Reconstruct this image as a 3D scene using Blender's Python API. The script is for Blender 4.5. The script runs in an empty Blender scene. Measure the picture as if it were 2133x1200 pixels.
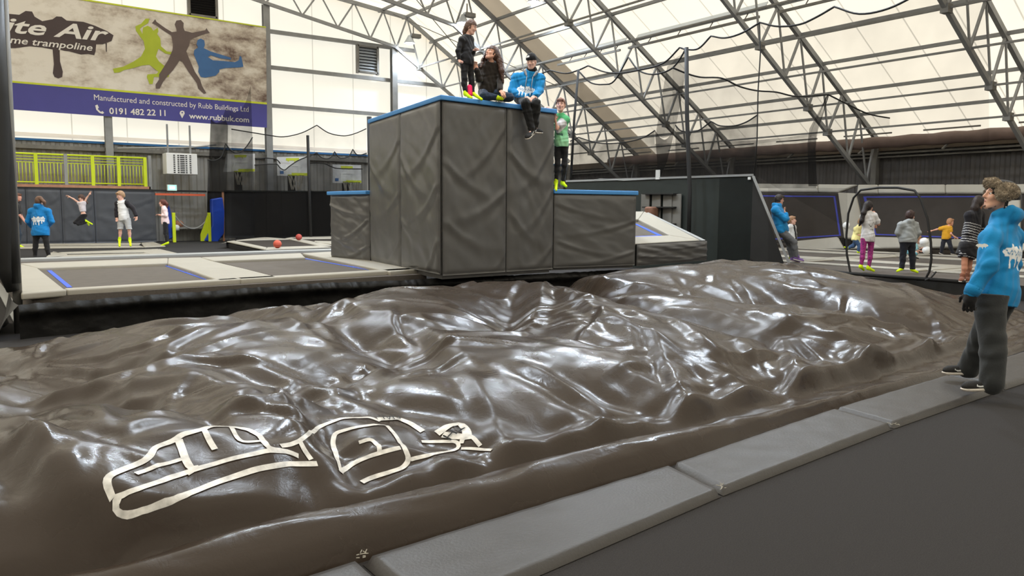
import bpy, math, random
import numpy as np
from mathutils import Vector, Matrix

random.seed(7)
SC = bpy.context.scene
COL = SC.collection

# ------------------------------------------------------------------ camera
# hall axes: +X across the hall towards the side wall, +Y along the hall towards the gable, +Z up
YAW, PIT, ROL = np.radians([34.92658942, 5.63065401, 0.33791538])
FPX, EYE = 1637.65, 1.5
def _camera_axes():
    cp, sp = np.cos(PIT), np.sin(PIT)
    M = np.array([[1, 0, 0], [0, -sp, -cp], [0, cp, -sp]])
    c, s = np.cos(ROL), np.sin(ROL)
    R = np.array([[c, -s, 0], [s, c, 0], [0, 0, 1]])
    ct, st = np.cos(YAW), np.sin(YAW)
    return R @ M @ np.array([[ct, -st, 0], [st, ct, 0], [0, 0, 1]])
KC = _camera_axes()
OC = np.array([0, 0, EYE])
cam = bpy.data.objects.new('camera', bpy.data.cameras.new('camera'))
COL.objects.link(cam)
cam.data.sensor_fit = 'HORIZONTAL'
cam.data.sensor_width = 36.0
cam.data.lens = FPX * 36.0 / 2133.0
cam.data.clip_end = 300
_m = Matrix.Identity(4)
for i in range(3):
    _m[i][0], _m[i][1], _m[i][2], _m[i][3] = KC[0][i], -KC[1][i], -KC[2][i], OC[i]
cam.matrix_world = _m
SC.camera = cam

# ------------------------------------------------------------------ daylight and exposure
W = bpy.data.worlds.new('overcast_sky'); SC.world = W
W.use_nodes = True
nt = W.node_tree; nt.nodes.clear()
wo = nt.nodes.new('ShaderNodeOutputWorld'); bg = nt.nodes.new('ShaderNodeBackground')
tc = nt.nodes.new('ShaderNodeTexCoord'); sx = nt.nodes.new('ShaderNodeSeparateXYZ')
rp = nt.nodes.new('ShaderNodeValToRGB')
rp.color_ramp.elements[0].position = 0.0; rp.color_ramp.elements[0].color = (.12, .13, .14, 1)
rp.color_ramp.elements[1].position = 1.0; rp.color_ramp.elements[1].color = (.92, .97, 1.0, 1)
e_ = rp.color_ramp.elements.new(.45); e_.color = (.26, .28, .3, 1)
nt.links.new(tc.outputs['Generated'], sx.inputs[0]); nt.links.new(sx.outputs['Z'], rp.inputs[0])
nt.links.new(rp.outputs[0], bg.inputs[0]); nt.links.new(bg.outputs[0], wo.inputs[0])
bg.inputs[1].default_value = 6.5
SC.view_settings.view_transform = 'Standard'
SC.view_settings.look = 'None'
SC.view_settings.gamma = 1.0
SC.view_settings.use_curve_mapping = False
SC.view_settings.exposure = 0.0
try:
    SC.cycles.max_bounces = 10; SC.cycles.diffuse_bounces = 5; SC.cycles.transparent_max_bounces = 24
    SC.cycles.use_denoising = True
except Exception:
    pass

# ------------------------------------------------------------------ points in the hall
def ray(x, y): return KC.T @ np.array([(x - 1066.5) / FPX, (y - 600) / FPX, 1.0])
def atZ(x, y, z=0.0): d = ray(x, y); return OC + d * ((z - EYE) / d[2])
def atY(x, y, Y): d = ray(x, y); return OC + d * (Y / d[1])
def atX(x, y, X): d = ray(x, y); return OC + d * (X / d[0])
def atD(x, y, D): return OC + ray(x, y) * D
def depth(p): return float((KC @ (np.array(p, float) - OC))[2])
def atP(x, y, p, n):
    d = ray(x, y); n = np.array(n, float); return OC + d * (((np.array(p, float) - OC) @ n) / (d @ n))
FWD, RGT = np.array([math.sin(YAW), math.cos(YAW), 0]), np.array([math.cos(YAW), -math.sin(YAW), 0])

# ------------------------------------------------------------------ mesh helpers
ORG = {}
class MB:
    def __init__(s): s.v = []; s.f = []
    def add(s, vs, fs):
        n = len(s.v); s.v.extend([tuple(map(float, p)) for p in vs]); s.f.extend([tuple(i + n for i in f) for f in fs]); return s
    def hexa(s, b, t):            # bottom quad, top quad (same winding, counter-clockwise from above)
        return s.add(list(b) + list(t), [(3, 2, 1, 0), (4, 5, 6, 7), (0, 1, 5, 4), (1, 2, 6, 5), (2, 3, 7, 6), (3, 0, 4, 7)])
    def box(s, c, d, R=None):
        c = np.array(c, float); h = np.array(d, float) / 2
        R = np.eye(3) if R is None else np.array(R, float)
        q = lambda x, y, z: c + R @ (np.array([x, y, z]) * h)
        return s.hexa([q(-1, -1, -1), q(1, -1, -1), q(1, 1, -1), q(-1, 1, -1)], [q(-1, -1, 1), q(1, -1, 1), q(1, 1, 1), q(-1, 1, 1)])
    def span(s, a, b): a = np.array(a, float); b = np.array(b, float); return s.box((a + b) / 2, abs(b - a))
    def bar(s, a, b, w, h=None, up=(0, 0, 1)):     # rectangular bar from a to b
        h = h or w; a = np.array(a, float); b = np.array(b, float); d = b - a; L = np.linalg.norm(d)
        if L < 1e-6: return s
        d = d / L; up = np.array(up, float)
        if abs(d @ up) > .98: up = np.array([0, 1.0, 0])
        x = np.cross(d, up); x /= np.linalg.norm(x); z = np.cross(x, d)
        return s.box((a + b) / 2, (w, L, h), np.stack([x, d, z], 1))
    def tube(s, pts, r, n=8, closed=False):
        P = [np.array(p, float) for p in pts]; m = len(P); rr = r if hasattr(r, '__len__') else [r] * m
        T = []
        for i in range(m):
            a = P[(i - 1) % m] if closed or i > 0 else P[i]; b = P[(i + 1) % m] if closed or i < m - 1 else P[i]
            t = b - a; T.append(t / (np.linalg.norm(t) + 1e-9))
        u = np.cross(T[0], [0, 0, 1.0])
        if np.linalg.norm(u) < .1: u = np.cross(T[0], [0, 1.0, 0])
        u /= np.linalg.norm(u); vs = []; fs = []
        for i in range(m):
            u = u - T[i] * (u @ T[i]); u /= np.linalg.norm(u) + 1e-9; w = np.cross(T[i], u)
            for k in range(n):
                a = 2 * math.pi * k / n; vs.append(P[i] + rr[i] * (math.cos(a) * u + math.sin(a) * w))
        for i in range(m if closed else m - 1):
            j = (i + 1) % m
            for k in range(n): fs.append((i * n + k, i * n + (k + 1) % n, j * n + (k + 1) % n, j * n + k))
        if not closed:
            fs.append(tuple(range(n))[::-1]); fs.append(tuple((m - 1) * n + k for k in range(n)))
        return s.add(vs, fs)
    def prism(s, pts, ext):       # flat polygon pts extruded by vector ext
        P = [np.array(p, float) for p in pts]; n = len(P); e = np.array(ext, float)
        return s.add(P + [p + e for p in P], [tuple(range(n))[::-1], tuple(range(n, 2 * n))] + [(i, (i + 1) % n, n + (i + 1) % n, n + i) for i in range(n)])
    def lathe(s, prof, c=(0, 0, 0), n=24, R=None):
        R = np.eye(3) if R is None else R; vs = []; fs = []; c = np.array(c, float)
        for r, z in prof:
            for k in range(n):
                a = 2 * math.pi * k / n; vs.append(c + R @ np.array([r * math.cos(a), r * math.sin(a), z]))
        for i in range(len(prof) - 1):
            for k in range(n): fs.append((i * n + k, i * n + (k + 1) % n, (i + 1) * n + (k + 1) % n, (i + 1) * n + k))
        return s.add(vs, fs)
    def grid(s, G, closed=False):  # G[i][j] points
        m, n = len(G), len(G[0]); vs = [p for row in G for p in row]
        fs = [(i * n + j, (i + 1) * n + j, (i + 1) * n + j + 1, i * n + j + 1) for i in range(m - 1) for j in range(n - 1)]
        return s.add(vs, fs)

def world_origin(o):
    return ORG.get(o.name, np.zeros(3)) if o is not None else np.zeros(3)
def new_obj(name, me, parent=None, mat=None, smooth=False, loc=None):
    o = bpy.data.objects.new(name, me); COL.objects.link(o)
    if parent is not None: o.parent = parent
    ORG[o.name] = world_origin(parent) + (np.array(loc, float) if loc is not None else 0)
    if loc is not None: o.location = tuple(loc)
    if mat is not None and me is not None: me.materials.append(mat)
    if smooth and me is not None and hasattr(me, 'polygons'):
        me.polygons.foreach_set('use_smooth', [True] * len(me.polygons))
    return o
def build(name, mb, mat, parent=None, smooth=False, loc=None, bevel=0, segs=2, angle=None):
    """one mesh object; mb is in hall coordinates"""
    off = world_origin(parent) + (np.array(loc, float) if loc is not None else 0)
    me = bpy.data.meshes.new(name)
    V = np.array(mb.v, float).reshape(-1, 3) - off
    me.from_pydata(V.tolist(), [], mb.f); me.validate(); me.update()
    o = new_obj(name, me, parent, mat, smooth, loc)
    if bevel:
        b = o.modifiers.new('bevel', 'BEVEL'); b.width = bevel; b.segments = segs; b.limit_method = 'ANGLE'; b.angle_limit = math.radians(40)
        me.polygons.foreach_set('use_smooth', [True] * len(me.polygons))
        w = o.modifiers.new('normals', 'WEIGHTED_NORMAL'); w.keep_sharp = False
    return o
def tag(o, label, cat, group=None, kind=None):
    o['label'] = label; o['category'] = cat
    if group: o['group'] = group
    if kind: o['kind'] = kind
    return o
def thing(name, label, cat, loc=(0, 0, 0), group=None, kind=None):
    o = new_obj(name, None, None, None, False, loc)
    o.empty_display_size = .1
    return tag(o, label, cat, group, kind)
def struct(name, mb, mat, smooth=False, bevel=0, label=None, cat=None):
    o = build(name, mb, mat, None, smooth, None, bevel); o['kind'] = 'structure'
    if label: o['label'] = label
    if cat: o['category'] = cat
    return o
def clone(root, loc, label=None, group=None):
    r = root.copy(); COL.objects.link(r); r.location = tuple(loc); ORG[r.name] = np.array(loc, float)
    if label: r['label'] = label
    if group: r['group'] = group
    for ch in list(root.children):
        c = ch.copy(); COL.objects.link(c); c.parent = r; ORG[c.name] = ORG[r.name]
        for g in list(ch.children):
            d = g.copy(); COL.objects.link(d); d.parent = c
    return r

# ------------------------------------------------------------------ materials
def srgb(r, g, b):
    f = lambda c: (c / 255 / 12.92) if c / 255 <= .04045 else ((c / 255 + .055) / 1.055) ** 2.4
    return (f(r), f(g), f(b), 1)
def mat(name, col, rough=.7, spec=.5, metal=0, noise=0, nscale=8, bump=0, bscale=40, attr=None, coat=0, emit=None, estr=0, sheen=0):
    m = bpy.data.materials.new(name); m.use_nodes = True; t = m.node_tree; b = t.nodes['Principled BSDF']
    col = tuple(col) if len(col) == 4 else tuple(col) + (1,)
    b.inputs['Base Color'].default_value = col; b.inputs['Roughness'].default_value = rough
    b.inputs['Specular IOR Level'].default_value = spec; b.inputs['Metallic'].default_value = metal
    b.inputs['Coat Weight'].default_value = coat; b.inputs['Sheen Weight'].default_value = sheen
    if emit: b.inputs['Emission Color'].default_value = emit; b.inputs['Emission Strength'].default_value = estr
    tcn = None
    def coord():
        nonlocal tcn
        if tcn is None: tcn = t.nodes.new('ShaderNodeTexCoord')
        return tcn.outputs['Object']
    base = None
    if attr:
        a = t.nodes.new('ShaderNodeAttribute'); a.attribute_name = attr; base = a.outputs['Color']; t.links.new(base, b.inputs['Base Color'])
    if noise:
        n = t.nodes.new('ShaderNodeTexNoise'); n.inputs['Scale'].default_value = nscale; n.inputs['Detail'].default_value = 5
        t.links.new(coord(), n.inputs['Vector'])
        mr = t.nodes.new('ShaderNodeMapRange'); mr.inputs['From Min'].default_value = .3; mr.inputs['From Max'].default_value = .7
        mr.inputs['To Min'].default_value = 1 - noise; mr.inputs['To Max'].default_value = 1 + noise
        t.links.new(n.outputs['Fac'], mr.inputs['Value'])
        mx = t.nodes.new('ShaderNodeVectorMath'); mx.operation = 'SCALE'
        if base is not None: t.links.new(base, mx.inputs[0])
        else: mx.inputs[0].default_value = col[:3]
        t.links.new(mr.outputs[0], mx.inputs['Scale']); t.links.new(mx.outputs[0], b.inputs['Base Color'])
    if bump:
        n2 = t.nodes.new('ShaderNodeTexNoise'); n2.inputs['Scale'].default_value = bscale; n2.inputs['Detail'].default_value = 6
        t.links.new(coord(), n2.inputs['Vector'])
        bp = t.nodes.new('ShaderNodeBump'); bp.inputs['Strength'].default_value = bump; bp.inputs['Distance'].default_value = .02
        t.links.new(n2.outputs['Fac'], bp.inputs['Height']); t.links.new(bp.outputs[0], b.inputs['Normal'])
    return m
def net_mat(name, cover, col=(.012, .011, .01)):
    """fine knotted netting: a square grid of cords far below a pixel, given by the share of the sheet the cords cover"""
    m = bpy.data.materials.new(name); m.use_nodes = True; t = m.node_tree; t.nodes.clear()
    o = t.nodes.new('ShaderNodeOutputMaterial'); mx = t.nodes.new('ShaderNodeMixShader'); tr = t.nodes.new('ShaderNodeBsdfTransparent'); d = t.nodes.new('ShaderNodeBsdfDiffuse')
    d.inputs[0].default_value = col + (1,)
    n = t.nodes.new('ShaderNodeTexNoise'); n.inputs['Scale'].default_value = 1.3; n.inputs['Detail'].default_value = 3
    c = t.nodes.new('ShaderNodeTexCoord'); t.links.new(c.outputs['Object'], n.inputs['Vector'])
    mr = t.nodes.new('ShaderNodeMapRange'); mr.inputs['From Min'].default_value = .3; mr.inputs['From Max'].default_value = .7
    mr.inputs['To Min'].default_value = cover * .7; mr.inputs['To Max'].default_value = min(1, cover * 1.3)
    t.links.new(n.outputs['Fac'], mr.inputs['Value']); t.links.new(mr.outputs[0], mx.inputs[0])
    t.links.new(tr.outputs[0], mx.inputs[1]); t.links.new(d.outputs[0], mx.inputs[2]); t.links.new(mx.outputs[0], o.inputs[0])
    return m
def fabric_mat(name, trans, refl, seams=None, stain=.06, tint=(1, .86, .67), thin=.1):
    """coated architectural fabric that lets the overcast daylight through"""
    m = bpy.data.materials.new(name); m.use_nodes = True; t = m.node_tree; t.nodes.clear()
    o = t.nodes.new('ShaderNodeOutputMaterial'); ad = t.nodes.new('ShaderNodeAddShader'); tl = t.nodes.new('ShaderNodeBsdfTranslucent'); df = t.nodes.new('ShaderNodeBsdfDiffuse')
    df.inputs[0].default_value = tuple(refl * c for c in tint) + (1,)
    c = t.nodes.new('ShaderNodeTexCoord'); n = t.nodes.new('ShaderNodeTexNoise'); n.inputs['Scale'].default_value = .35; n.inputs['Detail'].default_value = 6
    t.links.new(c.outputs['Object'], n.inputs['Vector'])
    mr = t.nodes.new('ShaderNodeMapRange'); mr.inputs['From Min'].default_value = .3; mr.inputs['From Max'].default_value = .75; mr.inputs['To Min'].default_value = 1; mr.inputs['To Max'].default_value = 1 - stain
    t.links.new(n.outputs['Fac'], mr.inputs['Value'])
    val = mr.outputs[0]
    if seams:
        ax, sp, off, wd = seams
        s = t.nodes.new('ShaderNodeSeparateXYZ'); t.links.new(c.outputs['Object'], s.inputs[0])
        a = t.nodes.new('ShaderNodeMath'); a.operation = 'ADD'; a.inputs[1].default_value = off; t.links.new(s.outputs[ax], a.inputs[0])
        q = t.nodes.new('ShaderNodeMath'); q.operation = 'PINGPONG'; q.inputs[1].default_value = sp / 2; t.links.new(a.outputs[0], q.inputs[0])
        l = t.nodes.new('ShaderNodeMath'); l.operation = 'LESS_THAN'; l.inputs[1].default_value = wd; t.links.new(q.outputs[0], l.inputs[0])
        k = t.nodes.new('ShaderNodeMapRange'); k.inputs['To Min'].default_value = 1; k.inputs['To Max'].default_value = .55; t.links.new(l.outputs[0], k.inputs['Value'])
        mu = t.nodes.new('ShaderNodeMath'); mu.operation = 'MULTIPLY'; t.links.new(val, mu.inputs[0]); t.links.new(k.outputs[0], mu.inputs[1]); val = mu.outputs[0]
    v = t.nodes.new('ShaderNodeVectorMath'); v.operation = 'SCALE'; v.inputs[0].default_value = tuple(trans * x for x in tint); t.links.new(val, v.inputs['Scale'])
    t.links.new(v.outputs[0], tl.inputs[0]); t.links.new(tl.outputs[0], ad.inputs[0]); t.links.new(df.outputs[0], ad.inputs[1])
    tr = t.nodes.new('ShaderNodeBsdfTransparent'); tr.inputs[0].default_value = (thin, thin * .96, thin * .84, 1); a2 = t.nodes.new('ShaderNodeAddShader')
    t.links.new(ad.outputs[0], a2.inputs[0]); t.links.new(tr.outputs[0], a2.inputs[1]); t.links.new(a2.outputs[0], o.inputs[0])
    return m

M = {}
M['floor'] = mat('charcoal_carpet', srgb(54, 52, 52), .95, .15, noise=.22, nscale=160, bump=.5, bscale=300)
M['deck'] = mat('deck_carpet', srgb(88, 82, 77), .95, .2, noise=.1, nscale=40)
M['darkdeck'] = mat('dark_deck_carpet', srgb(48, 47, 48), .95, .2, noise=.1, nscale=40)
M['steel'] = mat('galvanised_steel', srgb(140, 141, 141), .55, .4, .25, noise=.12, nscale=3)
M['steel2'] = mat('weathered_steel', srgb(116, 114, 109), .6, .4, .2, noise=.15, nscale=3)
M['cream'] = mat('cream_vinyl', srgb(160, 155, 144), .55, .3, noise=.03, nscale=3, bump=.12, bscale=9)
M['white'] = mat('white_paint', srgb(225, 226, 224), .5)
M['lightgrey'] = mat('light_grey_vinyl', srgb(150, 151, 150), .55, .35, noise=.03, nscale=3)
M['bed'] = mat('trampoline_bed', srgb(92, 86, 80), .85, .2, noise=.08, nscale=5)
M['beddark'] = mat('dark_trampoline_bed', srgb(54, 49, 45), .9, .2, noise=.08, nscale=5)
M['blueline'] = mat('blue_webbing', srgb(52, 88, 200), .7)
M['navyline'] = mat('navy_webbing', srgb(42, 48, 140), .7)
M['black'] = mat('black_rubber', srgb(22, 21, 21), .7, .3)
M['blackvinyl'] = mat('black_vinyl', srgb(34, 34, 34), .5, .4, noise=.1, nscale=4, bump=.25, bscale=3)
M['greypad'] = mat('grey_vinyl_pad', srgb(86, 85, 84), .3, .5, noise=.05, nscale=6, bump=.05, bscale=160)
M['charpad'] = mat('charcoal_vinyl_pad', srgb(70, 73, 80), .45, .5, noise=.06, nscale=5, bump=.1, bscale=3)
M['bordermat'] = mat('border_mat_vinyl', srgb(60, 57, 55), .45, .3, noise=.06, nscale=14, bump=.12, bscale=70)
M['blue'] = mat('blue_foam_edge', srgb(70, 140, 205), .6)
M['crash'] = mat('blue_crash_mat', srgb(32, 74, 190), .45, .5, bump=.2, bscale=5)
M['navy'] = mat('navy_mat', srgb(22, 30, 70), .5)
M['lime'] = mat('lime_paint', srgb(205, 222, 30), .5)
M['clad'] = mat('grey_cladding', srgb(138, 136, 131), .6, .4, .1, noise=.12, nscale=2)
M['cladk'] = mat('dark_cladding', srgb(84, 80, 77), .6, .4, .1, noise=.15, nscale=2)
M['wood'] = mat('deck_timber', srgb(176, 128, 100), .7, noise=.15, nscale=6)
M['orange'] = mat('orange_paint', srgb(214, 96, 60), .6)
M['bluetrim'] = mat('blue_flashing', srgb(30, 95, 150), .6)
M['duct'] = mat('dusty_brown_duct', srgb(110, 92, 84), .8, noise=.15, nscale=3, bump=.3, bscale=8)
M['alu'] = mat('bare_aluminium', srgb(176, 182, 188), .45, .5, .5)
M['greenblack'] = mat('dark_green_vinyl', srgb(38, 44, 42), .5, .4, noise=.1, nscale=4)
M['whitepanel'] = mat('white_enamel', srgb(228, 228, 226), .4)
M['cable'] = mat('black_cable', srgb(18, 17, 17), .7)
M['ballred'] = mat('orange_rubber', srgb(196, 84, 62), .6, bump=.3, bscale=200)
M['balld'] = mat('dark_red_rubber', srgb(170, 66, 56), .6, bump=.3, bscale=200)
M['ballw'] = mat('white_rubber', srgb(232, 232, 230), .5)
M['roof'] = fabric_mat('roof_fabric', .31, .42, ('Y', 1.45, .3, .022))
M['roofdark'] = fabric_mat('aged_roof_fabric', .27, .3, None, .35, (1, .9, .78), .0)
M['gablefab'] = fabric_mat('gable_fabric', .5, .42, ('X', 1.88, .2, .02), .05, (1, .91, .76), .05)
M['flap'] = fabric_mat('double_fabric_flap', .5, .4, None, .05, (.95, .92, .9))
M['netlight'] = net_mat('light_netting', .18)
M['netmid'] = net_mat('netting', .48)
M['netdense'] = net_mat('gathered_netting', .62)
M['netdark'] = net_mat('folded_netting', .93)
# ================================================================== the hall
XR, YG = 27.25, 33.8          # side wall, gable wall
YB, XL = -16.0, -24.0
DZ, BZ, RZ = .5, .2, .3       # front trampoline deck, rear floor, right-hand arena deck
EAVE, KNEE, RIDGE = (27.25, 3.96), (17.3, 10.3), (0.0, 12.2)
def roof_z(x):
    x = abs(x) if x > 0 else abs(x) * 27.25 / 24
    if x > KNEE[0]: return EAVE[1] + (EAVE[0] - x) * (KNEE[1] - EAVE[1]) / (EAVE[0] - KNEE[0])
    return KNEE[1] + (KNEE[0] - x) * (RIDGE[1] - KNEE[1]) / KNEE[0]
def low_z(x):
    if x > 16.68: return 8.93 - (x - 16.68) * .647
    return min(8.93 + (16.68 - x) * .178, roof_z(x) - .55)

# floor: one carpeted slab, the rear floor a little higher
struct('floor', MB().span((XL, YB, -.6), (XR + .3, YG + .3, 0)), M['floor'])
# roof skin, in bands along the hall (aged fabric over two of the frames)
xs = [XR + .35, 24, 21, KNEE[0], 13, 9, 4.5, 0, -5, -11, -15.2, -20, XL - .3]
zs = [roof_z(x) + .22 if x < XR else EAVE[1] for x in xs]
def roof_band(name, y0, y1, m):
    G = [[(x, y, z) for y in (y0, y1)] for x, z in zip(xs, zs)]
    return struct(name, MB().grid(G), m)
roof_band('ceiling', YB, YG + .3, M['roof'])
# side, back and left walls
def corrugated(mb, a, b, z0, z1, nrm, pitch=.3, d=.035):
    a = np.array(a, float); b = np.array(b, float); L = np.linalg.norm(b - a); t = (b - a) / L; n = np.array(nrm, float)
    k = int(L / pitch); G = []
    for i in range(k + 1):
        for f, h in ((0, 0), (.35, 0), (.5, 1), (.85, 1)):
            s = min(L, (i + f) * pitch); p = a + t * s + n * h * d
            G.append([(p[0], p[1], z0), (p[0], p[1], z1)])
    return mb.grid(G)
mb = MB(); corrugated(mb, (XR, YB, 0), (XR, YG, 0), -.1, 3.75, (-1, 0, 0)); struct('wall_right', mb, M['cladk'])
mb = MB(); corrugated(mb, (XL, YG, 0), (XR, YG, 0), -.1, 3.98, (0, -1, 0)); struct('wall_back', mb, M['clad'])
mb = MB(); mb.add([(x, YG + .1, 3.8) for x in xs] + [(x, YG + .1, z) for x, z in zip(xs, zs)],
                  [(i, i + 1, len(xs) + i + 1, len(xs) + i) for i in range(len(xs) - 1)])
struct('wall_gable', mb, M['gablefab'])
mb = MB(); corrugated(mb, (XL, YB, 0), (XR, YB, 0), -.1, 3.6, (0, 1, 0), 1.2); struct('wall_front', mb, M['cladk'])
mb = MB(); mb.add([(x, YB - .1, 3.5) for x in xs] + [(x, YB - .1, z) for x, z in zip(xs, zs)],
                  [(i, i + 1, len(xs) + i + 1, len(xs) + i) for i in range(len(xs) - 1)])
struct('wall_front_gable', mb, M['gablefab'])
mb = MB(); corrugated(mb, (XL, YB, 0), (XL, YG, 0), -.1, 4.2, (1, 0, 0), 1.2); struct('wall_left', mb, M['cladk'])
# eave beam of the side wall: boarded sill, then two rails
mb = MB(); mb.span((XR - .25, YB, 3.68), (XR - .05, YG, 3.96)); struct('trim_1', mb, mat('eave_board', srgb(96, 84, 70), .8, noise=.15, nscale=3))
mb = MB(); mb.span((XR - .3, YB, 3.56), (XR - .05, YG, 3.62)); mb.span((XR - .28, YB, 3.44), (XR - .05, YG, 3.49)); struct('trim_2', mb, M['steel2'])
# gable trims: rail, lapped skirt of the fabric, blue flashing
mb = MB(); mb.span((XL, YG - .1, 3.93), (XR, YG - .02, 4.01)); struct('trim_3', mb, M['bluetrim'])
mb = MB(); mb.span((XL, YG - .06, 4.08), (XR, YG - .01, 4.22)); struct('trim_4', mb, M['flap'])
mb = MB(); mb.span((XL, YG - .2, 3.64), (XR, YG - .06, 3.78)); struct('trim_5', mb, M['steel2'])

# ------------------------------------------------------------------ portal trusses
BN = [4.5, 6.0, 7.6, 9.2, 10.77, 12.33, 13.92, 15.46, 16.75, 17.95, 19.17, 20.35, 21.63, 22.9, 24.03, 25.3, 26.5]
TN = [5.25, 6.8, 8.4, 10.0, 11.55, 13.1, 14.7, 16.1, 17.3, 18.75, 19.94, 21.14, 22.34, 23.56, 24.8, 25.87, 26.9]
def truss(y, label, x0=4.5):
    t = thing('roof_truss', label, 'truss', (XR - .4, y, 0), 'portal trusses across the hall')
    X = [x for x in TN if x >= x0]; B = [x for x in BN if x >= x0]
    mb = MB(); pts = [(x0, y, roof_z(x0))] + [(x, y, roof_z(x)) for x in sorted(set([KNEE[0], 27.0])) if x > x0]
    for a, b in zip(pts[:-1], pts[1:]): mb.bar(a, b, .12, .16)
    build('top_chord', mb, M['steel'], t)
    mb = MB(); pts = [(x0, y, low_z(x0)), (7.0, y, low_z(7.0)), (16.68, y, low_z(16.68)), (26.75, y, low_z(26.75))]
    pts = [p for p in pts if p[0] >= x0]
    for a, b in zip(pts[:-1], pts[1:]): mb.bar(a, b, .11, .13)
    build('bottom_chord', mb, M['steel'], t)
    for i, b in enumerate(BN):
        if b < x0: continue
        for k in (i - 1, i):
            if k < 0 or k >= len(TN) or TN[k] < x0: continue
            w = .065 if k == i else .05
            build('brace', MB().bar((b, y, low_z(b)), (TN[k], y, roof_z(TN[k])), w, w), M['steel'], t)
    mb = MB(); mb.bar((27.0, y, 0), (27.0, y, 3.95), .22, .2); build('column', mb, M['steel2'], t)
    for b in (17.95, 20.35, 22.9, 24.03):
        build('gusset', MB().box((b, y, low_z(b)), (.24, .2, .22)), M['steel2'], t)
    return t
FY = [10.35, 15.94, 22.3, 28.1, 33.35]
truss(FY[0], 'steel truss nearest the camera, at the top right corner', 14)
truss(FY[1], 'steel truss coming down behind the right hand arena', 12)
truss(FY[2], 'steel truss coming down to the wall behind the black net post', 10)
truss(FY[3], 'steel truss under the wide dark strip of roof fabric', 6)
truss(FY[4], 'steel truss running along the top of the gable wall')
# purlins along the roof and ties along the lower chords
def along(name, label, cat, x, z, w, h, y0, y1, m, grp):
    return tag(build(name, MB().span((x - w / 2, y0, z - h / 2), (x + w / 2, y1, z + h / 2)), m), label, cat, grp)
for i, x in enumerate([10.0, 13.1, 16.1, 17.3, 18.75, 19.94, 21.14, 22.34, 23.56, 24.8, 25.87]):
    along('purlin', 'steel purlin under the roof fabric, %s up from the eave' % (['eleventh', 'tenth', 'ninth', 'eighth', 'seventh', 'sixth', 'fifth', 'fourth', 'third', 'second', 'first'][i]), 'purlin', x, roof_z(x) + .06, .1, .1, -2, YG, M['steel'], 'purlins under the roof')
for i, x in enumerate([17.95, 19.17, 20.35, 21.63, 22.9, 24.03]):
    along('tie_rod', 'thin steel tie along the lower truss chords, %s from the side wall' % (['sixth', 'fifth', 'fourth', 'third', 'second', 'first'][i]), 'tie', x, low_z(x) + .02, .055, .055, 2, YG - .4, M['steel2'], 'ties between the trusses')
# strips of aged fabric lapped under the roof at two frames
def flap(label, y0, y1, x0=6):
    X = [x0, 11, KNEE[0], 27.1]
    G = [[(x, y, roof_z(x) + .12) for y in (y0, y1)] for x in X]
    return tag(build('fabric_strip', MB().grid(G), M['roofdark']), label, 'roof strip', 'dark lapped strips of roof fabric')
flap('wide grey strip of lapped fabric sloping down behind the seated group', 26.95, 28.15)
flap('brown strip of lapped roof fabric in the top right corner', 7.2, 9.55, 12)
# long reflector trays fixed along one purlin, with a thin strip below each
for i, (y0, y1, lab) in enumerate([(10.6, 15.4, 'long grey cable tray under the roof at the right'), (16.3, 22.1, 'long grey cable tray crossing behind the tall net'), (22.7, 26.4, 'long grey cable tray left of the black net post'), (28.6, 32.6, 'short grey cable tray beside the head of the green shirted boy')]):
    x = 21.14; z = roof_z(x)
    t = thing('cable_tray', lab, 'cable tray', (x, y0, z), 'cable trays along one purlin')
    build('tray', MB().box((x - .1, (y0 + y1) / 2, z + .1), (.03, y1 - y0, .3), np.array([[.8, 0, .6], [0, 1, 0], [-.6, 0, .8]])), M['alu'], t)
    build('lower_strip', MB().span((x - .25, y0 + .15, z - .28), (x - .19, y1 + .3, z - .2)), M['steel2'], t)
    for k in range(4):
        yy = y0 + (k + .5) * (y1 - y0) / 4
        build('hanger', MB().bar((x - .22, yy, z - .22), (x - .05, yy, z), .025), M['steel2'], t)
# big fabric air duct under the side eave with its cradles
mb = MB(); pts = [(26.3, y, 3.92 + .015 * math.sin(y * 5)) for y in np.arange(9.0, 29.6, .35)]
t = thing('air_duct', 'long brown fabric air duct under the side eave', 'duct', (26.3, 9, 3.9))
build('sleeve', mb.tube(pts, [.2 + .012 * math.sin(k * 1.7) for k in range(len(pts))], 14), M['duct'], t, True)
for y in np.arange(10.2, 29, 2.9):
    build('bracket', MB().bar((26.0, y, 3.55), (26.85, y, 4.02), .05), M['steel2'], t)
    build('bracket', MB().bar((26.5, y + .9, 4.25), (26.5, y - .9, 4.25), .05), M['steel2'], t)

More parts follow.
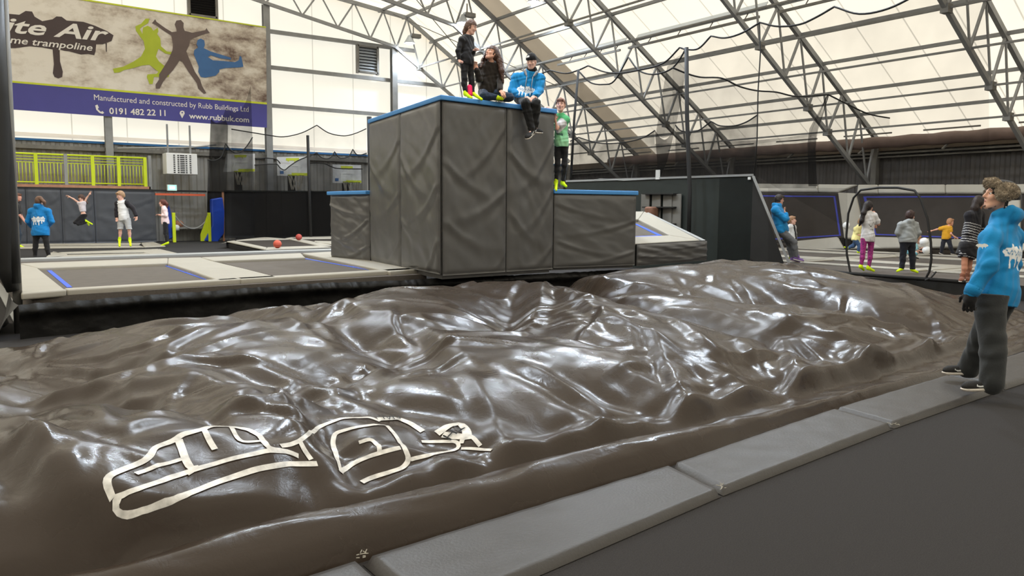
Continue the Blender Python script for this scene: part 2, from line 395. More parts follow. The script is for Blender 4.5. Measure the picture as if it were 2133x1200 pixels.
# ------------------------------------------------------------------ gable columns, girts and louvres
colX = [atY(225, 260, YG - .25)[0], atY(557, 200, YG - .25)[0], atY(820, 200, YG - .25)[0]]
cols = [(colX[0], 0.3, 6.5, 'grey steel gable column rising behind the lime railing'), (colX[1], 0.3, low_z(colX[1]), 'grey steel gable column at the right end of the banner'), (colX[2], .3, low_z(colX[2]), 'grey steel gable column between the louvre and the tower')]
for x, z0, z1, lab in cols:
    mb = MB(); mb.span((x - .13, YG - .42, z0), (x + .13, YG - .39, z1)); mb.span((x - .13, YG - .19, z0), (x + .13, YG - .16, z1)); mb.span((x - .02, YG - .4, z0), (x + .02, YG - .18, z1))
    tag(build('gable_column', mb, M['steel']), lab, 'column', 'gable wall columns')
gz = [atY(660, 78.5, YG - .1)[2], atY(680, 153, YG - .1)[2], atY(664, 228, YG - .1)[2]]
for z, lab in zip(gz, ('uppermost steel girt across the gable, level with the louvre top', 'middle steel girt across the gable, under the louvre', 'lowest steel girt across the gable, level with the tower top')):
    x1 = {0: 17.9, 1: 19.5, 2: 22.5}[gz.index(z)]
    tag(build('wall_girt', MB().span((colX[1] - 6, YG - .16, z - .08), (x1, YG - .04, z + .08)), M['steel']), lab, 'girt', 'girts across the gable')
def louvre(px, label, lit):
    (x0, y0), (x1, y1) = px
    a = atY(x0, y0, YG - .1); b = atY(x1, y1, YG - .1); X0, X1, Z0, Z1 = a[0], b[0], b[2], a[2]
    t = thing('louvre_vent', label, 'vent', (X0, YG - .1, Z0), 'louvre vents in the gable')
    mb = MB()
    for x in (X0, X1): mb.span((x - .05, YG - .2, Z0 - .1), (x + .05, YG - .02, Z1 + .1))
    mb.span((X0, YG - .2, Z1), (X1, YG - .02, Z1 + .07)); mb.span((X0, YG - .2, Z0 - .07), (X1, YG - .02, Z0))
    build('frame', mb, M['steel2'], t)
    build('backing', MB().span((X0, YG - .03, Z0), (X1, YG + .09, Z1)), M['black'], t)
    n = 8
    for k in range(n):
        z = Z0 + (k + .5) * (Z1 - Z0) / n; c, s = math.cos(.7), math.sin(.7)
        build('blade', MB().box(((X0 + X1) / 2, YG - .1, z), (X1 - X0 - .08, .02, .15), np.array([[1, 0, 0], [0, c, s if lit else -s], [0, -s if lit else s, c]])), M['alu'] if lit else M['black'], t)
louvre(((744, 97), (786, 152)), 'small louvre vent between the second and third gable columns', True)
louvre(((392, -14), (451, 36)), 'dark louvre vent above the banner', False)
# thin purlin bracing rods near the gable
for a, b, lab in (((14.0, 28.2), (22.5, 33.2), 'thin bracing rod rising to the left under the gable bay'), ((22.5, 28.2), (16.5, 33.2), 'thin bracing rod falling to the right under the gable bay')):
    tag(build('bracing_rod', MB().tube([(a[0], a[1], roof_z(a[0]) - .05), (b[0], b[1], roof_z(b[0]) - .05)], .018, 6), M['steel2']), lab, 'bracing rod', 'bracing rods under the roof')

# ------------------------------------------------------------------ high bay lamps
def lamp(p, label, power=150, vis=True):
    p = np.array(p, float)
    t = thing('high_bay_lamp', label, 'lamp', p, 'high bay lamps under the roof')
    build('reflector', MB().lathe([(.06, .3), (.1, .22), (.22, .02), (.26, -.05), (.25, -.05), (.21, .02), (.09, .2)], p, 20), M['alu'], t, True)
    build('bulb', MB().lathe([(.0, -.13), (.1, -.11), (.17, -.03), (.16, .05), (.06, .15), (0, .17)], p, 16), mat('metal_halide_glow', (1, 1, 1), .5, emit=(.86, .92, 1, 1), estr=60), t, True)
    build('housing', MB().span(p + [.08, -.12, .22], p + [.55, .12, .4]), M['steel2'], t, bevel=.02)
    build('bracket', MB().bar(p + [.2, 0, .35], p + [.2, 0, .75], .04), M['steel2'], t)
    l = bpy.data.lights.new('lamp_light', 'SPOT'); l.energy = power; l.color = (.76, .87, 1); l.shadow_soft_size = .16; l.spot_size = 2.6; l.spot_blend = .4
    lo = bpy.data.objects.new('lamp_light', l); COL.objects.link(lo); lo.parent = t; lo.location = (0, 0, -.32)
lamp(atY(964, 46, FY[3] - .3), 'bright lamp behind the standing child on the tower', 600)
lamp(atY(853, 88, FY[4] - .5), 'bright lamp hanging beside the third gable column', 500)
lamp(atY(1112, 2, FY[3] - 2.8), 'bright lamp cut by the top edge of the photograph', 900)
for y in (22, 16, 10):
    for x in (6.5, 14.5):
        lamp((x, y, low_z(x) - .3 if y != 22 else low_z(x) + .1), 'lamp high over the airbag, %s row, %s side' % ({22: 'far', 16: 'middle', 10: 'near'}[y], 'wall' if x > 10 else 'inner'), 1350)
# ================================================================== numpy noise
_rs = np.random.RandomState(11)
_PERM = _rs.permutation(512); _GR = np.stack([np.cos(_rs.rand(512) * 6.2832), np.sin(_rs.rand(512) * 6.2832)], 1)
def perlin(x, y):
    xi = np.floor(x).astype(int); yi = np.floor(y).astype(int); xf = x - xi; yf = y - yi
    u = xf ** 3 * (xf * (xf * 6 - 15) + 10); v = yf ** 3 * (yf * (yf * 6 - 15) + 10)
    def g(ix, iy, fx, fy):
        h = _GR[_PERM[(_PERM[ix & 511] + iy) & 511]]
        return h[..., 0] * fx + h[..., 1] * fy
    a = g(xi, yi, xf, yf); b = g(xi + 1, yi, xf - 1, yf); c = g(xi, yi + 1, xf, yf - 1); d = g(xi + 1, yi + 1, xf - 1, yf - 1)
    return ((a * (1 - u) + b * u) * (1 - v) + (c * (1 - u) + d * u) * v) * 1.4
def sstep(a, b, x): t = np.clip((x - a) / (b - a), 0, 1); return t * t * (3 - 2 * t)

# ================================================================== decks
def Z(px, z): return [atZ(x, y, z) for x, y in px]
def slab(mb, quad, z0, z1):     # quad of hall points, z replaced
    return mb.hexa([(p[0], p[1], z0) for p in quad], [(p[0], p[1], z1) for p in quad])
def ccw(q):
    a = sum(q[i][0] * q[(i + 1) % len(q)][1] - q[(i + 1) % len(q)][0] * q[i][1] for i in range(len(q)))
    return q if a > 0 else q[::-1]

# raised front trampoline deck, carpeted, with a pale edge strip along its back
q = ccw([np.array([.66, 11.0]), np.array([6.35, 11.6]), np.array([6.45, 16.2]), np.array([8.3, 19.6]), np.array([.55, 18.7])])
mb = MB(); mb.prism([(p[0], p[1], 0.02) for p in q], (0, 0, DZ - .09)); struct('deck', mb, M['deck'], label='raised carpeted deck carrying the two front trampolines', cat='deck')
e = Z([(30, 538.5), (690, 518.5), (690, 516), (30, 535.8)], DZ)
mb = MB(); slab(mb, ccw(e), .2, DZ - .02); tag(build('edge_strip', mb, M['lightgrey'], bevel=.01), 'pale edge strip along the back of the front deck', 'edge strip')
# rear floor (lower) and arena floor on the right
LZ = .42
mb = MB(); mb.span((-12, 18.8, 0.0), (13.9, YG - .05, BZ)); struct('floor_rear', mb, M['darkdeck'])
q = ccw(Z([(471, 502.8), (552.5, 519.3), (700, 514.5), (760, 512), (760, 490), (500, 490)], LZ)); mb = MB(); mb.prism([(p[0], p[1], .1) for p in q], (0, 0, LZ - .17)); tag(build('lane_deck', mb, M['darkdeck']), 'low deck carrying the two basketball lane trampolines', 'deck')
ar = [(15.5, 11.5), (14.1, 8.9), (14.75, 6.8), (15.2, 5.2), (27.0, 3.0), (27.0, 30), (15.6, 30)]
mb = MB(); mb.prism([(x, y, 0.01) for x, y in ar], (0, 0, RZ - .05)); struct('floor_arena', mb, M['deck'])

def pad(name, quad, z1, th, m, parent, bev=.025):
    mb = MB(); q = ccw([np.array(p, float) for p in quad]); slab(mb, q, z1 - th, z1)
    return build(name, mb, m, parent, bevel=bev, segs=3)
def lerp2(Q, u, v): return (np.array(Q[0]) * (1 - u) + np.array(Q[1]) * u) * (1 - v) + (np.array(Q[3]) * (1 - u) + np.array(Q[2]) * u) * v
def trampoline(label, bed, zb, pads, zp, group, th=.07, bedm='bed', lines='blueline', sides='LRTB', lw=.03, li=.045):
    """bed, pads: quads of hall points (front-left, front-right, back-right, back-left)"""
    c = sum(bed) / 4
    t = thing('trampoline', label, 'trampoline', (c[0], c[1], zp - th), group)
    mb = MB(); slab(mb, ccw(bed), zb - .02, zb); build('bed', mb, M[bedm], t)
    big = [lerp2(bed, u, v) for u, v in ((-.06, -.06), (1.06, -.06), (1.06, 1.06), (-.06, 1.06))]
    mb = MB(); slab(mb, ccw(big), zb - .06, zb - .025); build('springs', mb, M['black'], t)
    a, b = li, li + lw
    L = {'L': (a, b, a, 1 - a), 'R': (1 - b, 1 - a, a, 1 - a), 'T': (a, 1 - a, 1 - b, 1 - a), 'B': (a, 1 - a, a, b)}
    for k in sides:
        u0, u1, v0, v1 = L[k]
        mb = MB(); slab(mb, ccw([lerp2(bed, u0, v0), lerp2(bed, u1, v0), lerp2(bed, u1, v1), lerp2(bed, u0, v1)]), zb - .01, zb + .006)
        build('webbing', mb, M[lines], t)
    for p in pads: pad('pad', p, zp, th, M['cream'], t)
    return t
zb = DZ - .06
bed1 = Z([(126, 603), (455, 584), (349, 549), (78, 559)], zb)
bed2 = Z([(576, 576), (796, 564.5), (636, 537), (444, 543.5)], zb)
trampoline('front trampoline with blue lines, nearest the dark pole on the left', bed1, zb, [
    Z([(43.2, 606.5), (133, 600.3), (78, 557.5), (40, 549)], DZ), Z([(41, 548.5), (78, 557.5), (349, 547.5), (350, 537.5)][::-1], DZ),
    Z([(43.6, 610.5), (139, 603), (132, 600.3), (43.2, 606.5)], DZ), Z([(139.5, 603), (500, 581), (492, 578.8), (132.5, 600.3)], DZ)], DZ, 'front trampolines', .09, sides='LRT')
trampoline('front trampoline beside the grey tower', bed2, zb, [
    Z([(397, 563), (512, 559.8), (440, 543), (349, 548)], DZ), Z([(349, 548), (440, 543), (419, 536), (350, 537.5)], DZ), Z([(455, 583.5), (577, 576.2), (512, 559.8), (397, 563)], DZ),
    Z([(419, 536), (444, 542.5), (636, 535.8), (627, 527)], DZ), Z([(812, 565), (900, 558.6), (690, 524), (630, 527.5)], DZ),
    Z([(501, 581), (888, 559.5), (872, 557), (490, 578.5)], DZ), Z([(889, 560), (920, 559.3), (905, 556.5), (874, 557.5)], DZ)], DZ, 'front trampolines', .09, sides='RT')
# rear trampolines by the padded wall
zb = BZ - .04 + .05; zr = BZ + .05
trampoline('rear trampoline strip at the foot of the charcoal padded wall', Z([(30, 513), (287, 511.2), (290, 509), (30, 510.8)], zb), zb, [
    Z([(30, 516.5), (300, 514), (292, 511.2), (30, 513)], zr), Z([(30, 510.8), (290, 508.8), (294, 505.6), (30, 508.2)], zr), Z([(300, 514), (345, 512), (320, 503.5), (294, 505.6)], zr)], zr, 'rear trampolines', .05, 'beddark', sides='')
trampoline('rear trampoline in front of the boy in the raglan top', Z([(142, 530.5), (306, 527), (297, 524.6), (138, 527.6)], zb), zb, [
    Z([(120, 535), (318, 531), (306, 527.2), (142, 530.6)], zr), Z([(100, 526), (138, 527.4), (297, 524.4), (331, 518.3), (105, 523.4)], zr)[:4], Z([(318, 531), (372, 527.5), (333, 518.3), (297, 524.6)], zr), Z([(96, 534), (142, 530.5), (138, 527.6), (110, 523.4)], zr)], zr, 'rear trampolines', .05, 'beddark', sides='')
# basketball lane trampolines
zr = LZ; zb = LZ - .03
trampoline('left basketball lane trampoline holding the orange ball', Z([(555, 515.5), (664, 511.5), (603, 497.5), (487, 500.5)], zb), zb, [
    Z([(552, 519), (556, 515), (487, 500.4), (472, 502.5)], zr), Z([(472, 502.5), (487, 500.4), (603, 497.6), (551, 493.5)], zr), Z([(664, 511.5), (692, 510.5), (607, 494), (594, 496)], zr), Z([(553, 519), (690, 514), (664, 511.5), (556, 515)], zr)], zr, 'basketball lane trampolines', .05, 'beddark', 'navyline', 'R')
trampoline('right basketball lane trampoline behind the darker ball', Z([(655, 504.5), (700, 503), (690, 496.5), (612, 497.2)], zb), zb, [
    Z([(655, 505), (692, 508), (694, 502.5), (655, 501.5)], zr), Z([(612, 497.2), (700, 496), (692, 492.2), (605, 494)], zr)], zr, 'basketball lane trampolines', .05, 'beddark', 'navyline', '')

# ================================================================== arena trampolines (right)
def Q(x0, x1, y0, y1): return [np.array([x0, y0, 0.]), np.array([x1, y0, 0.]), np.array([x1, y1, 0.]), np.array([x0, y1, 0.])]
colsA = [(16.95, 18.35), (18.95, 21.4), (22.0, 23.1)]
rowsA = [(5.1, 8.15), (9.0, 11.8), (12.4, 16.2)]
nmc = ['first', 'second', 'third']; nmr = ['nearest the camera', 'behind the boy in the grey hoodie', 'behind the leaning man']
for ci, (x0, x1) in enumerate(colsA):
    for ri, (y0, y1) in enumerate(rowsA):
        pads_ = [Q(x0 - .3, x0, y0 - .3, y1 + .3), Q(x1, x1 + .3, y0 - .3, y1 + .3), Q(x0, x1, y0 - .42, y0), Q(x0, x1, y1, y1 + .3)]
        trampoline('arena floor trampoline, %s row from the netted doorway, %s' % (nmc[ci], nmr[ri]), Q(x0, x1, y0, y1), RZ - .05, pads_, RZ, 'arena floor trampolines', .05, 'bed', 'navyline', 'LR', .045, .012)
# leaning wall trampolines along the side wall
PB, PT = np.array([23.75, 0, RZ]), np.array([25.2, 0, 2.62])
wn = np.cross(PT - PB, [0, 1, 0]); wn = wn / np.linalg.norm(wn)
if wn[0] > 0: wn = -wn
def onW(x, y, h=0): return atP(x, y, PB + wn * h, wn)
def wslab(quad, h0, h1):
    mb = MB(); a = [onW(x, y) for x, y in quad]; return mb.hexa([p + wn * h0 for p in a], [p + wn * h1 for p in a])
def wall_tramp(label, bed, pads):
    c = sum(onW(*p) for p in bed) / 4
    t = thing('wall_trampoline', label, 'wall trampoline', (24.2, c[1], RZ), 'leaning wall trampolines')
    build('bed', wslab(bed, .0, .02), M['beddark'], t)
    P = [np.array(p, float) for p in bed]; cc = sum(P) / 4
    def ins(k): return [p + (cc - p) * np.array([k, k * 1.3]) for p in P]
    o, i = ins(.07), ins(.11)
    for k in range(4):
        j = (k + 1) % 4; build('webbing', wslab([o[k], o[j], i[j], i[k]], .012, .03), M['navyline'], t)
    for p in pads: build('pad', wslab(p, .0, .13), M['cream'], t, bevel=.05, segs=3)
    return t
wall_tramp('leaning wall trampoline behind the leaning man', [(1560, 508), (1760, 496), (1747, 405), (1560, 403)],
    [[(1540, 402), (1707, 403), (1707, 387), (1540, 385)], [(1707, 403), (1748, 404), (1790, 388), (1707, 387)], [(1640, 507), (1748, 496.5), (1762, 522), (1650, 526)], [(1748, 404), (1786, 406), (1806, 500), (1761, 500)]])
wall_tramp('leaning wall trampoline behind the netted doorway', [(1812, 494), (2085, 505), (2085, 405), (1788, 406)],
    [[(1788, 406), (1832, 406), (1832, 388), (1790, 388)], [(1832, 406), (1972, 406), (1972, 388), (1832, 388)], [(1972, 406), (2100, 407), (2100, 388), (1972, 388)], [(1806, 496), (1985, 501), (1985, 519), (1764, 522)], [(1985, 501), (2090, 506), (2090, 520), (1985, 519)], [(2085, 405), (2128, 405), (2128, 510), (2085, 508)]])
wall_tramp('leaning wall trampoline behind the fur hat of the foreground man', [(2132, 508), (2300, 516), (2300, 400), (2130, 405)],
    [[(2100, 407), (2200, 405), (2200, 386), (2100, 388)], [(2200, 405), (2310, 404), (2310, 384), (2200, 386)], [(2092, 508), (2310, 520), (2310, 545), (2092, 522)]])

# ================================================================== the padded tower
def swags(u, v, seed, amp, n=5):
    """diagonal drag folds hanging from the seams of a vinyl cover; u across, v up, both 0..1"""
    d = np.zeros_like(u); r = np.random.RandomState(seed)
    for k in range(n):
        v0 = .12 + .9 * (k + r.rand() * .6) / n; side = k % 2
        uu = u if side else 1 - u
        line = v0 - (.55 + .3 * r.rand()) * uu * (1 - .55 * uu) * (.55 + .5 * r.rand())
        w = .018 + .02 * uu
        d += amp * (.6 + .8 * r.rand()) * np.exp(-((v - line) / w) ** 2) * np.exp(-uu * 1.5) * sstep(0, .05, uu)
        d -= amp * .5 * np.exp(-((v - line + 2.3 * w) / (1.6 * w)) ** 2) * np.exp(-uu * 1.6)
    d += amp * .7 * perlin(u * 2.2 + seed, v * 5 + u * 4) + amp * .25 * perlin(u * 7 + seed, v * 14 + u * 6)
    return d
def cover_panel(name, bl, br, tr, tl, th, m, parent, seed, amp, nu=34, nv=70, folds=5):
    """padded panel: front sheet with folds, pillowed to its seams, and closed back"""
    bl, br, tr, tl = [np.array(p, float) for p in (bl, br, tr, tl)]
    n = np.cross(br - bl, tl - bl); n /= np.linalg.norm(n)
    if n @ (np.array([0, 0, EYE]) - bl) < 0: n = -n
    U, V = np.meshgrid(np.linspace(0, 1, nu), np.linspace(0, 1, nv), indexing='ij')
    edge = np.minimum(np.minimum(U, 1 - U) * np.linalg.norm(br - bl), np.minimum(V, 1 - V) * np.linalg.norm(tl - bl))
    pil = th * (.35 + .65 * np.sqrt(np.clip(edge / .07, 0, 1)))
    dz = pil + swags(U, V, seed, amp, folds) * np.clip(edge / .05, 0, 1)
    P = (bl[None, None] * (1 - U)[..., None] + br[None, None] * U[..., None]) * (1 - V)[..., None] + (tl[None, None] * (1 - U)[..., None] + tr[None, None] * U[..., None]) * V[..., None]
    G = P + n * dz[..., None]
    mb = MB(); mb.grid(G.tolist())
    B = P - n * .02; k = len(mb.v); rim = [(i, 0) for i in range(nu)] + [(nu - 1, j) for j in range(1, nv)] + [(i, nv - 1) for i in range(nu - 2, -1, -1)] + [(0, j) for j in range(nv - 2, 0, -1)]
    mb.v.extend([tuple(B[i, j]) for i, j in rim]); R = len(rim)
    for a in range(R):
        b = (a + 1) % R; mb.f.append((rim[a][0] * nv + rim[a][1], rim[b][0] * nv + rim[b][1], k + b, k + a))
    mb.f.append(tuple(range(k, k + R)))
    return build(name, mb, m, parent, True)
def post(px, base, z0=DZ):   # vertical over a base pixel on the deck: returns bottom and top point
    b = atZ(base[0], base[1], z0); t = atD(px[0], px[1], depth(b)); return b, np.array([b[0], b[1], t[2]])
ZT = 3.21
A = atZ(775, 543, DZ); F = atZ(920, 572, DZ); B = atZ(1150, 558, DZ); F[2] = B[2] = A[2] = DZ
A2 = A.copy(); Dk = A + (B - F)
up = lambda p, z: np.array([p[0], p[1], z])
tower = thing('padded_tower', 'tall grey padded jumping tower with blue edging, people on top', 'tower', F)
inn = [p * 1.0 for p in (F, B, Dk, A)]; ctr = sum(inn) / 4
core = [up(ctr + (p - ctr) * .97, 0) for p in inn]
mb = MB(); slab(mb, ccw(core), DZ - .08, ZT - .05); build('core', mb, M['greypad'], tower)
m1 = F + (A - F) * .50; m2 = F + (B - F) * .545
zA = ZT + .12
def zt(p): s = np.linalg.norm(p - F) / np.linalg.norm(A - F); return ZT
g = .006
for k, (p, r, seed, am) in enumerate([(A, m1, 3, .013), (m1, F, 8, .022), (F, m2, 21, .016), (m2, B, 35, .02)]):
    d = (r - p) / np.linalg.norm(r - p) * g
    cover_panel('cover_panel', up(p + d, DZ + .0 - (.0 if k < 2 else .02)), up(r - d, DZ + .0 - (.0 if k < 2 else .02)), up(r - d, ZT - .05), up(p + d, ZT - .05), .05, M['greypad'], tower, seed, am)
ins_ = [ctr + (p - ctr) * 1.035 for p in inn]
mb = MB(); slab(mb, ccw(ins_), ZT - .045, ZT + .03); build('blue_edge', mb, M['blue'], tower, bevel=.012)
cc_ = [ctr + (p - ctr) * .95 for p in inn]
mb = MB(); slab(mb, ccw(cc_), ZT + .0, ZT + .036); build('top_pad', mb, M['greypad'], tower, bevel=.01)
# low block behind, on the left
C1 = atZ(692, 535, DZ); E1 = C1 + (Dk - A) * .9; A1 = A + (C1 - A) * .02; ZL = 1.84
lowl = thing('padded_block', 'low grey padded block with blue edge joined to the left of the tower', 'padded block', C1, 'low padded blocks')
mb = MB(); q = ccw([C1 + (E1 - C1) * .05, A1 + (E1 - C1) * .05, A1 + (E1 - C1), E1]); slab(mb, q, DZ - .05, ZL - .05); build('core', mb, M['greypad'], lowl)
cover_panel('cover_panel', up(C1, DZ), up(A1, DZ), up(A1, ZL - .04), up(C1, ZL - .04), .05, M['greypad'], lowl, 44, .03, folds=4)
mb = MB(); w_ = (C1 - E1) * .05; slab(mb, ccw([C1 + w_, A1 + w_, A1 + (E1 - C1), E1]), ZL - .04, ZL + .03); build('blue_edge', mb, M['blue'], lowl, bevel=.012)
# low block on the right
B1 = atZ(1150, 558, DZ); G1 = atZ(1322, 552, DZ); bk = (A - F) * .55
lowr = thing('padded_block', 'low grey padded block under the boy in the green shirt', 'padded block', B1, 'low padded blocks')
mb = MB(); q = ccw([B1 + bk * .03, G1 + bk * .03, G1 + bk, B1 + bk]); slab(mb, q, DZ - .05, ZL - .05); build('core', mb, M['greypad'], lowr)
d = (G1 - B1) / np.linalg.norm(G1 - B1) * .012
cover_panel('cover_panel', up(B1 + d, DZ), up(G1 - d, DZ), up(G1 - d, ZL - .05), up(B1 + d, ZL - .05), .05, M['greypad'], lowr, 51, .014, 44, 50, 4)
mb = MB(); slab(mb, ccw([B1 - bk * .03, G1 - bk * .03 + d, G1 + bk + d, B1 + bk]), ZL - .045, ZL + .03); build('blue_edge', mb, M['blue'], lowr, bevel=.012)
# further block behind it
H1 = G1 + bk * 1.02; h2 = atD(1338, 404, depth(H1) + .1)
blk = thing('padded_block', 'narrow padded block with blue edge showing behind the right low block', 'padded block', H1, 'low padded blocks')
mb = MB(); hw = np.array([.55, 0.02, 0]); q = ccw([H1 - hw * 3, H1 + hw * .55, H1 + hw * .55 + bk, H1 - hw * 3 + bk]); slab(mb, q, DZ, 1.78); build('core', mb, M['greypad'], blk)
mb = MB(); slab(mb, ccw([p + (0, -.03, 0) if i < 2 else p for i, p in enumerate([H1 - hw * 3, H1 + hw * .6, H1 + hw * .6 + bk, H1 - hw * 3 + bk])]), 1.78, 1.86); build('blue_edge', mb, M['blue'], blk, bevel=.012)
# fascia and inclined trampoline on the right end
R1 = atZ(1470, 540, DZ); G2 = G1 + d * 1.5; ZF = .9
ramp = thing('inclined_trampoline', 'inclined trampoline with cream pads and grey fascia, right of the tower', 'trampoline', G2)
cover_panel('fascia_pad', up(G2, DZ - .02), up(R1, DZ - .02), up(R1, ZF), up(G2, ZF - .01), .06, M['greypad'], ramp, 63, .03, 50, 20, 3)
t0, t1 = up(G2, ZF), up(R1, ZF); back = np.array([-.3, 3.0, .66]) ; 
tr = atX(1343, 439, R1[0] - .02)
pl_n = np.cross(t1 - t0, tr - t1)
def onR(x, y): return atP(x, y, t1, pl_n)
def rslab(quad, h0, h1):
    n = pl_n / np.linalg.norm(pl_n); n = n if n[2] > 0 else -n
    a = [onR(*p) for p in quad]; return MB().hexa([p + n * h0 for p in a], [p + n * h1 for p in a])
build('bed', rslab([(1300, 493), (1400, 489.5), (1334, 458), (1262, 458)], -.07, -.05), M['bed'], ramp)
build('webbing', rslab([(1300, 492.6), (1384, 487.8), (1376, 485.6), (1300, 488.8)], -.05, -.044), M['blueline'], ramp)
build('webbing', rslab([(1384, 487.8), (1328, 462), (1322, 462), (1374, 487.4)], -.05, -.044), M['blueline'], ramp)
build('pad', rslab([(1322, 507.5), (1458, 500), (1394, 489.6), (1300, 493)], -.09, .0), M['cream'], ramp, bevel=.02)
build('pad', rslab([(1458, 500), (1342, 440), (1330, 456.5), (1395, 489.4)], -.09, .0), M['cream'], ramp, bevel=.02)
build('pad', rslab([(1342, 440), (1290, 440), (1290, 456.5), (1330, 456.5)], -.09, .0), M['cream'], ramp, bevel=.02)
build('pad', rslab([(1470, 500), (1350, 442), (1347, 443), (1464, 501)], -.09, -.0), M['lightgrey'], ramp, bevel=.01)
mb = MB(); mb.hexa([up(t0, DZ), up(t1, DZ), up(tr, DZ), up(t0 + (tr - t1), DZ)], [t0 - (0, 0, .1), t1 - (0, 0, .1), tr - (0, 0, .12), t0 + (tr - t1) - (0, 0, .12)]); build('base', mb, M['blackvinyl'], ramp)

# ------------------------------------------------------------------ black dividing wall on the right, with its buttress
W0 = atZ(1562, 549, RZ); ZW = 2.33; W1 = atZ(1180, 379, ZW); W1[2] = RZ
dw = (W1 - W0) / np.linalg.norm(W1 - W0); nw = np.array([dw[1], -dw[0], 0])
if nw[0] < 0: nw = -nw
wall = thing('dividing_wall', 'black vinyl dividing wall with pale top rail, right of the tower', 'wall', W0)
mb = MB(); mb.hexa([up(W0, 0), up(W0 + nw * .12, 0), up(W1 + nw * .12, 0), up(W1, 0)], [up(W0, ZW), up(W0 + nw * .12, ZW), up(W1 + nw * .12, ZW), up(W1, ZW)]); build('vinyl_panel', mb, M['greenblack'], wall)
mb = MB(); mb.bar(up(W0, ZW + .02), up(W1, ZW + .02), .07, .05); build('top_rail', mb, M['lightgrey'], wall)
Bt = atZ(1645, 552, RZ); tp = up(W0, ZW); pr = nw * .0
bd = (Bt - W0); sidev = dw * .9
mb = MB(); mb.add([up(W0, 0), up(Bt, 0), tp, up(W0 + sidev, 0), up(Bt + sidev, 0), tp + sidev], [(0, 1, 2), (3, 5, 4), (0, 3, 4, 1), (1, 4, 5, 2), (0, 2, 5, 3)]); build('buttress', mb, M['blackvinyl'], wall)
mb = MB(); mb.bar(up(Bt, RZ), tp, .05, .05); build('edge_trim', mb, M['lightgrey'], wall)
mb = MB(); pts = [atP(x, y, W0 - nw * .03, nw) for x, y in ((1238, 375.5), (1250, 373), (1262, 373.5), (1300, 376), (1360, 373))]; build('rope', mb.tube(pts, .012, 6), M['lightgrey'], wall, True)
p = atP(1370, 372, W0 - nw * .03, nw); build('tie_tag', MB().span(p - [.02, .06, .02], p + [.02, .06, .22]), M['white'], wall)
p = atP(1561, 371.5, W0 - nw * .03, nw); build('fixing', MB().span(p - [.02, .03, .03], p + [.02, .03, .03]), M['white'], wall)
# shelf unit standing against the wall
s0 = [atP(x, y, W0 - nw * .05, nw) for x, y in ((1345, 404), (1410, 404), (1410, 470), (1345, 470))]
sh = thing('cubby_shelf', 'dark cubby shelf against the black dividing wall', 'shelf', s0[3])
mb = MB()
for u in (0, .36, .72, 1.0):
    a = s0[0] + (s0[1] - s0[0]) * u; mb.bar(up(a, .3), a, .03, .3)
build('upright', mb, M['steel2'], sh)
for v in (.0, .42, .95):
    mb = MB(); a = s0[0] + (s0[3] - s0[0]) * v; b = s0[1] + (s0[2] - s0[1]) * v; mb.bar(a, b, .3, .03); build('shelf_board', mb, M['blackvinyl'], sh)
p = atP(1357, 443, W0 - nw * .25, nw)
mb = MB(); mb.box(p, (.3, .25, .3)); tag(build('paper_bag', mb, mat('brown_paper', srgb(120, 84, 66), .8, noise=.2), bevel=.05), 'small brown bag on the dark cubby shelf', 'bag')
# ================================================================== the airbag
NXT, NYT = 560, 320
GX = np.linspace(-1.6, 14.3, NXT)
front_1 = np.interp(GX, [-2, 1.21, 2.26, 3.38, 4.43, 7.21, 9.3, 15], [2.75, 3.0, 3.08, 3.17, 3.32, 3.53, 3.75, 4.5])
back_1 = np.interp(GX, [-2, .5, 4.4, 6.2, 8.4, 10.3, 12.9, 15], [10.35, 10.4, 10.75, 10.75, 10.8, 10.85, 11.15, 11.3])
front_y, back_y = front_1[:, None], back_1[:, None]
GT = np.linspace(0, 1, NYT)
XX = np.repeat(GX[:, None], NYT, 1); YY = front_y + (back_y - front_y) * GT[None, :]
fd = YY - front_y
def ridg(a, b): return 1 - np.abs(perlin(a, b)) * 2.2
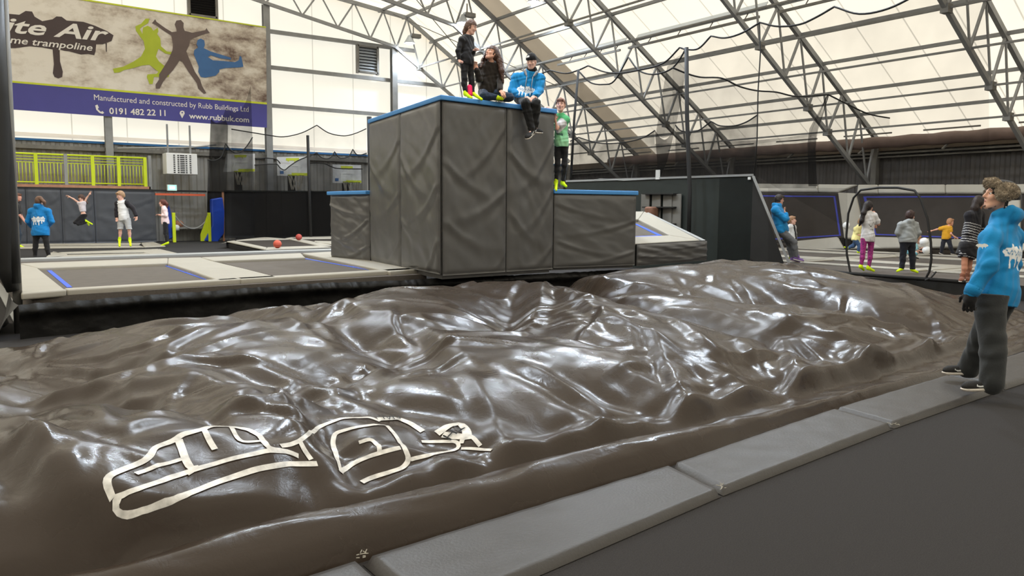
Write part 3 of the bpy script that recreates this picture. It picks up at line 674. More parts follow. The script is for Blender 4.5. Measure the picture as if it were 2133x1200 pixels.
# heights of the slack, half inflated skin of a cloth settled over the bag: 184 lines across, each a first height and 101 steps, in 5 mm units
BAG_STEPS = [
18,0,0,-1,-6,1,14,18,13,7,2,-1,-2,1,1,0,1,1,2,2,1,0,0,-1,1,0,0,1,-1,-1,1,1,0,0,0,-1,1,0,-1,-1,0,1,0,1,0,-1,-2,2,1,-1,-2,-1,-2,-2,-1,-3,-2,-2,-2,-3,-3,-3,-3,-4,-3,-1,-2,-1,-4,-7,-7,-5,-6,-4,-3,-4,-6,-6,-4,-6,-7,-7,-5,-5,-6,-4,-4,-4,-2,-2,-3,-2,-4,-5,-9,-10,-13,-16,-20,-23,-23,-19,
18,0,0,-1,-5,5,19,15,8,4,0,-1,1,2,2,1,3,4,3,2,0,0,-1,0,1,1,0,0,-2,-2,3,2,1,0,-2,-2,2,1,-1,-2,-2,0,3,3,1,-1,-2,0,2,2,-1,-2,-4,-2,-2,0,0,-2,0,-2,-4,-2,-4,-3,-3,-1,-1,-3,-4,-5,-5,-6,-6,-6,-6,-3,-4,-5,-5,-5,-7,-8,-7,-12,-8,-7,-7,-6,-3,-2,-2,-4,-4,-4,-5,-8,-10,-14,-19,-25,-28,-22,
18,0,0,-1,-4,12,20,9,3,2,3,3,3,3,3,5,4,3,1,1,0,0,-2,1,2,0,0,-1,-1,-2,3,3,1,0,-3,-1,2,1,0,-2,-3,0,4,2,1,0,0,-1,0,2,1,0,-1,-2,-2,0,-1,-2,-1,-2,-2,-2,-3,-3,-2,-3,-3,-4,-4,-5,-3,-5,-4,-6,-6,-4,-4,-5,-4,-5,-6,-5,-7,-10,-8,-9,-11,-10,-9,-8,-6,-4,-5,-6,-4,-4,-7,-13,-17,-24,-31,-27,
18,0,0,-1,-3,16,19,6,4,5,5,5,4,4,3,4,2,2,1,0,0,-1,0,2,1,0,0,-1,-2,0,3,2,1,0,-2,-2,2,2,-1,-1,-3,-1,4,2,1,1,1,-1,0,0,1,0,0,-1,0,-1,-2,-3,-2,-2,-2,-2,-2,-2,-2,-4,-4,-4,-3,-4,-4,-3,-5,-4,-4,-4,-4,-5,-6,-5,-6,-5,-7,-7,-7,-8,-8,-9,-10,-11,-12,-10,-7,-9,-8,-4,-6,-8,-17,-23,-32,-28,
18,0,0,-1,-2,18,18,7,7,6,5,4,4,4,3,3,2,1,1,1,1,-1,1,1,1,0,0,-2,0,1,2,1,1,0,-1,-2,1,2,-1,0,-3,-2,3,3,1,1,0,1,0,0,-1,0,0,-1,0,-1,-3,-2,-2,-2,-2,-2,-2,-3,-2,-4,-3,-3,-3,-4,-3,-4,-4,-3,-4,-4,-4,-5,-5,-6,-6,-5,-7,-7,-7,-8,-8,-9,-9,-10,-11,-9,-9,-9,-9,-9,-11,-7,-13,-26,-35,-27,
18,0,0,-1,-2,18,17,8,8,7,5,5,5,3,3,3,2,2,2,1,0,1,1,0,1,0,0,-2,1,2,1,0,1,0,-1,-2,1,2,0,-1,-2,-2,2,3,0,1,0,1,0,0,-1,0,-1,0,-1,-2,-1,-2,-2,-2,-3,-2,-2,-2,-3,-3,-3,-3,-3,-3,-4,-3,-3,-4,-4,-4,-4,-4,-5,-5,-6,-6,-6,-7,-7,-8,-8,-9,-9,-9,-11,-12,-9,-8,-8,-9,-11,-11,-13,-25,-40,-27,
18,0,0,-1,-2,18,16,10,9,7,6,4,5,4,3,3,2,2,2,1,1,1,1,0,1,0,1,-1,0,2,0,0,1,0,-1,-1,1,0,0,1,-1,-2,0,3,0,0,1,0,0,0,-1,-1,-1,0,-1,-2,-2,-2,-1,-2,-2,-2,-3,-2,-3,-2,-3,-3,-3,-3,-3,-3,-4,-3,-4,-3,-4,-5,-4,-5,-5,-6,-6,-7,-7,-7,-8,-10,-10,-9,-9,-11,-12,-11,-9,-9,-10,-12,-14,-23,-41,-28,
18,0,0,-1,-2,16,17,12,10,6,5,5,5,4,4,3,2,2,2,2,1,1,0,1,1,1,0,0,1,0,0,0,1,0,0,-1,0,-1,1,1,-1,-1,0,2,1,-1,0,0,0,-1,0,-1,-1,-1,-1,-2,-1,-2,-2,-2,-2,-2,-2,-2,-3,-2,-3,-2,-3,-3,-3,-3,-3,-4,-3,-3,-5,-4,-4,-4,-6,-5,-6,-6,-6,-7,-8,-9,-10,-11,-10,-11,-11,-11,-12,-11,-12,-12,-15,-21,-39,-31,
18,0,0,-1,-3,12,20,14,9,6,6,6,5,5,3,3,3,2,2,1,1,2,1,1,0,1,1,0,1,-1,0,1,0,0,0,0,0,-1,0,1,0,-1,0,2,0,0,-1,0,-1,0,-1,-1,-1,-2,-1,-1,-2,-1,-2,-2,-2,-2,-2,-2,-2,-2,-3,-2,-3,-3,-2,-3,-3,-4,-3,-3,-4,-4,-4,-4,-5,-5,-6,-6,-7,-6,-8,-8,-8,-11,-11,-12,-11,-12,-13,-13,-13,-14,-15,-22,-37,-31,
18,0,0,-1,-3,12,20,13,9,8,6,7,5,4,3,4,2,2,2,2,1,1,1,1,1,1,1,0,0,0,0,0,0,0,0,0,0,-1,0,1,1,0,-1,1,0,0,-1,-1,0,-1,-1,-1,-1,-1,-2,-1,-1,-2,-2,-1,-2,-2,-2,-2,-2,-2,-2,-3,-2,-2,-3,-3,-3,-3,-3,-3,-3,-4,-4,-4,-5,-5,-5,-6,-6,-7,-8,-8,-8,-10,-10,-11,-13,-13,-13,-14,-15,-15,-17,-23,-35,-29,
18,0,0,-1,-3,12,20,12,10,8,7,7,5,4,3,3,3,2,2,1,2,1,1,1,1,1,0,1,0,0,0,0,0,-1,1,0,0,-1,0,1,0,0,0,1,-1,0,-1,-1,0,-1,-2,-1,-1,-1,-1,-1,-2,-1,-1,-2,-2,-2,-1,-2,-2,-2,-2,-2,-2,-3,-2,-3,-2,-3,-3,-3,-3,-4,-3,-4,-5,-4,-5,-6,-6,-7,-7,-8,-9,-10,-9,-11,-12,-14,-14,-17,-16,-15,-17,-25,-35,-25,
18,0,0,-1,-4,12,19,12,10,10,8,6,5,4,3,4,2,2,2,2,1,2,0,1,1,1,0,0,0,0,0,1,0,-1,0,1,0,-1,0,0,1,0,0,0,0,-1,-1,-1,-1,-1,-1,-1,-1,-1,-1,-1,-1,-2,-1,-1,-2,-2,-1,-2,-1,-2,-2,-2,-2,-2,-2,-2,-3,-2,-3,-3,-3,-3,-4,-4,-4,-4,-5,-5,-6,-7,-7,-8,-8,-9,-10,-11,-12,-13,-15,-16,-19,-20,-18,-21,-34,-24,
18,0,0,-1,-3,10,16,14,13,10,7,5,4,5,4,3,4,2,1,2,1,2,0,1,1,0,0,1,0,0,0,-1,1,-1,0,1,0,-1,0,0,1,0,0,-1,0,-1,-1,-1,-1,0,-1,-1,-1,-1,-1,-1,-1,-1,-2,-1,-2,-1,-1,-1,-2,-1,-2,-2,-2,-1,-2,-2,-3,-2,-3,-2,-3,-3,-3,-4,-4,-4,-5,-5,-6,-6,-7,-7,-8,-9,-10,-10,-12,-13,-14,-16,-18,-20,-22,-25,-31,-24,
18,0,0,-1,-3,9,18,16,11,8,7,5,6,4,4,4,2,2,2,2,1,1,1,0,1,0,0,0,0,0,0,0,0,0,0,0,0,0,0,0,0,0,-1,0,-1,-1,-1,0,-1,-1,-1,-1,0,-1,-1,-1,-1,-1,-1,-1,-1,-1,-1,-1,-1,-2,-1,-2,-1,-2,-2,-2,-2,-2,-2,-3,-2,-3,-3,-3,-4,-4,-5,-5,-5,-6,-7,-7,-8,-8,-10,-9,-11,-13,-14,-17,-17,-19,-23,-28,-32,-23,
18,0,0,-1,-3,12,18,14,10,9,7,5,5,5,4,3,2,2,2,1,1,1,1,0,0,0,0,0,-1,0,0,0,0,0,0,0,0,0,0,0,-1,0,-1,0,-1,0,-1,-1,0,-1,-1,0,-1,0,-1,-1,-1,0,-1,-1,0,-1,-1,-1,-1,-1,-2,-1,-2,-1,-2,-2,-2,-1,-2,-2,-3,-2,-3,-3,-4,-4,-4,-5,-5,-6,-6,-7,-8,-8,-8,-10,-10,-12,-14,-17,-18,-20,-22,-29,-32,-23,
18,0,0,-1,-3,13,18,13,11,8,7,5,5,5,4,2,3,2,1,2,0,1,0,0,0,0,-1,0,-1,0,0,0,0,0,0,0,0,-1,0,0,-1,0,-1,0,-1,0,-1,-1,0,-1,0,0,-1,0,-1,0,-1,0,-1,0,0,-1,-1,-1,-1,-1,-1,-1,-1,-2,-1,-2,-1,-1,-2,-2,-2,-2,-3,-3,-3,-4,-4,-5,-5,-6,-6,-7,-7,-7,-8,-10,-9,-11,-13,-15,-19,-22,-24,-28,-33,-22,
18,0,0,-1,-2,12,18,13,10,9,6,6,5,4,4,3,3,1,2,1,0,0,0,0,0,-1,-1,-1,0,-1,0,-1,1,0,0,0,-1,0,0,-1,0,-1,0,-1,-1,0,-1,0,0,-1,0,0,0,0,-1,0,0,0,0,0,-1,0,-1,0,-1,-1,-1,-1,-1,-1,-1,-1,-1,-1,-2,-2,-1,-3,-2,-3,-3,-4,-4,-5,-5,-5,-6,-5,-7,-7,-8,-9,-9,-10,-12,-14,-16,-21,-27,-31,-34,-23,
18,1,0,-1,-3,12,18,13,10,9,6,6,5,4,4,3,2,2,1,0,1,0,-1,0,-1,-1,-1,-2,-1,-1,0,0,0,0,0,0,-1,0,0,-1,-1,0,-1,0,-1,0,0,-1,0,0,0,0,0,1,0,0,0,0,0,0,-1,0,0,-1,0,-1,0,-1,-1,-1,-1,0,-1,-1,-2,-1,-2,-1,-2,-3,-3,-4,-4,-5,-4,-5,-5,-6,-6,-7,-8,-7,-8,-10,-11,-13,-15,-20,-26,-31,-37,-25,
19,0,0,0,-4,10,19,13,11,9,6,5,5,3,4,3,1,2,1,1,0,0,-1,0,-1,-1,-2,-1,-2,-1,-1,-1,0,0,0,0,0,-1,0,-1,-1,0,-1,0,-1,0,0,0,0,1,0,1,0,1,0,0,0,1,-1,0,0,0,0,-1,0,-1,0,-1,0,-1,0,-1,0,-1,-1,0,-1,-1,-2,-3,-4,-4,-4,-4,-4,-5,-5,-6,-5,-6,-7,-7,-8,-9,-10,-12,-15,-19,-24,-33,-38,-27,
19,1,0,-1,-3,7,19,15,11,8,5,3,4,3,4,3,2,2,1,0,0,-1,0,0,-1,-1,-1,-2,-2,-2,-1,-1,0,0,0,0,0,-1,-1,0,-1,-1,-1,0,0,0,0,1,1,1,0,1,1,1,0,0,1,0,-1,0,0,0,0,-1,0,-1,0,0,0,1,0,0,1,0,0,0,-1,-2,-3,-3,-3,-4,-4,-4,-4,-4,-5,-5,-6,-5,-7,-6,-8,-8,-9,-11,-14,-17,-23,-34,-42,-27,
20,1,1,-1,-4,4,18,13,12,8,6,5,5,4,3,3,3,2,1,0,-1,-1,-1,-1,-3,-2,-1,-2,-2,-3,-2,-1,0,1,0,0,-1,-1,-1,-1,-1,-1,-1,1,1,1,1,0,2,1,1,1,1,0,1,0,0,0,0,-1,0,0,0,0,1,2,1,2,1,1,1,0,0,0,-1,-1,-2,-2,-3,-3,-3,-3,-4,-4,-4,-4,-4,-5,-6,-5,-5,-7,-6,-8,-9,-10,-12,-16,-21,-33,-45,-30,
23,1,1,0,-6,-1,15,14,15,10,8,7,5,3,3,2,2,1,1,0,0,-1,-1,-1,-2,-2,-2,-2,-5,-7,-3,-1,0,1,0,-1,0,-1,-1,-1,-1,-2,0,1,2,2,1,1,2,1,2,1,0,1,0,-1,0,1,0,1,1,2,2,2,2,2,2,1,1,1,0,0,-1,-1,-1,-2,-2,-3,-2,-3,-3,-3,-3,-4,-4,-4,-4,-4,-5,-5,-5,-6,-6,-7,-8,-10,-12,-14,-20,-32,-47,-32,
25,2,1,-1,-7,-3,18,18,14,10,7,5,4,3,3,1,1,1,1,1,0,-1,0,-1,-2,-2,-1,-3,-7,-10,-5,1,2,2,0,0,0,-1,0,-1,-2,-3,-3,-1,2,3,2,2,1,2,1,1,0,0,0,1,1,2,3,3,2,3,3,2,1,2,1,1,0,0,0,-1,0,-2,-1,-2,-2,-2,-3,-3,-2,-4,-3,-4,-3,-4,-4,-3,-4,-5,-5,-5,-6,-7,-7,-9,-11,-15,-18,-31,-49,-33,
27,1,0,-2,-8,2,21,16,13,8,6,5,4,3,3,2,2,1,0,1,0,-1,0,-2,-1,-3,-3,-6,-8,-9,-2,5,3,3,1,0,0,-1,-1,-1,-2,-3,-4,-5,-1,2,3,2,2,1,1,0,2,1,3,2,4,3,3,3,3,2,2,1,1,1,1,1,0,0,-1,0,-1,-2,-1,-2,-2,-2,-3,-2,-3,-3,-3,-4,-3,-3,-4,-3,-4,-5,-4,-5,-6,-7,-7,-8,-10,-13,-18,-29,-49,-37,
28,0,0,-2,-7,7,19,15,11,8,5,5,4,3,3,3,2,1,1,0,-1,0,-2,-1,-3,-4,-5,-7,-8,-5,3,5,3,2,0,0,1,0,-1,-1,-2,-3,-4,-5,-4,0,2,2,1,2,2,2,3,4,3,4,3,3,3,3,2,2,1,1,1,1,1,0,0,0,0,-1,-1,-1,-2,-2,-2,-2,-3,-2,-3,-3,-3,-3,-2,-4,-3,-4,-4,-4,-5,-5,-6,-6,-6,-7,-10,-13,-17,-25,-47,-43,
27,0,0,-2,-5,10,18,13,10,8,6,4,4,3,3,3,2,2,0,0,-1,-2,-2,-2,-4,-5,-4,-7,-7,-2,5,3,2,2,2,1,2,1,-1,-2,-2,-4,-3,-4,-4,-4,0,2,3,3,3,4,4,3,3,4,3,2,3,2,3,2,1,1,1,1,1,0,0,0,-1,-1,-1,-1,-2,-2,-2,-2,-2,-3,-3,-2,-3,-3,-3,-3,-3,-4,-4,-4,-4,-4,-5,-5,-7,-7,-10,-13,-17,-23,-47,-46,
21,1,1,0,-3,11,18,13,9,8,6,4,4,3,3,2,2,1,0,0,-2,-1,-3,-3,-4,-4,-4,-8,-5,2,4,3,3,4,3,2,0,0,-1,-2,-2,-2,-3,-3,-4,-5,-4,2,3,4,4,4,3,4,3,3,3,3,3,2,2,3,2,1,1,0,1,0,0,-1,-1,0,-2,-1,-2,-2,-2,-2,-3,-2,-3,-2,-3,-3,-2,-3,-4,-3,-4,-3,-4,-4,-5,-5,-7,-7,-10,-13,-16,-22,-47,-48,
20,0,1,0,-3,14,18,12,9,8,5,5,4,3,2,2,1,0,0,0,-2,-2,-3,-3,-4,-4,-6,-6,1,5,4,4,4,3,2,1,0,0,-1,-1,-2,-2,-3,-3,-4,-5,-4,-2,4,4,4,4,3,4,3,3,3,3,3,2,3,2,2,1,1,1,1,0,-1,0,-1,-2,-1,-1,-2,-2,-2,-3,-2,-2,-3,-2,-3,-2,-3,-3,-3,-3,-3,-4,-4,-4,-6,-5,-6,-8,-10,-12,-15,-21,-48,-48,
25,1,0,-3,-5,13,19,12,10,7,5,5,4,3,2,1,1,-1,0,-1,-3,-2,-5,-4,-3,-4,-5,1,5,6,3,4,4,2,1,1,1,0,-1,-1,-2,-2,-3,-3,-3,-4,-5,-4,2,4,5,4,3,4,3,3,3,3,3,2,2,2,2,2,1,1,0,0,-1,-1,-1,-1,-2,-1,-2,-2,-2,-2,-2,-3,-2,-2,-2,-3,-3,-2,-3,-3,-4,-3,-4,-4,-5,-6,-7,-8,-10,-12,-15,-19,-41,-52,
27,1,0,-4,-7,10,22,13,11,8,5,4,4,2,1,0,0,-2,-2,-2,-2,-2,-3,-2,-1,-2,-2,3,6,4,4,3,3,2,1,1,0,0,0,-2,-1,-2,-3,-2,-3,-4,-5,-4,1,5,4,3,4,3,3,3,3,3,2,3,2,1,2,1,1,1,0,0,-1,-1,-1,-2,-1,-2,-2,-2,-2,-2,-2,-2,-2,-3,-2,-2,-3,-2,-3,-3,-4,-3,-3,-5,-5,-6,-7,-9,-10,-12,-13,-19,-38,-54,
28,0,-1,-3,-8,8,22,15,13,9,5,4,2,1,0,-2,-2,-2,-1,-1,0,1,0,0,-1,-1,-1,4,4,4,3,3,2,1,1,1,0,-1,0,0,-1,-3,-2,-2,-3,-4,-5,-2,2,4,3,3,3,3,3,3,3,2,2,2,2,1,1,1,1,1,0,-1,0,-1,-2,-2,-1,-2,-2,-2,-2,-2,-2,-2,-2,-2,-2,-3,-2,-3,-2,-3,-4,-3,-4,-5,-6,-6,-8,-8,-10,-12,-12,-19,-36,-54,
27,1,-1,-4,-8,5,22,17,14,9,6,3,1,1,0,-1,0,1,0,0,1,0,0,-1,-1,-2,0,4,4,3,3,2,2,1,1,0,0,0,0,0,-1,-2,-2,-3,-4,-3,-3,1,2,3,3,2,3,2,3,2,2,3,1,2,1,2,0,1,0,0,0,0,-1,-1,-1,-2,-2,-1,-2,-2,-2,-2,-2,-2,-2,-2,-2,-3,-2,-2,-3,-4,-5,-5,-5,-6,-6,-5,-7,-8,-11,-10,-11,-18,-34,-55,
24,1,-2,-4,-8,4,20,19,15,10,7,4,2,2,1,1,2,0,1,0,-1,0,-1,-1,-1,-1,1,4,3,2,1,2,2,2,0,1,0,0,2,0,-2,-3,-3,-3,-4,-1,1,2,2,1,3,2,2,2,2,2,2,2,1,2,1,0,1,0,0,0,0,-1,0,-1,-1,-2,-2,-2,-2,-2,-2,-1,-3,-2,-2,-2,-2,-2,-2,-3,-4,-5,-5,-5,-5,-5,-6,-6,-7,-7,-9,-9,-13,-21,-31,-55,
21,-1,-2,-6,-8,1,18,20,16,11,9,8,5,3,2,1,1,1,0,1,-1,-1,0,-1,-1,-1,3,2,1,2,1,3,1,2,0,1,2,1,1,0,-4,-3,-4,-3,0,2,2,1,1,2,2,2,2,2,1,2,1,2,1,0,1,1,0,0,0,0,-1,0,-1,-1,-1,-2,-2,-2,-1,-2,-2,-2,-2,-2,-3,-2,-2,-2,-3,-3,-4,-4,-4,-4,-5,-5,-5,-6,-7,-8,-8,-11,-14,-19,-31,-56,
18,-1,-3,-7,-8,2,17,18,14,12,9,8,9,4,3,2,1,2,1,0,0,-1,0,-1,0,0,1,0,1,1,2,2,1,2,1,2,2,1,0,-2,-3,-4,-3,0,4,2,2,1,2,1,2,2,1,1,2,1,1,1,1,0,1,0,0,0,0,-1,0,-1,-1,-1,-2,-1,-1,-2,-2,-2,-2,-2,-2,-3,-2,-2,-2,-3,-3,-3,-3,-4,-4,-4,-5,-4,-6,-7,-7,-7,-9,-11,-14,-18,-30,-58,
17,-1,-1,-3,-5,3,17,16,12,9,5,3,8,6,3,3,2,3,2,1,0,-1,0,0,0,0,0,-1,1,1,1,1,1,3,2,3,1,0,-1,-2,-3,-3,2,4,3,2,1,2,1,1,2,1,1,1,1,1,1,1,0,1,0,0,0,0,-1,0,-1,-1,-1,-1,-2,-1,-2,-1,-2,-2,-2,-3,-2,-2,-2,-3,-2,-3,-3,-3,-4,-3,-4,-5,-4,-5,-6,-6,-7,-7,-10,-11,-13,-17,-29,-58,
18,0,0,-1,-4,4,18,15,9,6,3,-1,3,5,3,3,4,5,5,2,1,0,-1,0,0,0,-1,-2,1,1,-1,1,3,3,3,1,1,-1,-2,-1,-1,4,4,3,2,2,2,1,1,1,2,1,1,1,0,1,1,0,1,0,0,0,-1,0,-1,-1,0,-1,-2,-1,-2,-1,-2,-1,-2,-1,-3,-2,-3,-2,-2,-3,-2,-3,-3,-3,-4,-4,-4,-4,-5,-4,-6,-6,-7,-8,-9,-11,-13,-17,-27,-60,
18,0,1,-1,-3,6,18,11,7,4,1,0,3,4,4,5,3,5,5,3,0,0,-1,-1,-1,0,-1,-1,-1,-1,1,3,4,3,2,1,-1,-1,0,3,4,5,3,2,2,1,2,1,1,1,1,1,1,1,1,0,1,0,0,0,0,0,-1,-1,0,-1,-1,-1,-2,-1,-2,-1,-2,-1,-2,-1,-3,-2,-3,-2,-3,-2,-2,-3,-3,-3,-4,-4,-4,-4,-5,-5,-6,-6,-7,-9,-9,-10,-13,-16,-26,-61,
18,0,0,-1,-3,9,16,9,7,5,1,3,5,4,4,4,3,1,2,2,0,-1,-2,-2,-2,0,-1,-2,0,1,4,4,3,3,1,-1,0,3,5,5,4,3,2,2,1,2,1,1,1,2,1,0,1,1,1,0,0,0,0,0,0,-1,0,-1,-1,-1,-1,-2,-1,-2,-1,-1,-2,-2,-1,-3,-2,-2,-2,-3,-2,-2,-3,-3,-3,-3,-4,-4,-4,-5,-5,-5,-6,-6,-7,-9,-8,-11,-12,-15,-27,-60,
17,0,1,0,-2,8,17,10,8,4,3,1,4,5,5,3,1,0,-2,-2,-1,-2,-1,0,-1,1,0,-1,1,4,3,2,2,0,1,3,6,5,4,4,3,1,2,1,2,1,1,2,1,1,1,1,1,0,1,0,0,0,0,-1,0,-1,-1,-1,-1,-1,-1,-1,-2,-1,-2,-1,-2,-1,-3,-2,-2,-2,-2,-3,-2,-2,-2,-4,-3,-4,-5,-4,-4,-5,-4,-5,-6,-6,-7,-8,-9,-10,-12,-16,-27,-59,
22,1,1,0,-3,4,16,13,6,4,2,1,5,5,4,0,-1,-1,-2,-1,0,1,0,0,0,0,1,0,0,1,2,1,0,3,6,7,5,4,3,3,2,1,1,1,1,1,2,2,1,2,1,1,0,0,1,0,0,-1,0,-1,0,-1,-1,-1,-2,-1,-1,-2,-1,-2,-1,-2,-2,-2,-2,-2,-2,-2,-1,-2,-2,-2,-3,-4,-5,-4,-3,-4,-4,-4,-4,-6,-6,-6,-7,-8,-9,-10,-11,-15,-25,-60,
27,1,0,-1,-5,2,16,14,5,3,0,2,7,5,1,-3,0,2,1,0,0,0,0,0,-1,0,0,2,-1,-2,1,3,5,7,7,5,4,3,2,2,1,1,0,1,0,2,3,2,2,1,1,1,0,0,0,0,0,-1,0,-1,-1,-2,0,-2,-1,-2,-1,-2,-1,-2,-1,-2,-2,-2,-2,-2,-2,-1,-1,-2,-2,-3,-3,-4,-2,-3,-2,-3,-5,-5,-6,-6,-7,-7,-8,-8,-9,-9,-10,-12,-25,-62,
28,0,0,-1,-5,1,17,12,4,2,0,2,6,5,1,-1,1,4,1,-1,-1,-2,-2,0,-1,0,1,1,0,-1,5,8,8,6,5,3,3,2,1,2,0,0,0,0,2,3,3,2,1,2,0,1,0,1,-1,0,-1,0,-1,-1,-2,-1,-2,-1,-2,-2,-1,-2,-1,-2,-2,-1,-2,-2,-2,-2,-1,-1,-1,-1,-2,-2,-2,-2,-2,-3,-4,-5,-6,-6,-7,-7,-6,-5,-6,-6,-7,-7,-10,-15,-33,-60,
28,0,0,-2,-6,1,18,11,5,2,-1,1,6,6,2,1,1,1,-1,0,0,-1,-2,0,2,1,1,1,1,1,6,8,6,5,3,2,2,1,1,1,-1,0,0,2,3,3,2,2,2,0,1,1,0,0,0,0,-1,-1,-2,-1,-2,-2,-2,-2,-2,-1,-2,-1,-2,-2,-1,-2,-2,-1,-2,-1,0,-1,-1,-1,-1,-2,-2,-3,-3,-3,-4,-6,-7,-4,-4,-5,-5,-5,-4,-5,-7,-10,-11,-17,-33,-60,
26,2,0,-2,-6,-1,16,14,6,2,2,5,6,4,1,1,-1,-2,0,4,3,2,1,1,2,1,0,1,0,-1,1,6,5,3,2,2,1,1,0,0,0,0,1,3,4,2,2,2,1,0,0,1,1,1,-1,-1,-1,-1,-2,-3,-2,-2,-2,-2,-2,-2,-2,-2,-1,-1,-1,-2,-1,-1,-1,0,-1,-1,0,-2,-2,-4,-5,-4,-3,-3,-3,-3,-3,-4,-3,-3,-3,-4,-4,-6,-9,-10,-13,-17,-30,-61,
22,4,2,-1,-6,-1,12,19,8,7,5,4,2,0,-1,0,0,2,4,5,2,2,1,1,1,0,0,-1,0,-2,0,4,4,2,1,1,0,1,1,-1,0,2,3,3,2,2,1,1,1,1,1,1,1,1,-1,-1,-2,-2,-3,-3,-3,-3,-2,-2,-2,-2,-2,-1,-1,0,-1,-1,-1,-1,-1,0,-1,-2,-2,-4,-4,-3,-1,-1,-1,-2,-2,-2,-3,-2,-3,-2,-3,-4,-6,-8,-9,-11,-13,-17,-30,-62,
18,5,3,0,-4,1,16,20,11,7,2,0,-1,-1,1,2,4,5,3,2,2,1,1,0,0,-1,-2,-1,-1,0,0,3,2,1,-1,1,0,1,0,0,1,3,4,2,1,0,1,2,1,2,2,1,1,0,0,-2,-3,-3,-4,-4,-3,-3,-3,-2,-2,-2,0,0,-1,0,-1,-1,-1,-1,-1,-2,-3,-3,-4,-1,0,1,1,0,-1,-1,-1,-2,-2,-2,-3,-3,-4,-5,-7,-8,-10,-11,-14,-17,-30,-61,
15,5,4,0,-4,5,21,17,11,6,1,-1,1,3,3,4,4,2,1,1,1,1,-1,0,-1,-2,-3,-2,-1,1,1,2,0,-1,-1,1,0,1,0,0,3,3,2,1,0,1,3,2,3,1,1,1,1,1,-1,-2,-4,-5,-5,-4,-4,-3,-2,-2,-2,0,1,0,-1,-1,-1,-1,-2,-3,-3,-2,-2,0,0,1,1,0,-1,0,-1,-1,-1,0,-2,-1,-2,-3,-4,-6,-7,-8,-10,-11,-14,-18,-31,-61,
16,2,5,1,-3,7,20,15,10,5,1,2,5,5,4,3,2,1,1,1,0,0,0,-1,-2,-3,-3,-4,-3,0,1,1,0,-2,0,0,1,1,1,1,2,2,1,0,2,3,3,3,1,1,2,1,2,-1,-2,-4,-6,-5,-5,-5,-3,-3,-2,0,0,1,0,-1,-2,-1,-2,-3,-2,-2,0,0,0,0,1,0,0,0,1,0,1,0,0,0,-1,-2,-2,-4,-5,-6,-8,-8,-10,-11,-14,-18,-32,-61,
20,0,1,1,-2,9,18,15,10,3,3,6,6,4,4,3,1,2,1,0,1,0,-1,-2,-2,-3,-3,-4,-4,-4,-2,0,0,-1,-1,1,1,1,2,1,1,0,0,1,4,4,3,3,2,2,3,1,0,-4,-6,-5,-3,-4,-4,-3,-3,-4,-1,1,0,-1,0,-1,-2,-1,1,-1,0,0,0,0,0,1,1,1,0,1,1,0,1,0,0,-1,-2,-3,-4,-5,-5,-6,-7,-9,-10,-11,-14,-19,-34,-59,
24,-1,-1,-2,-2,9,17,16,11,5,6,6,4,4,3,3,2,1,1,1,1,-1,-2,-2,-3,-3,-2,-3,-4,-3,-3,-2,-3,-2,-2,0,1,1,1,0,0,0,1,3,4,3,2,4,3,4,3,1,-3,-4,-1,-1,-1,-3,-3,-3,-4,-2,-1,-1,-1,0,0,0,1,1,0,0,0,-1,0,0,0,0,0,0,0,0,0,0,0,-1,-1,-3,-2,-4,-4,-5,-5,-6,-7,-8,-10,-12,-13,-19,-34,-60,
26,0,-1,-2,-4,11,18,13,9,7,7,5,4,4,4,2,2,2,0,0,0,0,0,-1,-2,-2,-2,-2,-3,-3,-2,-3,-3,-2,-3,-2,-1,0,0,1,0,1,0,3,4,3,3,4,3,4,1,1,-2,0,0,-2,-3,-1,-2,-3,-3,0,-1,0,0,0,0,0,0,0,-1,-1,-1,-1,0,-1,0,-1,0,0,-1,-1,-1,0,-1,-1,-2,-3,-2,-4,-4,-5,-5,-7,-7,-8,-10,-11,-14,-19,-33,-60,
25,2,1,-2,-4,10,18,11,10,8,6,5,5,4,3,2,2,2,1,0,1,0,0,0,-1,-2,-1,-1,-2,-2,-2,-2,-3,-2,-2,-2,-1,0,0,0,1,-1,0,3,5,4,3,4,2,1,0,1,0,-1,-3,-3,-1,0,-2,-3,-1,0,0,-1,0,0,0,0,-1,-2,-2,-1,-1,-1,-1,-1,-1,-1,-1,0,-1,-1,-1,-1,-1,-2,-2,-3,-2,-3,-5,-6,-6,-7,-6,-8,-9,-12,-14,-20,-33,-58,
23,3,2,-1,-4,9,18,13,12,9,5,4,4,4,2,2,2,2,2,1,1,0,0,0,-1,-1,-1,-1,-1,-2,-1,-2,-2,-1,-1,-1,-1,0,-1,0,0,-2,-1,5,5,3,4,3,2,1,0,0,-2,-3,-3,-1,0,-1,0,-2,-1,0,-1,0,0,-1,-1,-1,-2,-2,-2,-2,-1,-2,-1,-2,-1,-1,-1,-1,-1,-1,-1,-2,-1,-3,-2,-3,-4,-3,-4,-4,-6,-5,-8,-8,-10,-11,-14,-20,-35,-57,
23,3,2,-1,-4,9,19,16,13,7,4,3,4,3,2,2,2,2,2,2,1,1,0,1,0,-1,0,-1,-1,-2,-2,-1,-2,-1,0,-1,-1,0,-1,1,-2,-2,-1,6,4,3,3,3,2,0,0,-1,-4,-3,0,0,0,0,-1,-1,1,-1,-2,0,-1,-1,-1,-3,-3,-2,-3,-2,-2,-2,-1,-2,-1,-1,-2,-1,-1,-2,-1,-3,-2,-3,-4,-3,-3,-2,-3,-3,-5,-6,-7,-9,-10,-11,-13,-20,-34,-56,
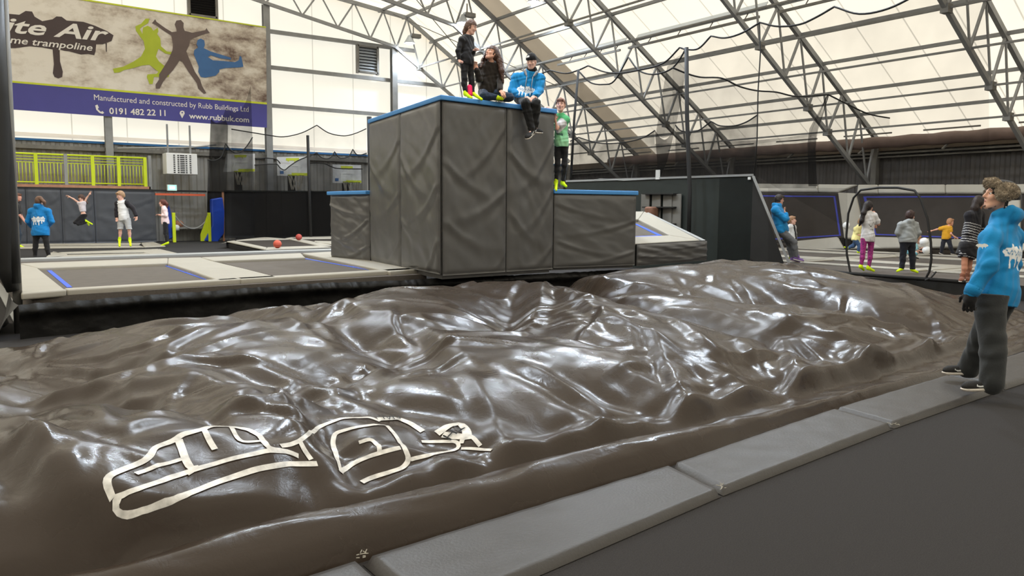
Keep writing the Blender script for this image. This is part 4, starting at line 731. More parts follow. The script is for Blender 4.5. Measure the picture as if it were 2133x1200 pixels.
24,2,2,-1,-4,9,21,15,11,6,3,3,3,4,3,3,2,3,3,1,2,2,1,1,0,0,0,-1,-2,-1,-2,-1,-1,-1,-1,-1,-1,-1,0,0,-2,-3,1,6,2,3,3,2,1,0,0,-3,-2,0,0,0,1,-1,-1,0,0,0,-2,0,-1,-2,-3,-4,-3,-4,-3,-2,-3,-1,-2,-2,-1,-1,-2,-1,-2,-2,-3,-4,-3,-2,-2,-1,-2,-2,-3,-4,-5,-7,-8,-9,-9,-10,-14,-21,-31,-53,
24,2,1,-1,-3,8,19,14,9,5,4,3,5,5,4,3,4,3,3,2,2,2,1,1,1,0,-1,0,-1,-2,-1,-1,-1,-1,-1,-1,-1,-2,0,-1,-3,-3,4,4,3,2,2,2,1,0,-1,-2,0,0,1,0,0,0,-1,0,-1,0,-1,0,-2,-2,-4,-4,-5,-5,-4,-3,-3,-2,-2,-1,-1,-2,-1,-2,-3,-3,-3,-2,-1,0,0,-1,-2,-3,-5,-6,-7,-7,-6,-8,-10,-12,-15,-19,-27,-53,
22,2,1,-1,-3,9,15,11,10,6,5,5,6,5,4,4,3,2,3,2,3,3,3,2,0,0,-1,0,-1,-1,-1,-1,-1,-2,-1,-1,-1,-2,-1,-2,-3,-3,5,5,2,3,1,2,0,0,-1,0,1,0,1,0,0,0,-1,0,-1,0,-1,-1,-2,-2,-3,-4,-5,-6,-5,-5,-5,-4,-1,-1,-2,-2,-2,-2,-2,-1,-1,0,1,0,-1,-2,-4,-5,-6,-4,-5,-5,-6,-8,-13,-13,-14,-16,-29,-53,
21,1,1,-1,-4,10,13,11,9,8,6,6,5,4,3,2,2,5,4,3,4,4,3,2,0,0,0,-1,0,-1,-1,-1,-2,-1,-2,-1,-2,-1,-2,-3,-4,1,5,4,2,2,2,1,1,0,0,0,1,1,0,0,0,0,0,-1,0,0,-1,-2,-2,-2,-3,-4,-4,-5,-6,-6,-7,-6,-4,-1,-2,-1,-2,0,0,0,0,0,0,-1,-1,-3,-3,-4,-4,-4,-5,-6,-7,-8,-11,-13,-15,-17,-30,-52,
22,1,0,-2,-4,9,14,10,9,7,6,5,3,4,4,4,5,6,5,4,4,2,2,1,1,0,0,-1,-1,0,-2,-1,-1,-2,-1,-2,-2,-2,-2,-4,-4,5,5,3,2,1,2,2,0,1,1,0,1,0,1,0,0,0,0,0,0,-1,-1,-2,-2,-3,-4,-4,-3,-4,-5,-5,-5,-7,-7,-5,-2,-1,0,1,0,1,0,-1,-1,-1,-2,-2,-3,-3,-4,-4,-6,-6,-7,-9,-10,-13,-14,-18,-30,-51,
24,2,0,-2,-6,5,14,11,9,7,4,3,5,7,7,7,5,5,4,3,3,2,1,1,1,0,-1,-1,0,-1,-1,-2,-2,-2,-2,-2,-2,-2,-2,-5,-1,6,4,3,1,2,2,1,2,1,1,0,1,1,0,1,0,0,0,0,0,-1,-1,-2,-3,-3,-3,-2,-3,-4,-3,-4,-6,-5,-7,-8,-5,-3,0,1,0,0,-1,-1,-1,-2,-1,-2,-2,-3,-4,-4,-5,-6,-8,-9,-10,-13,-13,-17,-30,-51,
24,3,1,-2,-6,-1,12,14,10,6,5,7,8,8,7,4,5,4,3,3,2,1,2,0,1,0,-1,0,-1,-2,-1,-2,-2,-3,-3,-3,-2,-2,-2,-4,1,7,3,2,2,3,1,2,2,1,1,1,1,1,0,1,0,1,0,0,0,-1,0,-2,-2,-2,-3,-3,-2,-4,-4,-4,-5,-5,-4,-5,-5,-7,-6,-2,0,-1,-1,0,-1,0,-1,-1,-2,-3,-4,-4,-6,-7,-8,-9,-10,-13,-14,-16,-28,-50,
25,1,1,-1,-5,-2,10,14,10,8,9,9,8,6,5,4,5,3,2,3,1,2,1,0,1,0,-1,-1,-1,-2,-2,-2,-3,-3,-3,-4,-3,-1,-3,-2,4,5,3,3,2,2,3,1,2,2,1,1,1,1,1,1,0,1,0,0,0,0,-1,-1,-2,-2,-2,-3,-3,-3,-3,-4,-3,-4,-4,-3,-3,-6,-7,-8,-5,-2,0,1,0,-1,0,-2,-2,-3,-5,-5,-6,-7,-8,-9,-11,-12,-14,-18,-28,-47,
24,0,-1,0,-3,0,9,14,13,11,8,6,7,6,6,4,4,3,2,2,1,1,1,0,1,-1,0,-2,-1,-2,-3,-2,-3,-3,-4,-4,-4,-3,-2,1,5,4,3,3,3,2,3,2,2,1,2,1,1,1,1,1,1,0,1,0,0,0,-1,-1,-1,-2,-1,-3,-2,-3,-2,-4,-3,-3,-3,-3,-2,-3,-5,-7,-9,-8,-3,0,1,-1,-1,-1,-3,-4,-5,-6,-6,-7,-8,-9,-11,-12,-14,-19,-26,-44,
23,-1,-2,-3,-2,8,14,16,12,8,6,6,6,6,5,3,3,3,2,1,2,0,1,0,0,0,-1,-1,-2,-2,-3,-3,-3,-4,-4,-4,-5,-4,-2,3,5,4,3,3,3,3,3,2,2,2,2,2,1,1,1,1,1,1,0,1,0,0,-1,0,-2,-1,-1,-2,-2,-2,-2,-3,-3,-3,-3,-3,-2,-1,-3,-5,-7,-8,-10,-5,-1,-1,0,-2,-3,-4,-5,-5,-7,-7,-9,-10,-11,-12,-15,-15,-22,-46,
23,-2,-1,-3,-3,12,20,15,11,8,5,5,5,4,4,3,2,3,2,1,1,1,0,1,-1,0,-1,0,-2,-3,-3,-3,-4,-4,-4,-4,-5,-5,-3,3,4,4,4,3,4,3,3,2,3,2,2,2,1,2,1,1,1,1,1,0,1,0,-1,-1,0,-2,-1,-1,-2,-1,-2,-3,-2,-3,-2,-3,-2,-2,-2,-4,-4,-6,-8,-9,-8,-3,-1,-2,-3,-4,-5,-6,-7,-9,-9,-11,-11,-9,-11,-14,-25,-46,
23,-1,-1,-2,-3,12,20,17,13,7,4,3,4,4,3,3,2,2,2,1,1,1,0,0,0,-1,0,-2,-1,-3,-2,-4,-3,-4,-5,-4,-5,-5,-4,0,4,4,4,4,4,4,3,3,2,3,2,2,2,2,1,1,2,1,0,1,0,0,0,0,-1,-1,-1,-1,-1,-1,-2,-2,-2,-3,-2,-2,-3,-2,-2,-3,-3,-4,-5,-6,-8,-10,-7,-4,-3,-5,-5,-7,-9,-9,-8,-8,-7,-8,-11,-16,-25,-46,
23,0,0,-2,-3,11,20,15,13,8,3,3,4,3,4,3,3,2,1,2,0,1,-1,0,-1,-1,-2,-2,-2,-3,-2,-3,-3,-3,-4,-4,-3,-3,-4,-3,0,4,5,5,4,3,3,4,3,2,3,2,2,2,2,1,2,1,0,1,1,0,0,0,-1,0,-1,-1,-1,-1,-2,-2,-1,-3,-2,-2,-2,-2,-3,-2,-3,-3,-3,-4,-5,-7,-10,-10,-7,-6,-6,-7,-8,-7,-6,-7,-9,-10,-12,-15,-23,-47,
22,3,1,-2,-5,9,18,14,12,8,5,4,4,3,3,3,3,3,1,1,0,-1,-1,-1,-1,-2,-1,-1,-1,-1,-2,-1,-1,-2,-3,-3,-3,-3,-4,-4,-5,0,4,5,5,4,3,4,3,3,3,2,2,2,2,2,1,1,1,1,1,0,0,0,0,0,-1,-1,-1,-1,-1,-2,-1,-2,-2,-2,-2,-2,-2,-3,-3,-2,-3,-2,-3,-4,-6,-8,-11,-10,-8,-8,-7,-9,-8,-9,-9,-11,-11,-15,-22,-47,
21,3,3,-1,-5,4,16,15,12,8,7,6,5,3,2,1,2,1,1,2,1,0,0,1,-1,0,0,0,0,0,-1,-2,-2,-3,-2,-3,-3,-4,-4,-4,-5,-5,0,4,5,4,5,4,3,3,2,3,2,2,2,2,2,1,1,1,1,1,0,0,0,0,-1,0,-1,-1,-1,-2,-1,-2,-1,-2,-2,-2,-2,-2,-3,-2,-3,-2,-3,-2,-3,-4,-8,-10,-11,-10,-9,-11,-10,-10,-12,-11,-12,-14,-22,-46,
19,4,3,0,-4,1,13,17,14,8,7,6,5,5,2,1,2,2,2,2,2,2,1,1,0,-1,0,0,-1,-1,-2,-2,-2,-3,-3,-2,-3,-3,-4,-4,-4,-5,-4,-1,3,5,4,4,3,3,3,2,3,3,2,2,2,1,2,1,1,1,0,1,0,0,0,-1,-1,0,-2,-1,-1,-1,-2,-2,-2,-2,-1,-3,-2,-2,-3,-2,-2,-3,-2,-2,-4,-8,-9,-10,-11,-10,-12,-11,-12,-13,-14,-17,-23,-46,
16,4,4,1,-3,2,14,17,11,7,5,5,6,6,4,4,3,3,2,2,2,1,1,1,0,0,0,-1,-1,-2,-1,-2,-2,-3,-2,-3,-2,-3,-3,-3,-4,-4,-4,-4,-3,1,4,4,3,4,3,3,3,3,2,3,2,2,1,2,1,1,1,0,1,0,0,-1,0,-1,-1,-1,-1,-1,-2,-2,-2,-2,-1,-2,-2,-3,-2,-3,-3,-2,-2,-2,-3,-4,-8,-9,-9,-11,-12,-12,-13,-13,-15,-19,-26,-46,
13,4,3,2,-2,5,17,15,10,7,5,4,4,5,5,4,4,4,3,1,2,2,1,1,0,0,0,0,-1,-1,-1,-2,-2,-2,-3,-2,-3,-2,-2,-3,-3,-3,-5,-4,-5,-3,-1,3,4,4,4,3,3,2,3,2,3,2,2,2,1,2,1,0,1,0,0,0,0,-1,0,-1,-2,-1,-1,-2,-2,-2,-2,-2,-2,-2,-3,-2,-3,-4,-2,-3,-2,-4,-6,-7,-8,-10,-11,-12,-13,-14,-15,-20,-28,-47,
13,1,3,1,-1,9,19,15,11,7,4,5,4,4,4,4,3,4,3,2,2,1,1,1,0,1,-1,0,0,-1,-1,-1,-2,-2,-3,-2,-2,-2,-2,-2,-3,-2,-3,-4,-4,-5,-5,-3,2,4,5,4,3,3,2,3,2,2,2,2,1,2,1,1,1,0,1,0,0,-1,0,-1,-1,-1,-2,-1,-2,-2,-3,-2,-2,-3,-2,-3,-3,-3,-3,-4,-3,-4,-5,-5,-7,-9,-10,-11,-12,-14,-16,-20,-29,-49,
17,-2,-1,0,0,13,20,15,12,7,3,4,4,5,3,4,4,3,3,2,2,1,1,1,1,0,0,0,0,-1,-1,-1,-2,-2,-1,-2,-1,-3,-2,-2,-2,-1,-3,-3,-4,-4,-5,-6,-3,0,5,5,3,3,3,3,2,3,2,2,1,2,1,1,0,1,0,0,0,0,-1,0,-1,-1,-2,-1,-2,-2,-2,-2,-3,-3,-3,-3,-3,-3,-3,-4,-3,-5,-5,-5,-7,-7,-9,-10,-11,-14,-16,-20,-32,-49,
20,-1,-2,-4,-2,14,20,15,12,8,3,4,5,5,4,4,3,3,3,3,2,1,1,1,1,1,0,0,-1,0,-2,-1,-1,-2,0,-1,-2,-2,-2,-1,-2,-2,-2,-3,-3,-3,-5,-4,-5,-5,0,1,4,3,4,3,3,2,3,3,2,2,1,1,1,0,1,0,0,-1,0,0,-1,-1,-1,-1,-1,-2,-3,-2,-3,-2,-3,-4,-3,-4,-3,-4,-4,-4,-5,-6,-7,-7,-8,-9,-10,-13,-16,-22,-33,-48,
22,1,-1,-5,-6,11,18,13,11,9,5,6,7,5,5,4,3,3,3,2,3,2,1,1,1,1,0,0,0,-1,-1,-2,-1,-1,0,-1,-1,-1,-2,-1,-2,-2,-2,-3,-2,-3,-2,-4,-5,-5,-5,-4,1,4,4,4,2,3,2,3,2,2,2,1,1,1,0,1,0,0,-1,0,0,-1,0,-2,0,-2,-2,-2,-3,-3,-3,-3,-3,-4,-4,-4,-4,-5,-5,-5,-7,-7,-8,-9,-10,-13,-15,-22,-34,-48,
21,2,2,-3,-8,2,18,13,11,9,6,8,6,7,6,5,4,4,2,1,2,3,2,0,2,1,0,0,-1,-1,-1,-1,-1,-1,0,-1,-1,0,-1,-1,-1,-2,-2,-3,-2,-2,-2,-3,-3,-3,-4,-6,-5,-1,3,3,3,2,2,2,2,2,2,1,2,1,1,0,1,0,0,1,0,-1,0,-1,-1,-1,-1,-3,-2,-3,-3,-3,-4,-4,-3,-4,-5,-4,-5,-6,-6,-7,-8,-9,-10,-13,-15,-22,-37,-47,
20,2,2,0,-7,-3,12,16,12,10,8,8,7,6,6,5,5,4,3,1,2,2,2,1,1,0,1,-1,-1,0,-1,-1,-1,0,0,-1,0,-1,0,-1,-1,-1,-2,-2,-1,-2,-3,-1,-2,-3,-4,-4,-5,-6,-4,0,3,3,2,2,2,2,2,2,1,2,1,1,1,1,0,0,0,0,0,0,-1,-1,-2,-1,-3,-2,-3,-3,-4,-3,-3,-4,-4,-5,-5,-6,-6,-7,-8,-9,-11,-12,-17,-22,-44,-45,
19,1,2,0,-3,-5,7,15,14,12,9,8,7,6,6,4,4,4,4,3,2,1,2,2,0,0,0,0,0,0,-2,0,0,-1,0,0,0,-1,0,-1,-1,-1,0,-1,-1,-2,-2,-2,-3,-2,-2,-1,-5,-5,-7,-7,-2,2,3,2,2,3,1,2,2,1,2,1,1,1,1,0,1,0,0,0,-1,-1,-1,-1,-2,-2,-3,-2,-3,-3,-4,-3,-5,-4,-6,-5,-7,-7,-8,-9,-11,-13,-17,-22,-48,-43,
18,1,1,0,-3,1,9,9,11,13,9,8,8,6,6,4,4,4,3,3,3,1,1,2,1,1,0,0,0,-1,-1,1,-1,-1,0,0,0,-1,0,-1,0,-1,0,0,0,-2,-1,-3,-2,-1,-1,-1,-4,-5,-5,-4,-6,-4,0,1,2,1,1,1,2,1,2,1,2,1,1,0,1,0,0,1,-1,0,-1,-1,-1,-2,-2,-2,-3,-3,-4,-3,-4,-4,-5,-6,-6,-8,-8,-10,-11,-13,-17,-21,-44,-46,
18,0,1,-1,-2,5,14,8,6,9,8,7,8,7,7,5,6,3,3,2,2,2,1,1,1,1,0,1,1,-2,0,1,-1,-2,0,1,-1,0,0,0,0,0,-1,0,0,-1,-1,-2,-1,0,-2,-2,-2,-4,-4,-3,-3,-5,-5,-1,1,1,0,0,1,0,1,1,0,1,1,1,0,1,0,0,0,0,-1,-1,-1,-1,-2,-2,-3,-2,-3,-2,-3,-4,-5,-6,-7,-7,-9,-10,-11,-13,-16,-22,-48,-45,
18,0,0,-1,-2,9,17,11,6,5,5,5,5,5,7,6,7,5,4,2,2,1,1,1,0,1,0,1,0,0,0,1,-1,-1,-1,1,-1,1,0,0,0,1,-1,0,0,-1,-1,-1,0,-1,-2,-1,-2,-3,-4,-2,-1,-3,-4,-4,-1,2,1,0,0,0,0,-1,0,0,0,0,0,0,-1,0,-1,0,-1,-1,0,-1,-1,-1,-2,-2,-2,-3,-4,-4,-5,-6,-7,-7,-8,-10,-11,-14,-16,-22,-49,-45,
18,0,0,-1,-2,12,18,13,9,5,3,5,4,4,4,4,4,5,5,4,1,1,0,1,0,1,0,0,1,-1,1,0,0,-1,0,0,1,0,0,1,0,0,0,0,0,0,-1,0,-1,-2,-1,-1,-2,-2,-4,0,-1,-1,-2,-3,-2,-1,1,1,1,0,0,0,0,0,-1,0,0,-1,0,-1,-1,0,-1,-1,-1,-1,-2,-2,-2,-3,-3,-3,-4,-4,-5,-6,-7,-7,-9,-9,-12,-14,-16,-22,-51,-44,
18,0,0,-1,-2,14,19,14,10,5,2,4,4,4,3,4,3,3,4,4,2,0,0,1,0,1,0,0,0,0,0,0,0,0,0,1,0,1,0,1,0,0,0,0,1,0,-1,-1,-1,-1,-1,-1,-2,-2,-2,1,0,-1,-2,-1,-1,-2,-1,1,2,0,0,0,0,0,-1,0,0,-1,0,-1,-1,-1,-2,-1,-1,-2,-2,-3,-2,-3,-4,-4,-3,-5,-5,-5,-6,-8,-8,-10,-11,-14,-17,-23,-51,-43,
19,0,0,-2,-2,14,21,13,10,6,3,2,4,4,3,3,4,3,3,2,1,0,0,1,0,1,0,0,0,0,0,0,0,0,1,0,1,1,0,0,1,0,0,1,0,1,-1,-1,-2,0,0,-1,-2,-2,0,1,-2,-1,0,0,0,0,-1,-1,1,1,0,-1,0,-1,0,-1,0,-1,-1,-1,-1,-1,-1,-2,-2,-2,-3,-2,-3,-3,-4,-3,-4,-4,-5,-5,-6,-8,-8,-9,-12,-14,-18,-25,-49,-42,
19,0,0,-1,-3,12,22,13,10,7,3,3,3,3,3,3,3,2,2,2,1,1,0,0,1,0,0,0,1,0,0,0,0,0,1,0,1,1,0,0,1,1,0,1,0,1,-1,-1,-2,1,0,-1,-1,-1,0,-1,-1,0,1,1,0,1,-1,-1,-1,1,1,0,-1,-1,-1,-1,-1,-1,-1,-1,-1,-1,-2,-2,-2,-2,-3,-2,-3,-3,-3,-3,-4,-4,-5,-6,-6,-7,-9,-9,-12,-15,-18,-24,-49,-42,
20,0,0,-1,-4,11,20,15,7,6,6,4,3,3,2,2,3,2,1,2,1,1,0,0,0,1,0,0,0,1,0,0,0,0,1,1,0,1,0,1,0,1,1,0,1,0,0,-1,-1,1,0,-1,0,0,-1,-1,0,1,2,1,0,0,0,-1,-1,0,1,0,0,-2,-1,-1,-1,-1,-1,-1,-1,-2,-2,-1,-2,-3,-2,-2,-3,-3,-2,-3,-4,-6,-5,-6,-6,-7,-9,-10,-11,-15,-17,-23,-50,-44,
21,1,-1,-1,-3,13,18,11,6,4,6,4,4,3,2,3,2,1,2,1,1,1,0,0,0,1,0,0,0,0,1,0,0,1,0,1,0,1,0,1,0,1,0,0,2,1,0,0,-1,1,0,-1,0,1,0,0,2,1,1,0,0,0,0,0,0,-1,-1,1,0,-1,-1,-1,-1,-1,-2,-1,-1,-2,-1,-2,-2,-2,-2,-3,-2,-3,-3,-4,-4,-5,-5,-6,-7,-7,-9,-9,-12,-14,-16,-24,-49,-43,
23,0,0,-1,-4,12,17,10,6,4,3,4,4,3,2,3,2,1,2,1,0,1,0,0,0,1,0,0,0,0,1,0,0,1,0,1,0,0,1,0,1,-1,0,3,1,1,1,0,0,1,0,0,2,0,1,1,2,1,0,1,0,0,0,0,-1,0,-1,0,-1,0,0,-1,-2,-1,-1,-1,-1,-2,-1,-2,-2,-2,-2,-3,-3,-3,-3,-4,-3,-5,-5,-6,-7,-7,-9,-10,-12,-14,-17,-23,-39,-47,
23,2,0,-2,-4,8,18,12,7,4,2,2,2,3,2,1,2,2,1,1,1,0,0,0,0,-1,0,1,0,0,0,1,0,1,0,0,0,0,1,0,-1,0,1,3,2,2,1,2,1,0,1,1,2,1,0,1,1,0,1,1,0,0,1,0,-1,0,0,-1,-1,0,0,0,-2,-1,0,-2,-1,-2,-1,-2,-2,-2,-2,-3,-3,-2,-3,-3,-4,-4,-5,-7,-7,-8,-9,-11,-11,-14,-17,-22,-36,-48,
25,1,1,-1,-5,4,20,12,7,4,3,2,1,1,1,1,1,1,1,0,0,0,0,-1,0,-1,0,0,0,0,0,1,0,0,1,-1,0,-1,0,0,0,0,4,4,3,2,2,2,1,1,1,1,1,1,0,0,0,1,1,2,1,1,0,0,0,0,-1,0,-1,0,0,0,0,0,-1,-2,-1,-2,-1,-2,-2,-2,-2,-3,-2,-3,-3,-3,-4,-5,-5,-7,-7,-8,-9,-10,-12,-14,-17,-21,-35,-49,
28,0,0,-1,-5,7,22,7,4,3,2,1,0,1,2,0,1,1,0,0,0,0,-1,-1,-1,-1,-1,-1,0,0,0,0,0,1,0,-1,-1,0,0,0,-1,2,5,4,4,3,3,1,2,1,1,0,0,0,1,1,2,2,3,1,1,1,0,-1,-1,-1,0,0,0,1,0,0,2,0,-1,-1,-1,-2,-2,-2,-2,-2,-2,-3,-3,-3,-3,-4,-4,-5,-5,-6,-6,-8,-9,-10,-11,-14,-17,-21,-36,-48,
28,0,0,-1,-4,9,22,4,0,2,1,1,0,1,0,1,1,0,0,0,0,0,-1,-1,-1,-1,-1,-1,-1,1,0,1,0,1,1,2,1,2,1,0,-1,0,-1,-1,3,3,3,2,1,1,1,1,1,3,3,3,3,2,1,1,0,-1,-2,-1,0,0,1,1,1,2,1,1,1,0,-1,-1,-1,-2,-2,-2,-2,-3,-3,-3,-3,-3,-3,-4,-4,-4,-5,-6,-6,-8,-8,-10,-11,-14,-17,-22,-31,-48,
27,1,0,-1,-4,12,21,4,2,3,3,2,1,1,1,0,0,-1,-1,0,-1,-2,-1,-2,-1,0,1,1,1,0,0,1,1,2,2,2,2,1,1,1,0,-1,-3,-3,-2,-1,-1,-1,0,2,3,3,4,3,2,1,1,0,-1,1,0,0,0,2,1,2,2,1,1,1,1,1,0,0,-1,-1,-2,-2,-2,-3,-3,-2,-4,-3,-3,-4,-3,-4,-3,-5,-4,-5,-6,-7,-8,-10,-11,-14,-16,-18,-28,-51,
24,2,1,0,-3,13,23,7,4,3,2,2,2,2,1,2,0,-1,-1,-1,-1,-1,-1,-1,-1,-1,0,1,0,0,0,1,2,1,2,1,2,1,1,1,0,0,-1,-1,-2,-1,-2,-2,-4,0,0,0,0,0,0,1,1,1,2,1,2,1,2,2,2,1,1,1,1,0,1,0,-1,-2,-2,-1,-2,-2,-3,-3,-3,-3,-4,-3,-3,-2,-3,-3,-2,-4,-4,-4,-6,-7,-9,-11,-13,-11,-12,-16,-28,-53,
19,3,3,0,-2,16,22,9,6,4,1,1,2,3,3,3,1,-1,-1,-2,-1,0,0,-1,-1,-1,-1,0,0,0,0,1,2,1,2,1,1,1,1,1,1,0,0,0,-1,0,0,0,-1,-3,-4,-5,-6,-5,-2,1,3,4,3,2,2,2,1,1,1,0,0,0,0,-1,-1,-2,-3,-2,-1,-2,-1,-1,-1,-2,-1,-2,-3,-2,-2,-3,-2,-4,-3,-3,-5,-6,-6,-9,-9,-9,-8,-9,-12,-19,-32,-51,
16,3,3,0,0,17,20,10,8,4,2,1,3,4,4,3,0,-1,-2,-1,1,1,0,-1,-1,0,-1,-1,-1,0,0,1,2,1,2,1,1,1,1,1,1,0,1,0,0,0,0,1,-1,-2,-4,-4,-4,-6,-6,-5,-3,0,2,3,2,1,1,1,0,0,-1,-1,-1,0,-1,0,0,1,0,-1,0,-1,0,-1,-1,-2,-2,-3,-3,-3,-4,-4,-5,-5,-7,-6,-6,-7,-6,-6,-8,-10,-14,-19,-35,-48,
13,4,2,1,0,18,17,10,7,6,3,4,4,4,4,1,0,-2,0,2,1,1,1,0,-1,-1,-1,-1,0,0,0,1,1,2,1,1,1,1,1,1,0,1,1,0,1,-1,0,0,-1,-2,-3,-3,-2,-3,-4,-6,-6,-7,-5,-1,-2,0,1,1,0,1,0,1,2,1,1,2,1,1,0,-1,-1,-1,-1,0,-2,-2,-2,-2,-4,-4,-4,-4,-4,-5,-5,-5,-4,-4,-6,-6,-10,-12,-14,-21,-32,-46,
14,2,2,0,0,17,16,8,8,6,6,5,5,3,3,1,1,1,2,2,1,0,1,0,1,-1,-1,-1,0,0,0,1,1,1,1,1,1,1,1,1,0,1,0,0,0,0,-1,-1,-1,-1,-2,-3,-2,-4,-4,-3,-4,-3,-2,-2,-5,-5,-7,-2,0,2,2,2,1,1,1,0,0,1,0,1,1,0,0,-1,-1,-1,-2,-3,-4,-3,-3,-3,-4,-4,-4,-4,-5,-5,-7,-8,-9,-12,-14,-20,-31,-49,
16,0,1,0,-1,13,18,10,8,8,6,5,4,4,3,2,2,3,2,1,1,0,0,1,0,-1,0,0,-1,0,1,0,1,1,1,1,1,1,1,1,0,-1,0,0,-1,0,-1,-1,-1,-1,-3,-4,-4,-3,-3,-1,0,1,0,-1,-2,-3,-6,-7,-6,-5,-2,1,1,2,2,1,1,2,1,1,1,0,0,0,-1,-1,-1,-2,-2,-3,-4,-3,-4,-4,-5,-4,-6,-6,-7,-7,-10,-13,-15,-20,-32,-48,
18,-1,0,0,-3,7,19,14,11,8,6,4,5,4,3,2,3,3,3,1,1,0,1,0,0,-1,0,0,0,0,0,1,1,1,1,1,0,1,1,0,0,-1,-1,-1,-1,0,-1,-1,-2,-3,-5,-5,-2,1,1,2,2,0,0,-1,-1,-2,-3,-3,-5,-10,-10,-4,1,2,2,1,1,1,1,0,0,0,1,0,1,0,0,0,-2,-3,-3,-4,-4,-5,-4,-6,-5,-6,-7,-8,-10,-13,-16,-21,-31,-46,
19,0,-1,0,-3,8,16,13,12,9,6,4,5,3,4,3,3,3,2,1,2,0,1,0,0,0,0,-1,1,0,0,0,1,1,1,1,0,0,1,-1,0,-1,-2,-1,0,-2,-1,-2,-3,-5,-4,1,2,2,2,1,1,0,0,0,-1,-1,-2,-2,-2,-5,-6,-9,-7,-5,-2,1,2,1,1,1,0,1,1,1,0,0,0,0,0,-2,-3,-4,-5,-3,-5,-5,-6,-7,-8,-8,-10,-13,-15,-20,-29,-48,
20,0,0,-1,-3,10,15,12,10,7,6,5,5,5,4,3,3,2,2,2,2,1,0,1,0,0,0,0,0,0,0,0,1,1,0,1,-1,0,0,0,-1,-1,-2,-1,-1,-2,-2,-3,-5,-3,2,3,3,2,1,1,1,1,0,0,0,-1,-1,-1,-2,-2,-3,-5,-6,-9,-8,-5,-3,1,0,1,1,1,1,0,1,0,1,0,1,-1,-1,-4,-3,-4,-5,-6,-7,-7,-8,-9,-11,-13,-15,-18,-28,-49,
22,0,0,-1,-4,7,17,12,9,7,6,5,5,5,5,3,2,3,2,2,1,1,1,1,0,0,0,0,0,0,0,0,1,0,0,0,0,-1,-1,0,-1,-1,-2,-1,-2,-3,-3,-4,-2,3,3,3,2,2,1,2,1,1,0,0,0,0,0,-1,-1,-2,-2,-3,-3,-4,-7,-8,-9,-8,-4,1,2,2,2,2,1,1,1,0,-1,-1,-1,-2,-4,-5,-5,-6,-6,-7,-9,-10,-11,-13,-15,-17,-28,-49,
23,1,1,-1,-4,3,15,14,11,8,5,5,5,4,4,4,2,3,2,2,1,1,1,1,0,0,0,0,0,0,0,0,0,0,-1,0,-1,-1,-1,-1,-1,-1,-2,-2,-3,-3,-4,0,3,4,3,2,2,2,1,2,1,1,1,0,0,0,0,0,-1,-1,-2,-2,-2,-3,-4,-4,-6,-8,-10,-6,-2,2,2,1,0,0,1,0,-1,-1,-2,-3,-3,-4,-4,-6,-5,-8,-9,-11,-11,-12,-14,-17,-27,-48,
24,1,2,-1,-4,0,14,15,12,9,5,5,5,4,4,3,2,2,2,2,2,1,1,0,1,0,0,0,0,0,-1,0,-1,-1,0,-1,-1,-1,-2,-1,-2,-1,-3,-2,-4,-2,1,4,3,3,2,3,2,2,2,1,1,1,1,1,0,0,0,0,-1,-1,-1,-1,-2,-2,-3,-3,-3,-5,-5,-8,-10,-6,-2,0,1,1,0,1,0,0,-2,-3,-3,-3,-5,-6,-7,-8,-10,-10,-11,-12,-13,-16,-26,-48,
23,2,2,0,-4,1,14,16,10,8,6,5,4,4,4,3,2,2,2,2,1,1,1,1,0,0,0,0,0,-1,-1,0,-1,-1,-1,-1,-2,-2,-1,-2,-2,-2,-3,-4,-1,2,4,3,4,3,2,2,3,1,2,2,1,1,1,1,1,0,0,0,-1,0,-1,-1,-2,-2,-2,-2,-3,-3,-3,-4,-5,-9,-9,-8,-3,0,1,2,1,0,-2,-3,-4,-5,-5,-6,-7,-8,-10,-9,-10,-12,-13,-17,-24,-46,
21,2,2,0,-2,3,16,14,10,7,6,4,5,4,3,2,3,2,2,1,1,1,1,1,0,0,0,0,-1,0,-1,-1,-1,-2,-1,-2,-2,-2,-3,-2,-2,-3,-3,-1,3,3,4,4,3,3,3,2,2,2,2,2,1,1,1,1,1,0,0,0,0,-1,0,-1,-2,-1,-2,-2,-2,-3,-2,-3,-3,-4,-6,-7,-8,-7,-5,0,1,-1,-3,-3,-4,-5,-5,-7,-7,-9,-9,-9,-10,-10,-14,-15,-23,-45,
20,1,1,1,-2,7,17,14,10,7,4,5,4,3,3,2,2,2,2,1,2,0,1,1,0,0,-1,0,-1,-1,-1,-1,-1,-2,-2,-2,-2,-3,-3,-3,-3,-3,0,3,4,5,3,3,3,3,2,3,3,2,2,1,2,1,1,1,1,0,1,0,-1,0,-1,-1,-1,-1,-2,-1,-2,-3,-2,-3,-2,-3,-3,-4,-4,-6,-12,-7,-4,-2,-3,-4,-4,-6,-7,-8,-8,-9,-9,-10,-9,-8,-10,-13,-21,-45,
20,0,1,-1,-1,12,16,13,11,7,4,4,3,3,2,3,2,2,1,2,1,0,1,0,0,0,0,-1,-1,-1,-1,-2,-2,-1,-2,-3,-2,-4,-3,-4,-3,0,4,4,4,3,3,3,4,3,2,3,3,2,2,2,2,1,1,1,1,0,1,0,0,-1,0,-1,-1,-2,-1,-2,-1,-3,-2,-2,-3,-2,-3,-3,-4,-3,-5,-5,-8,-9,-9,-7,-7,-7,-8,-6,-7,-7,-6,-7,-7,-8,-12,-15,-32,-42,
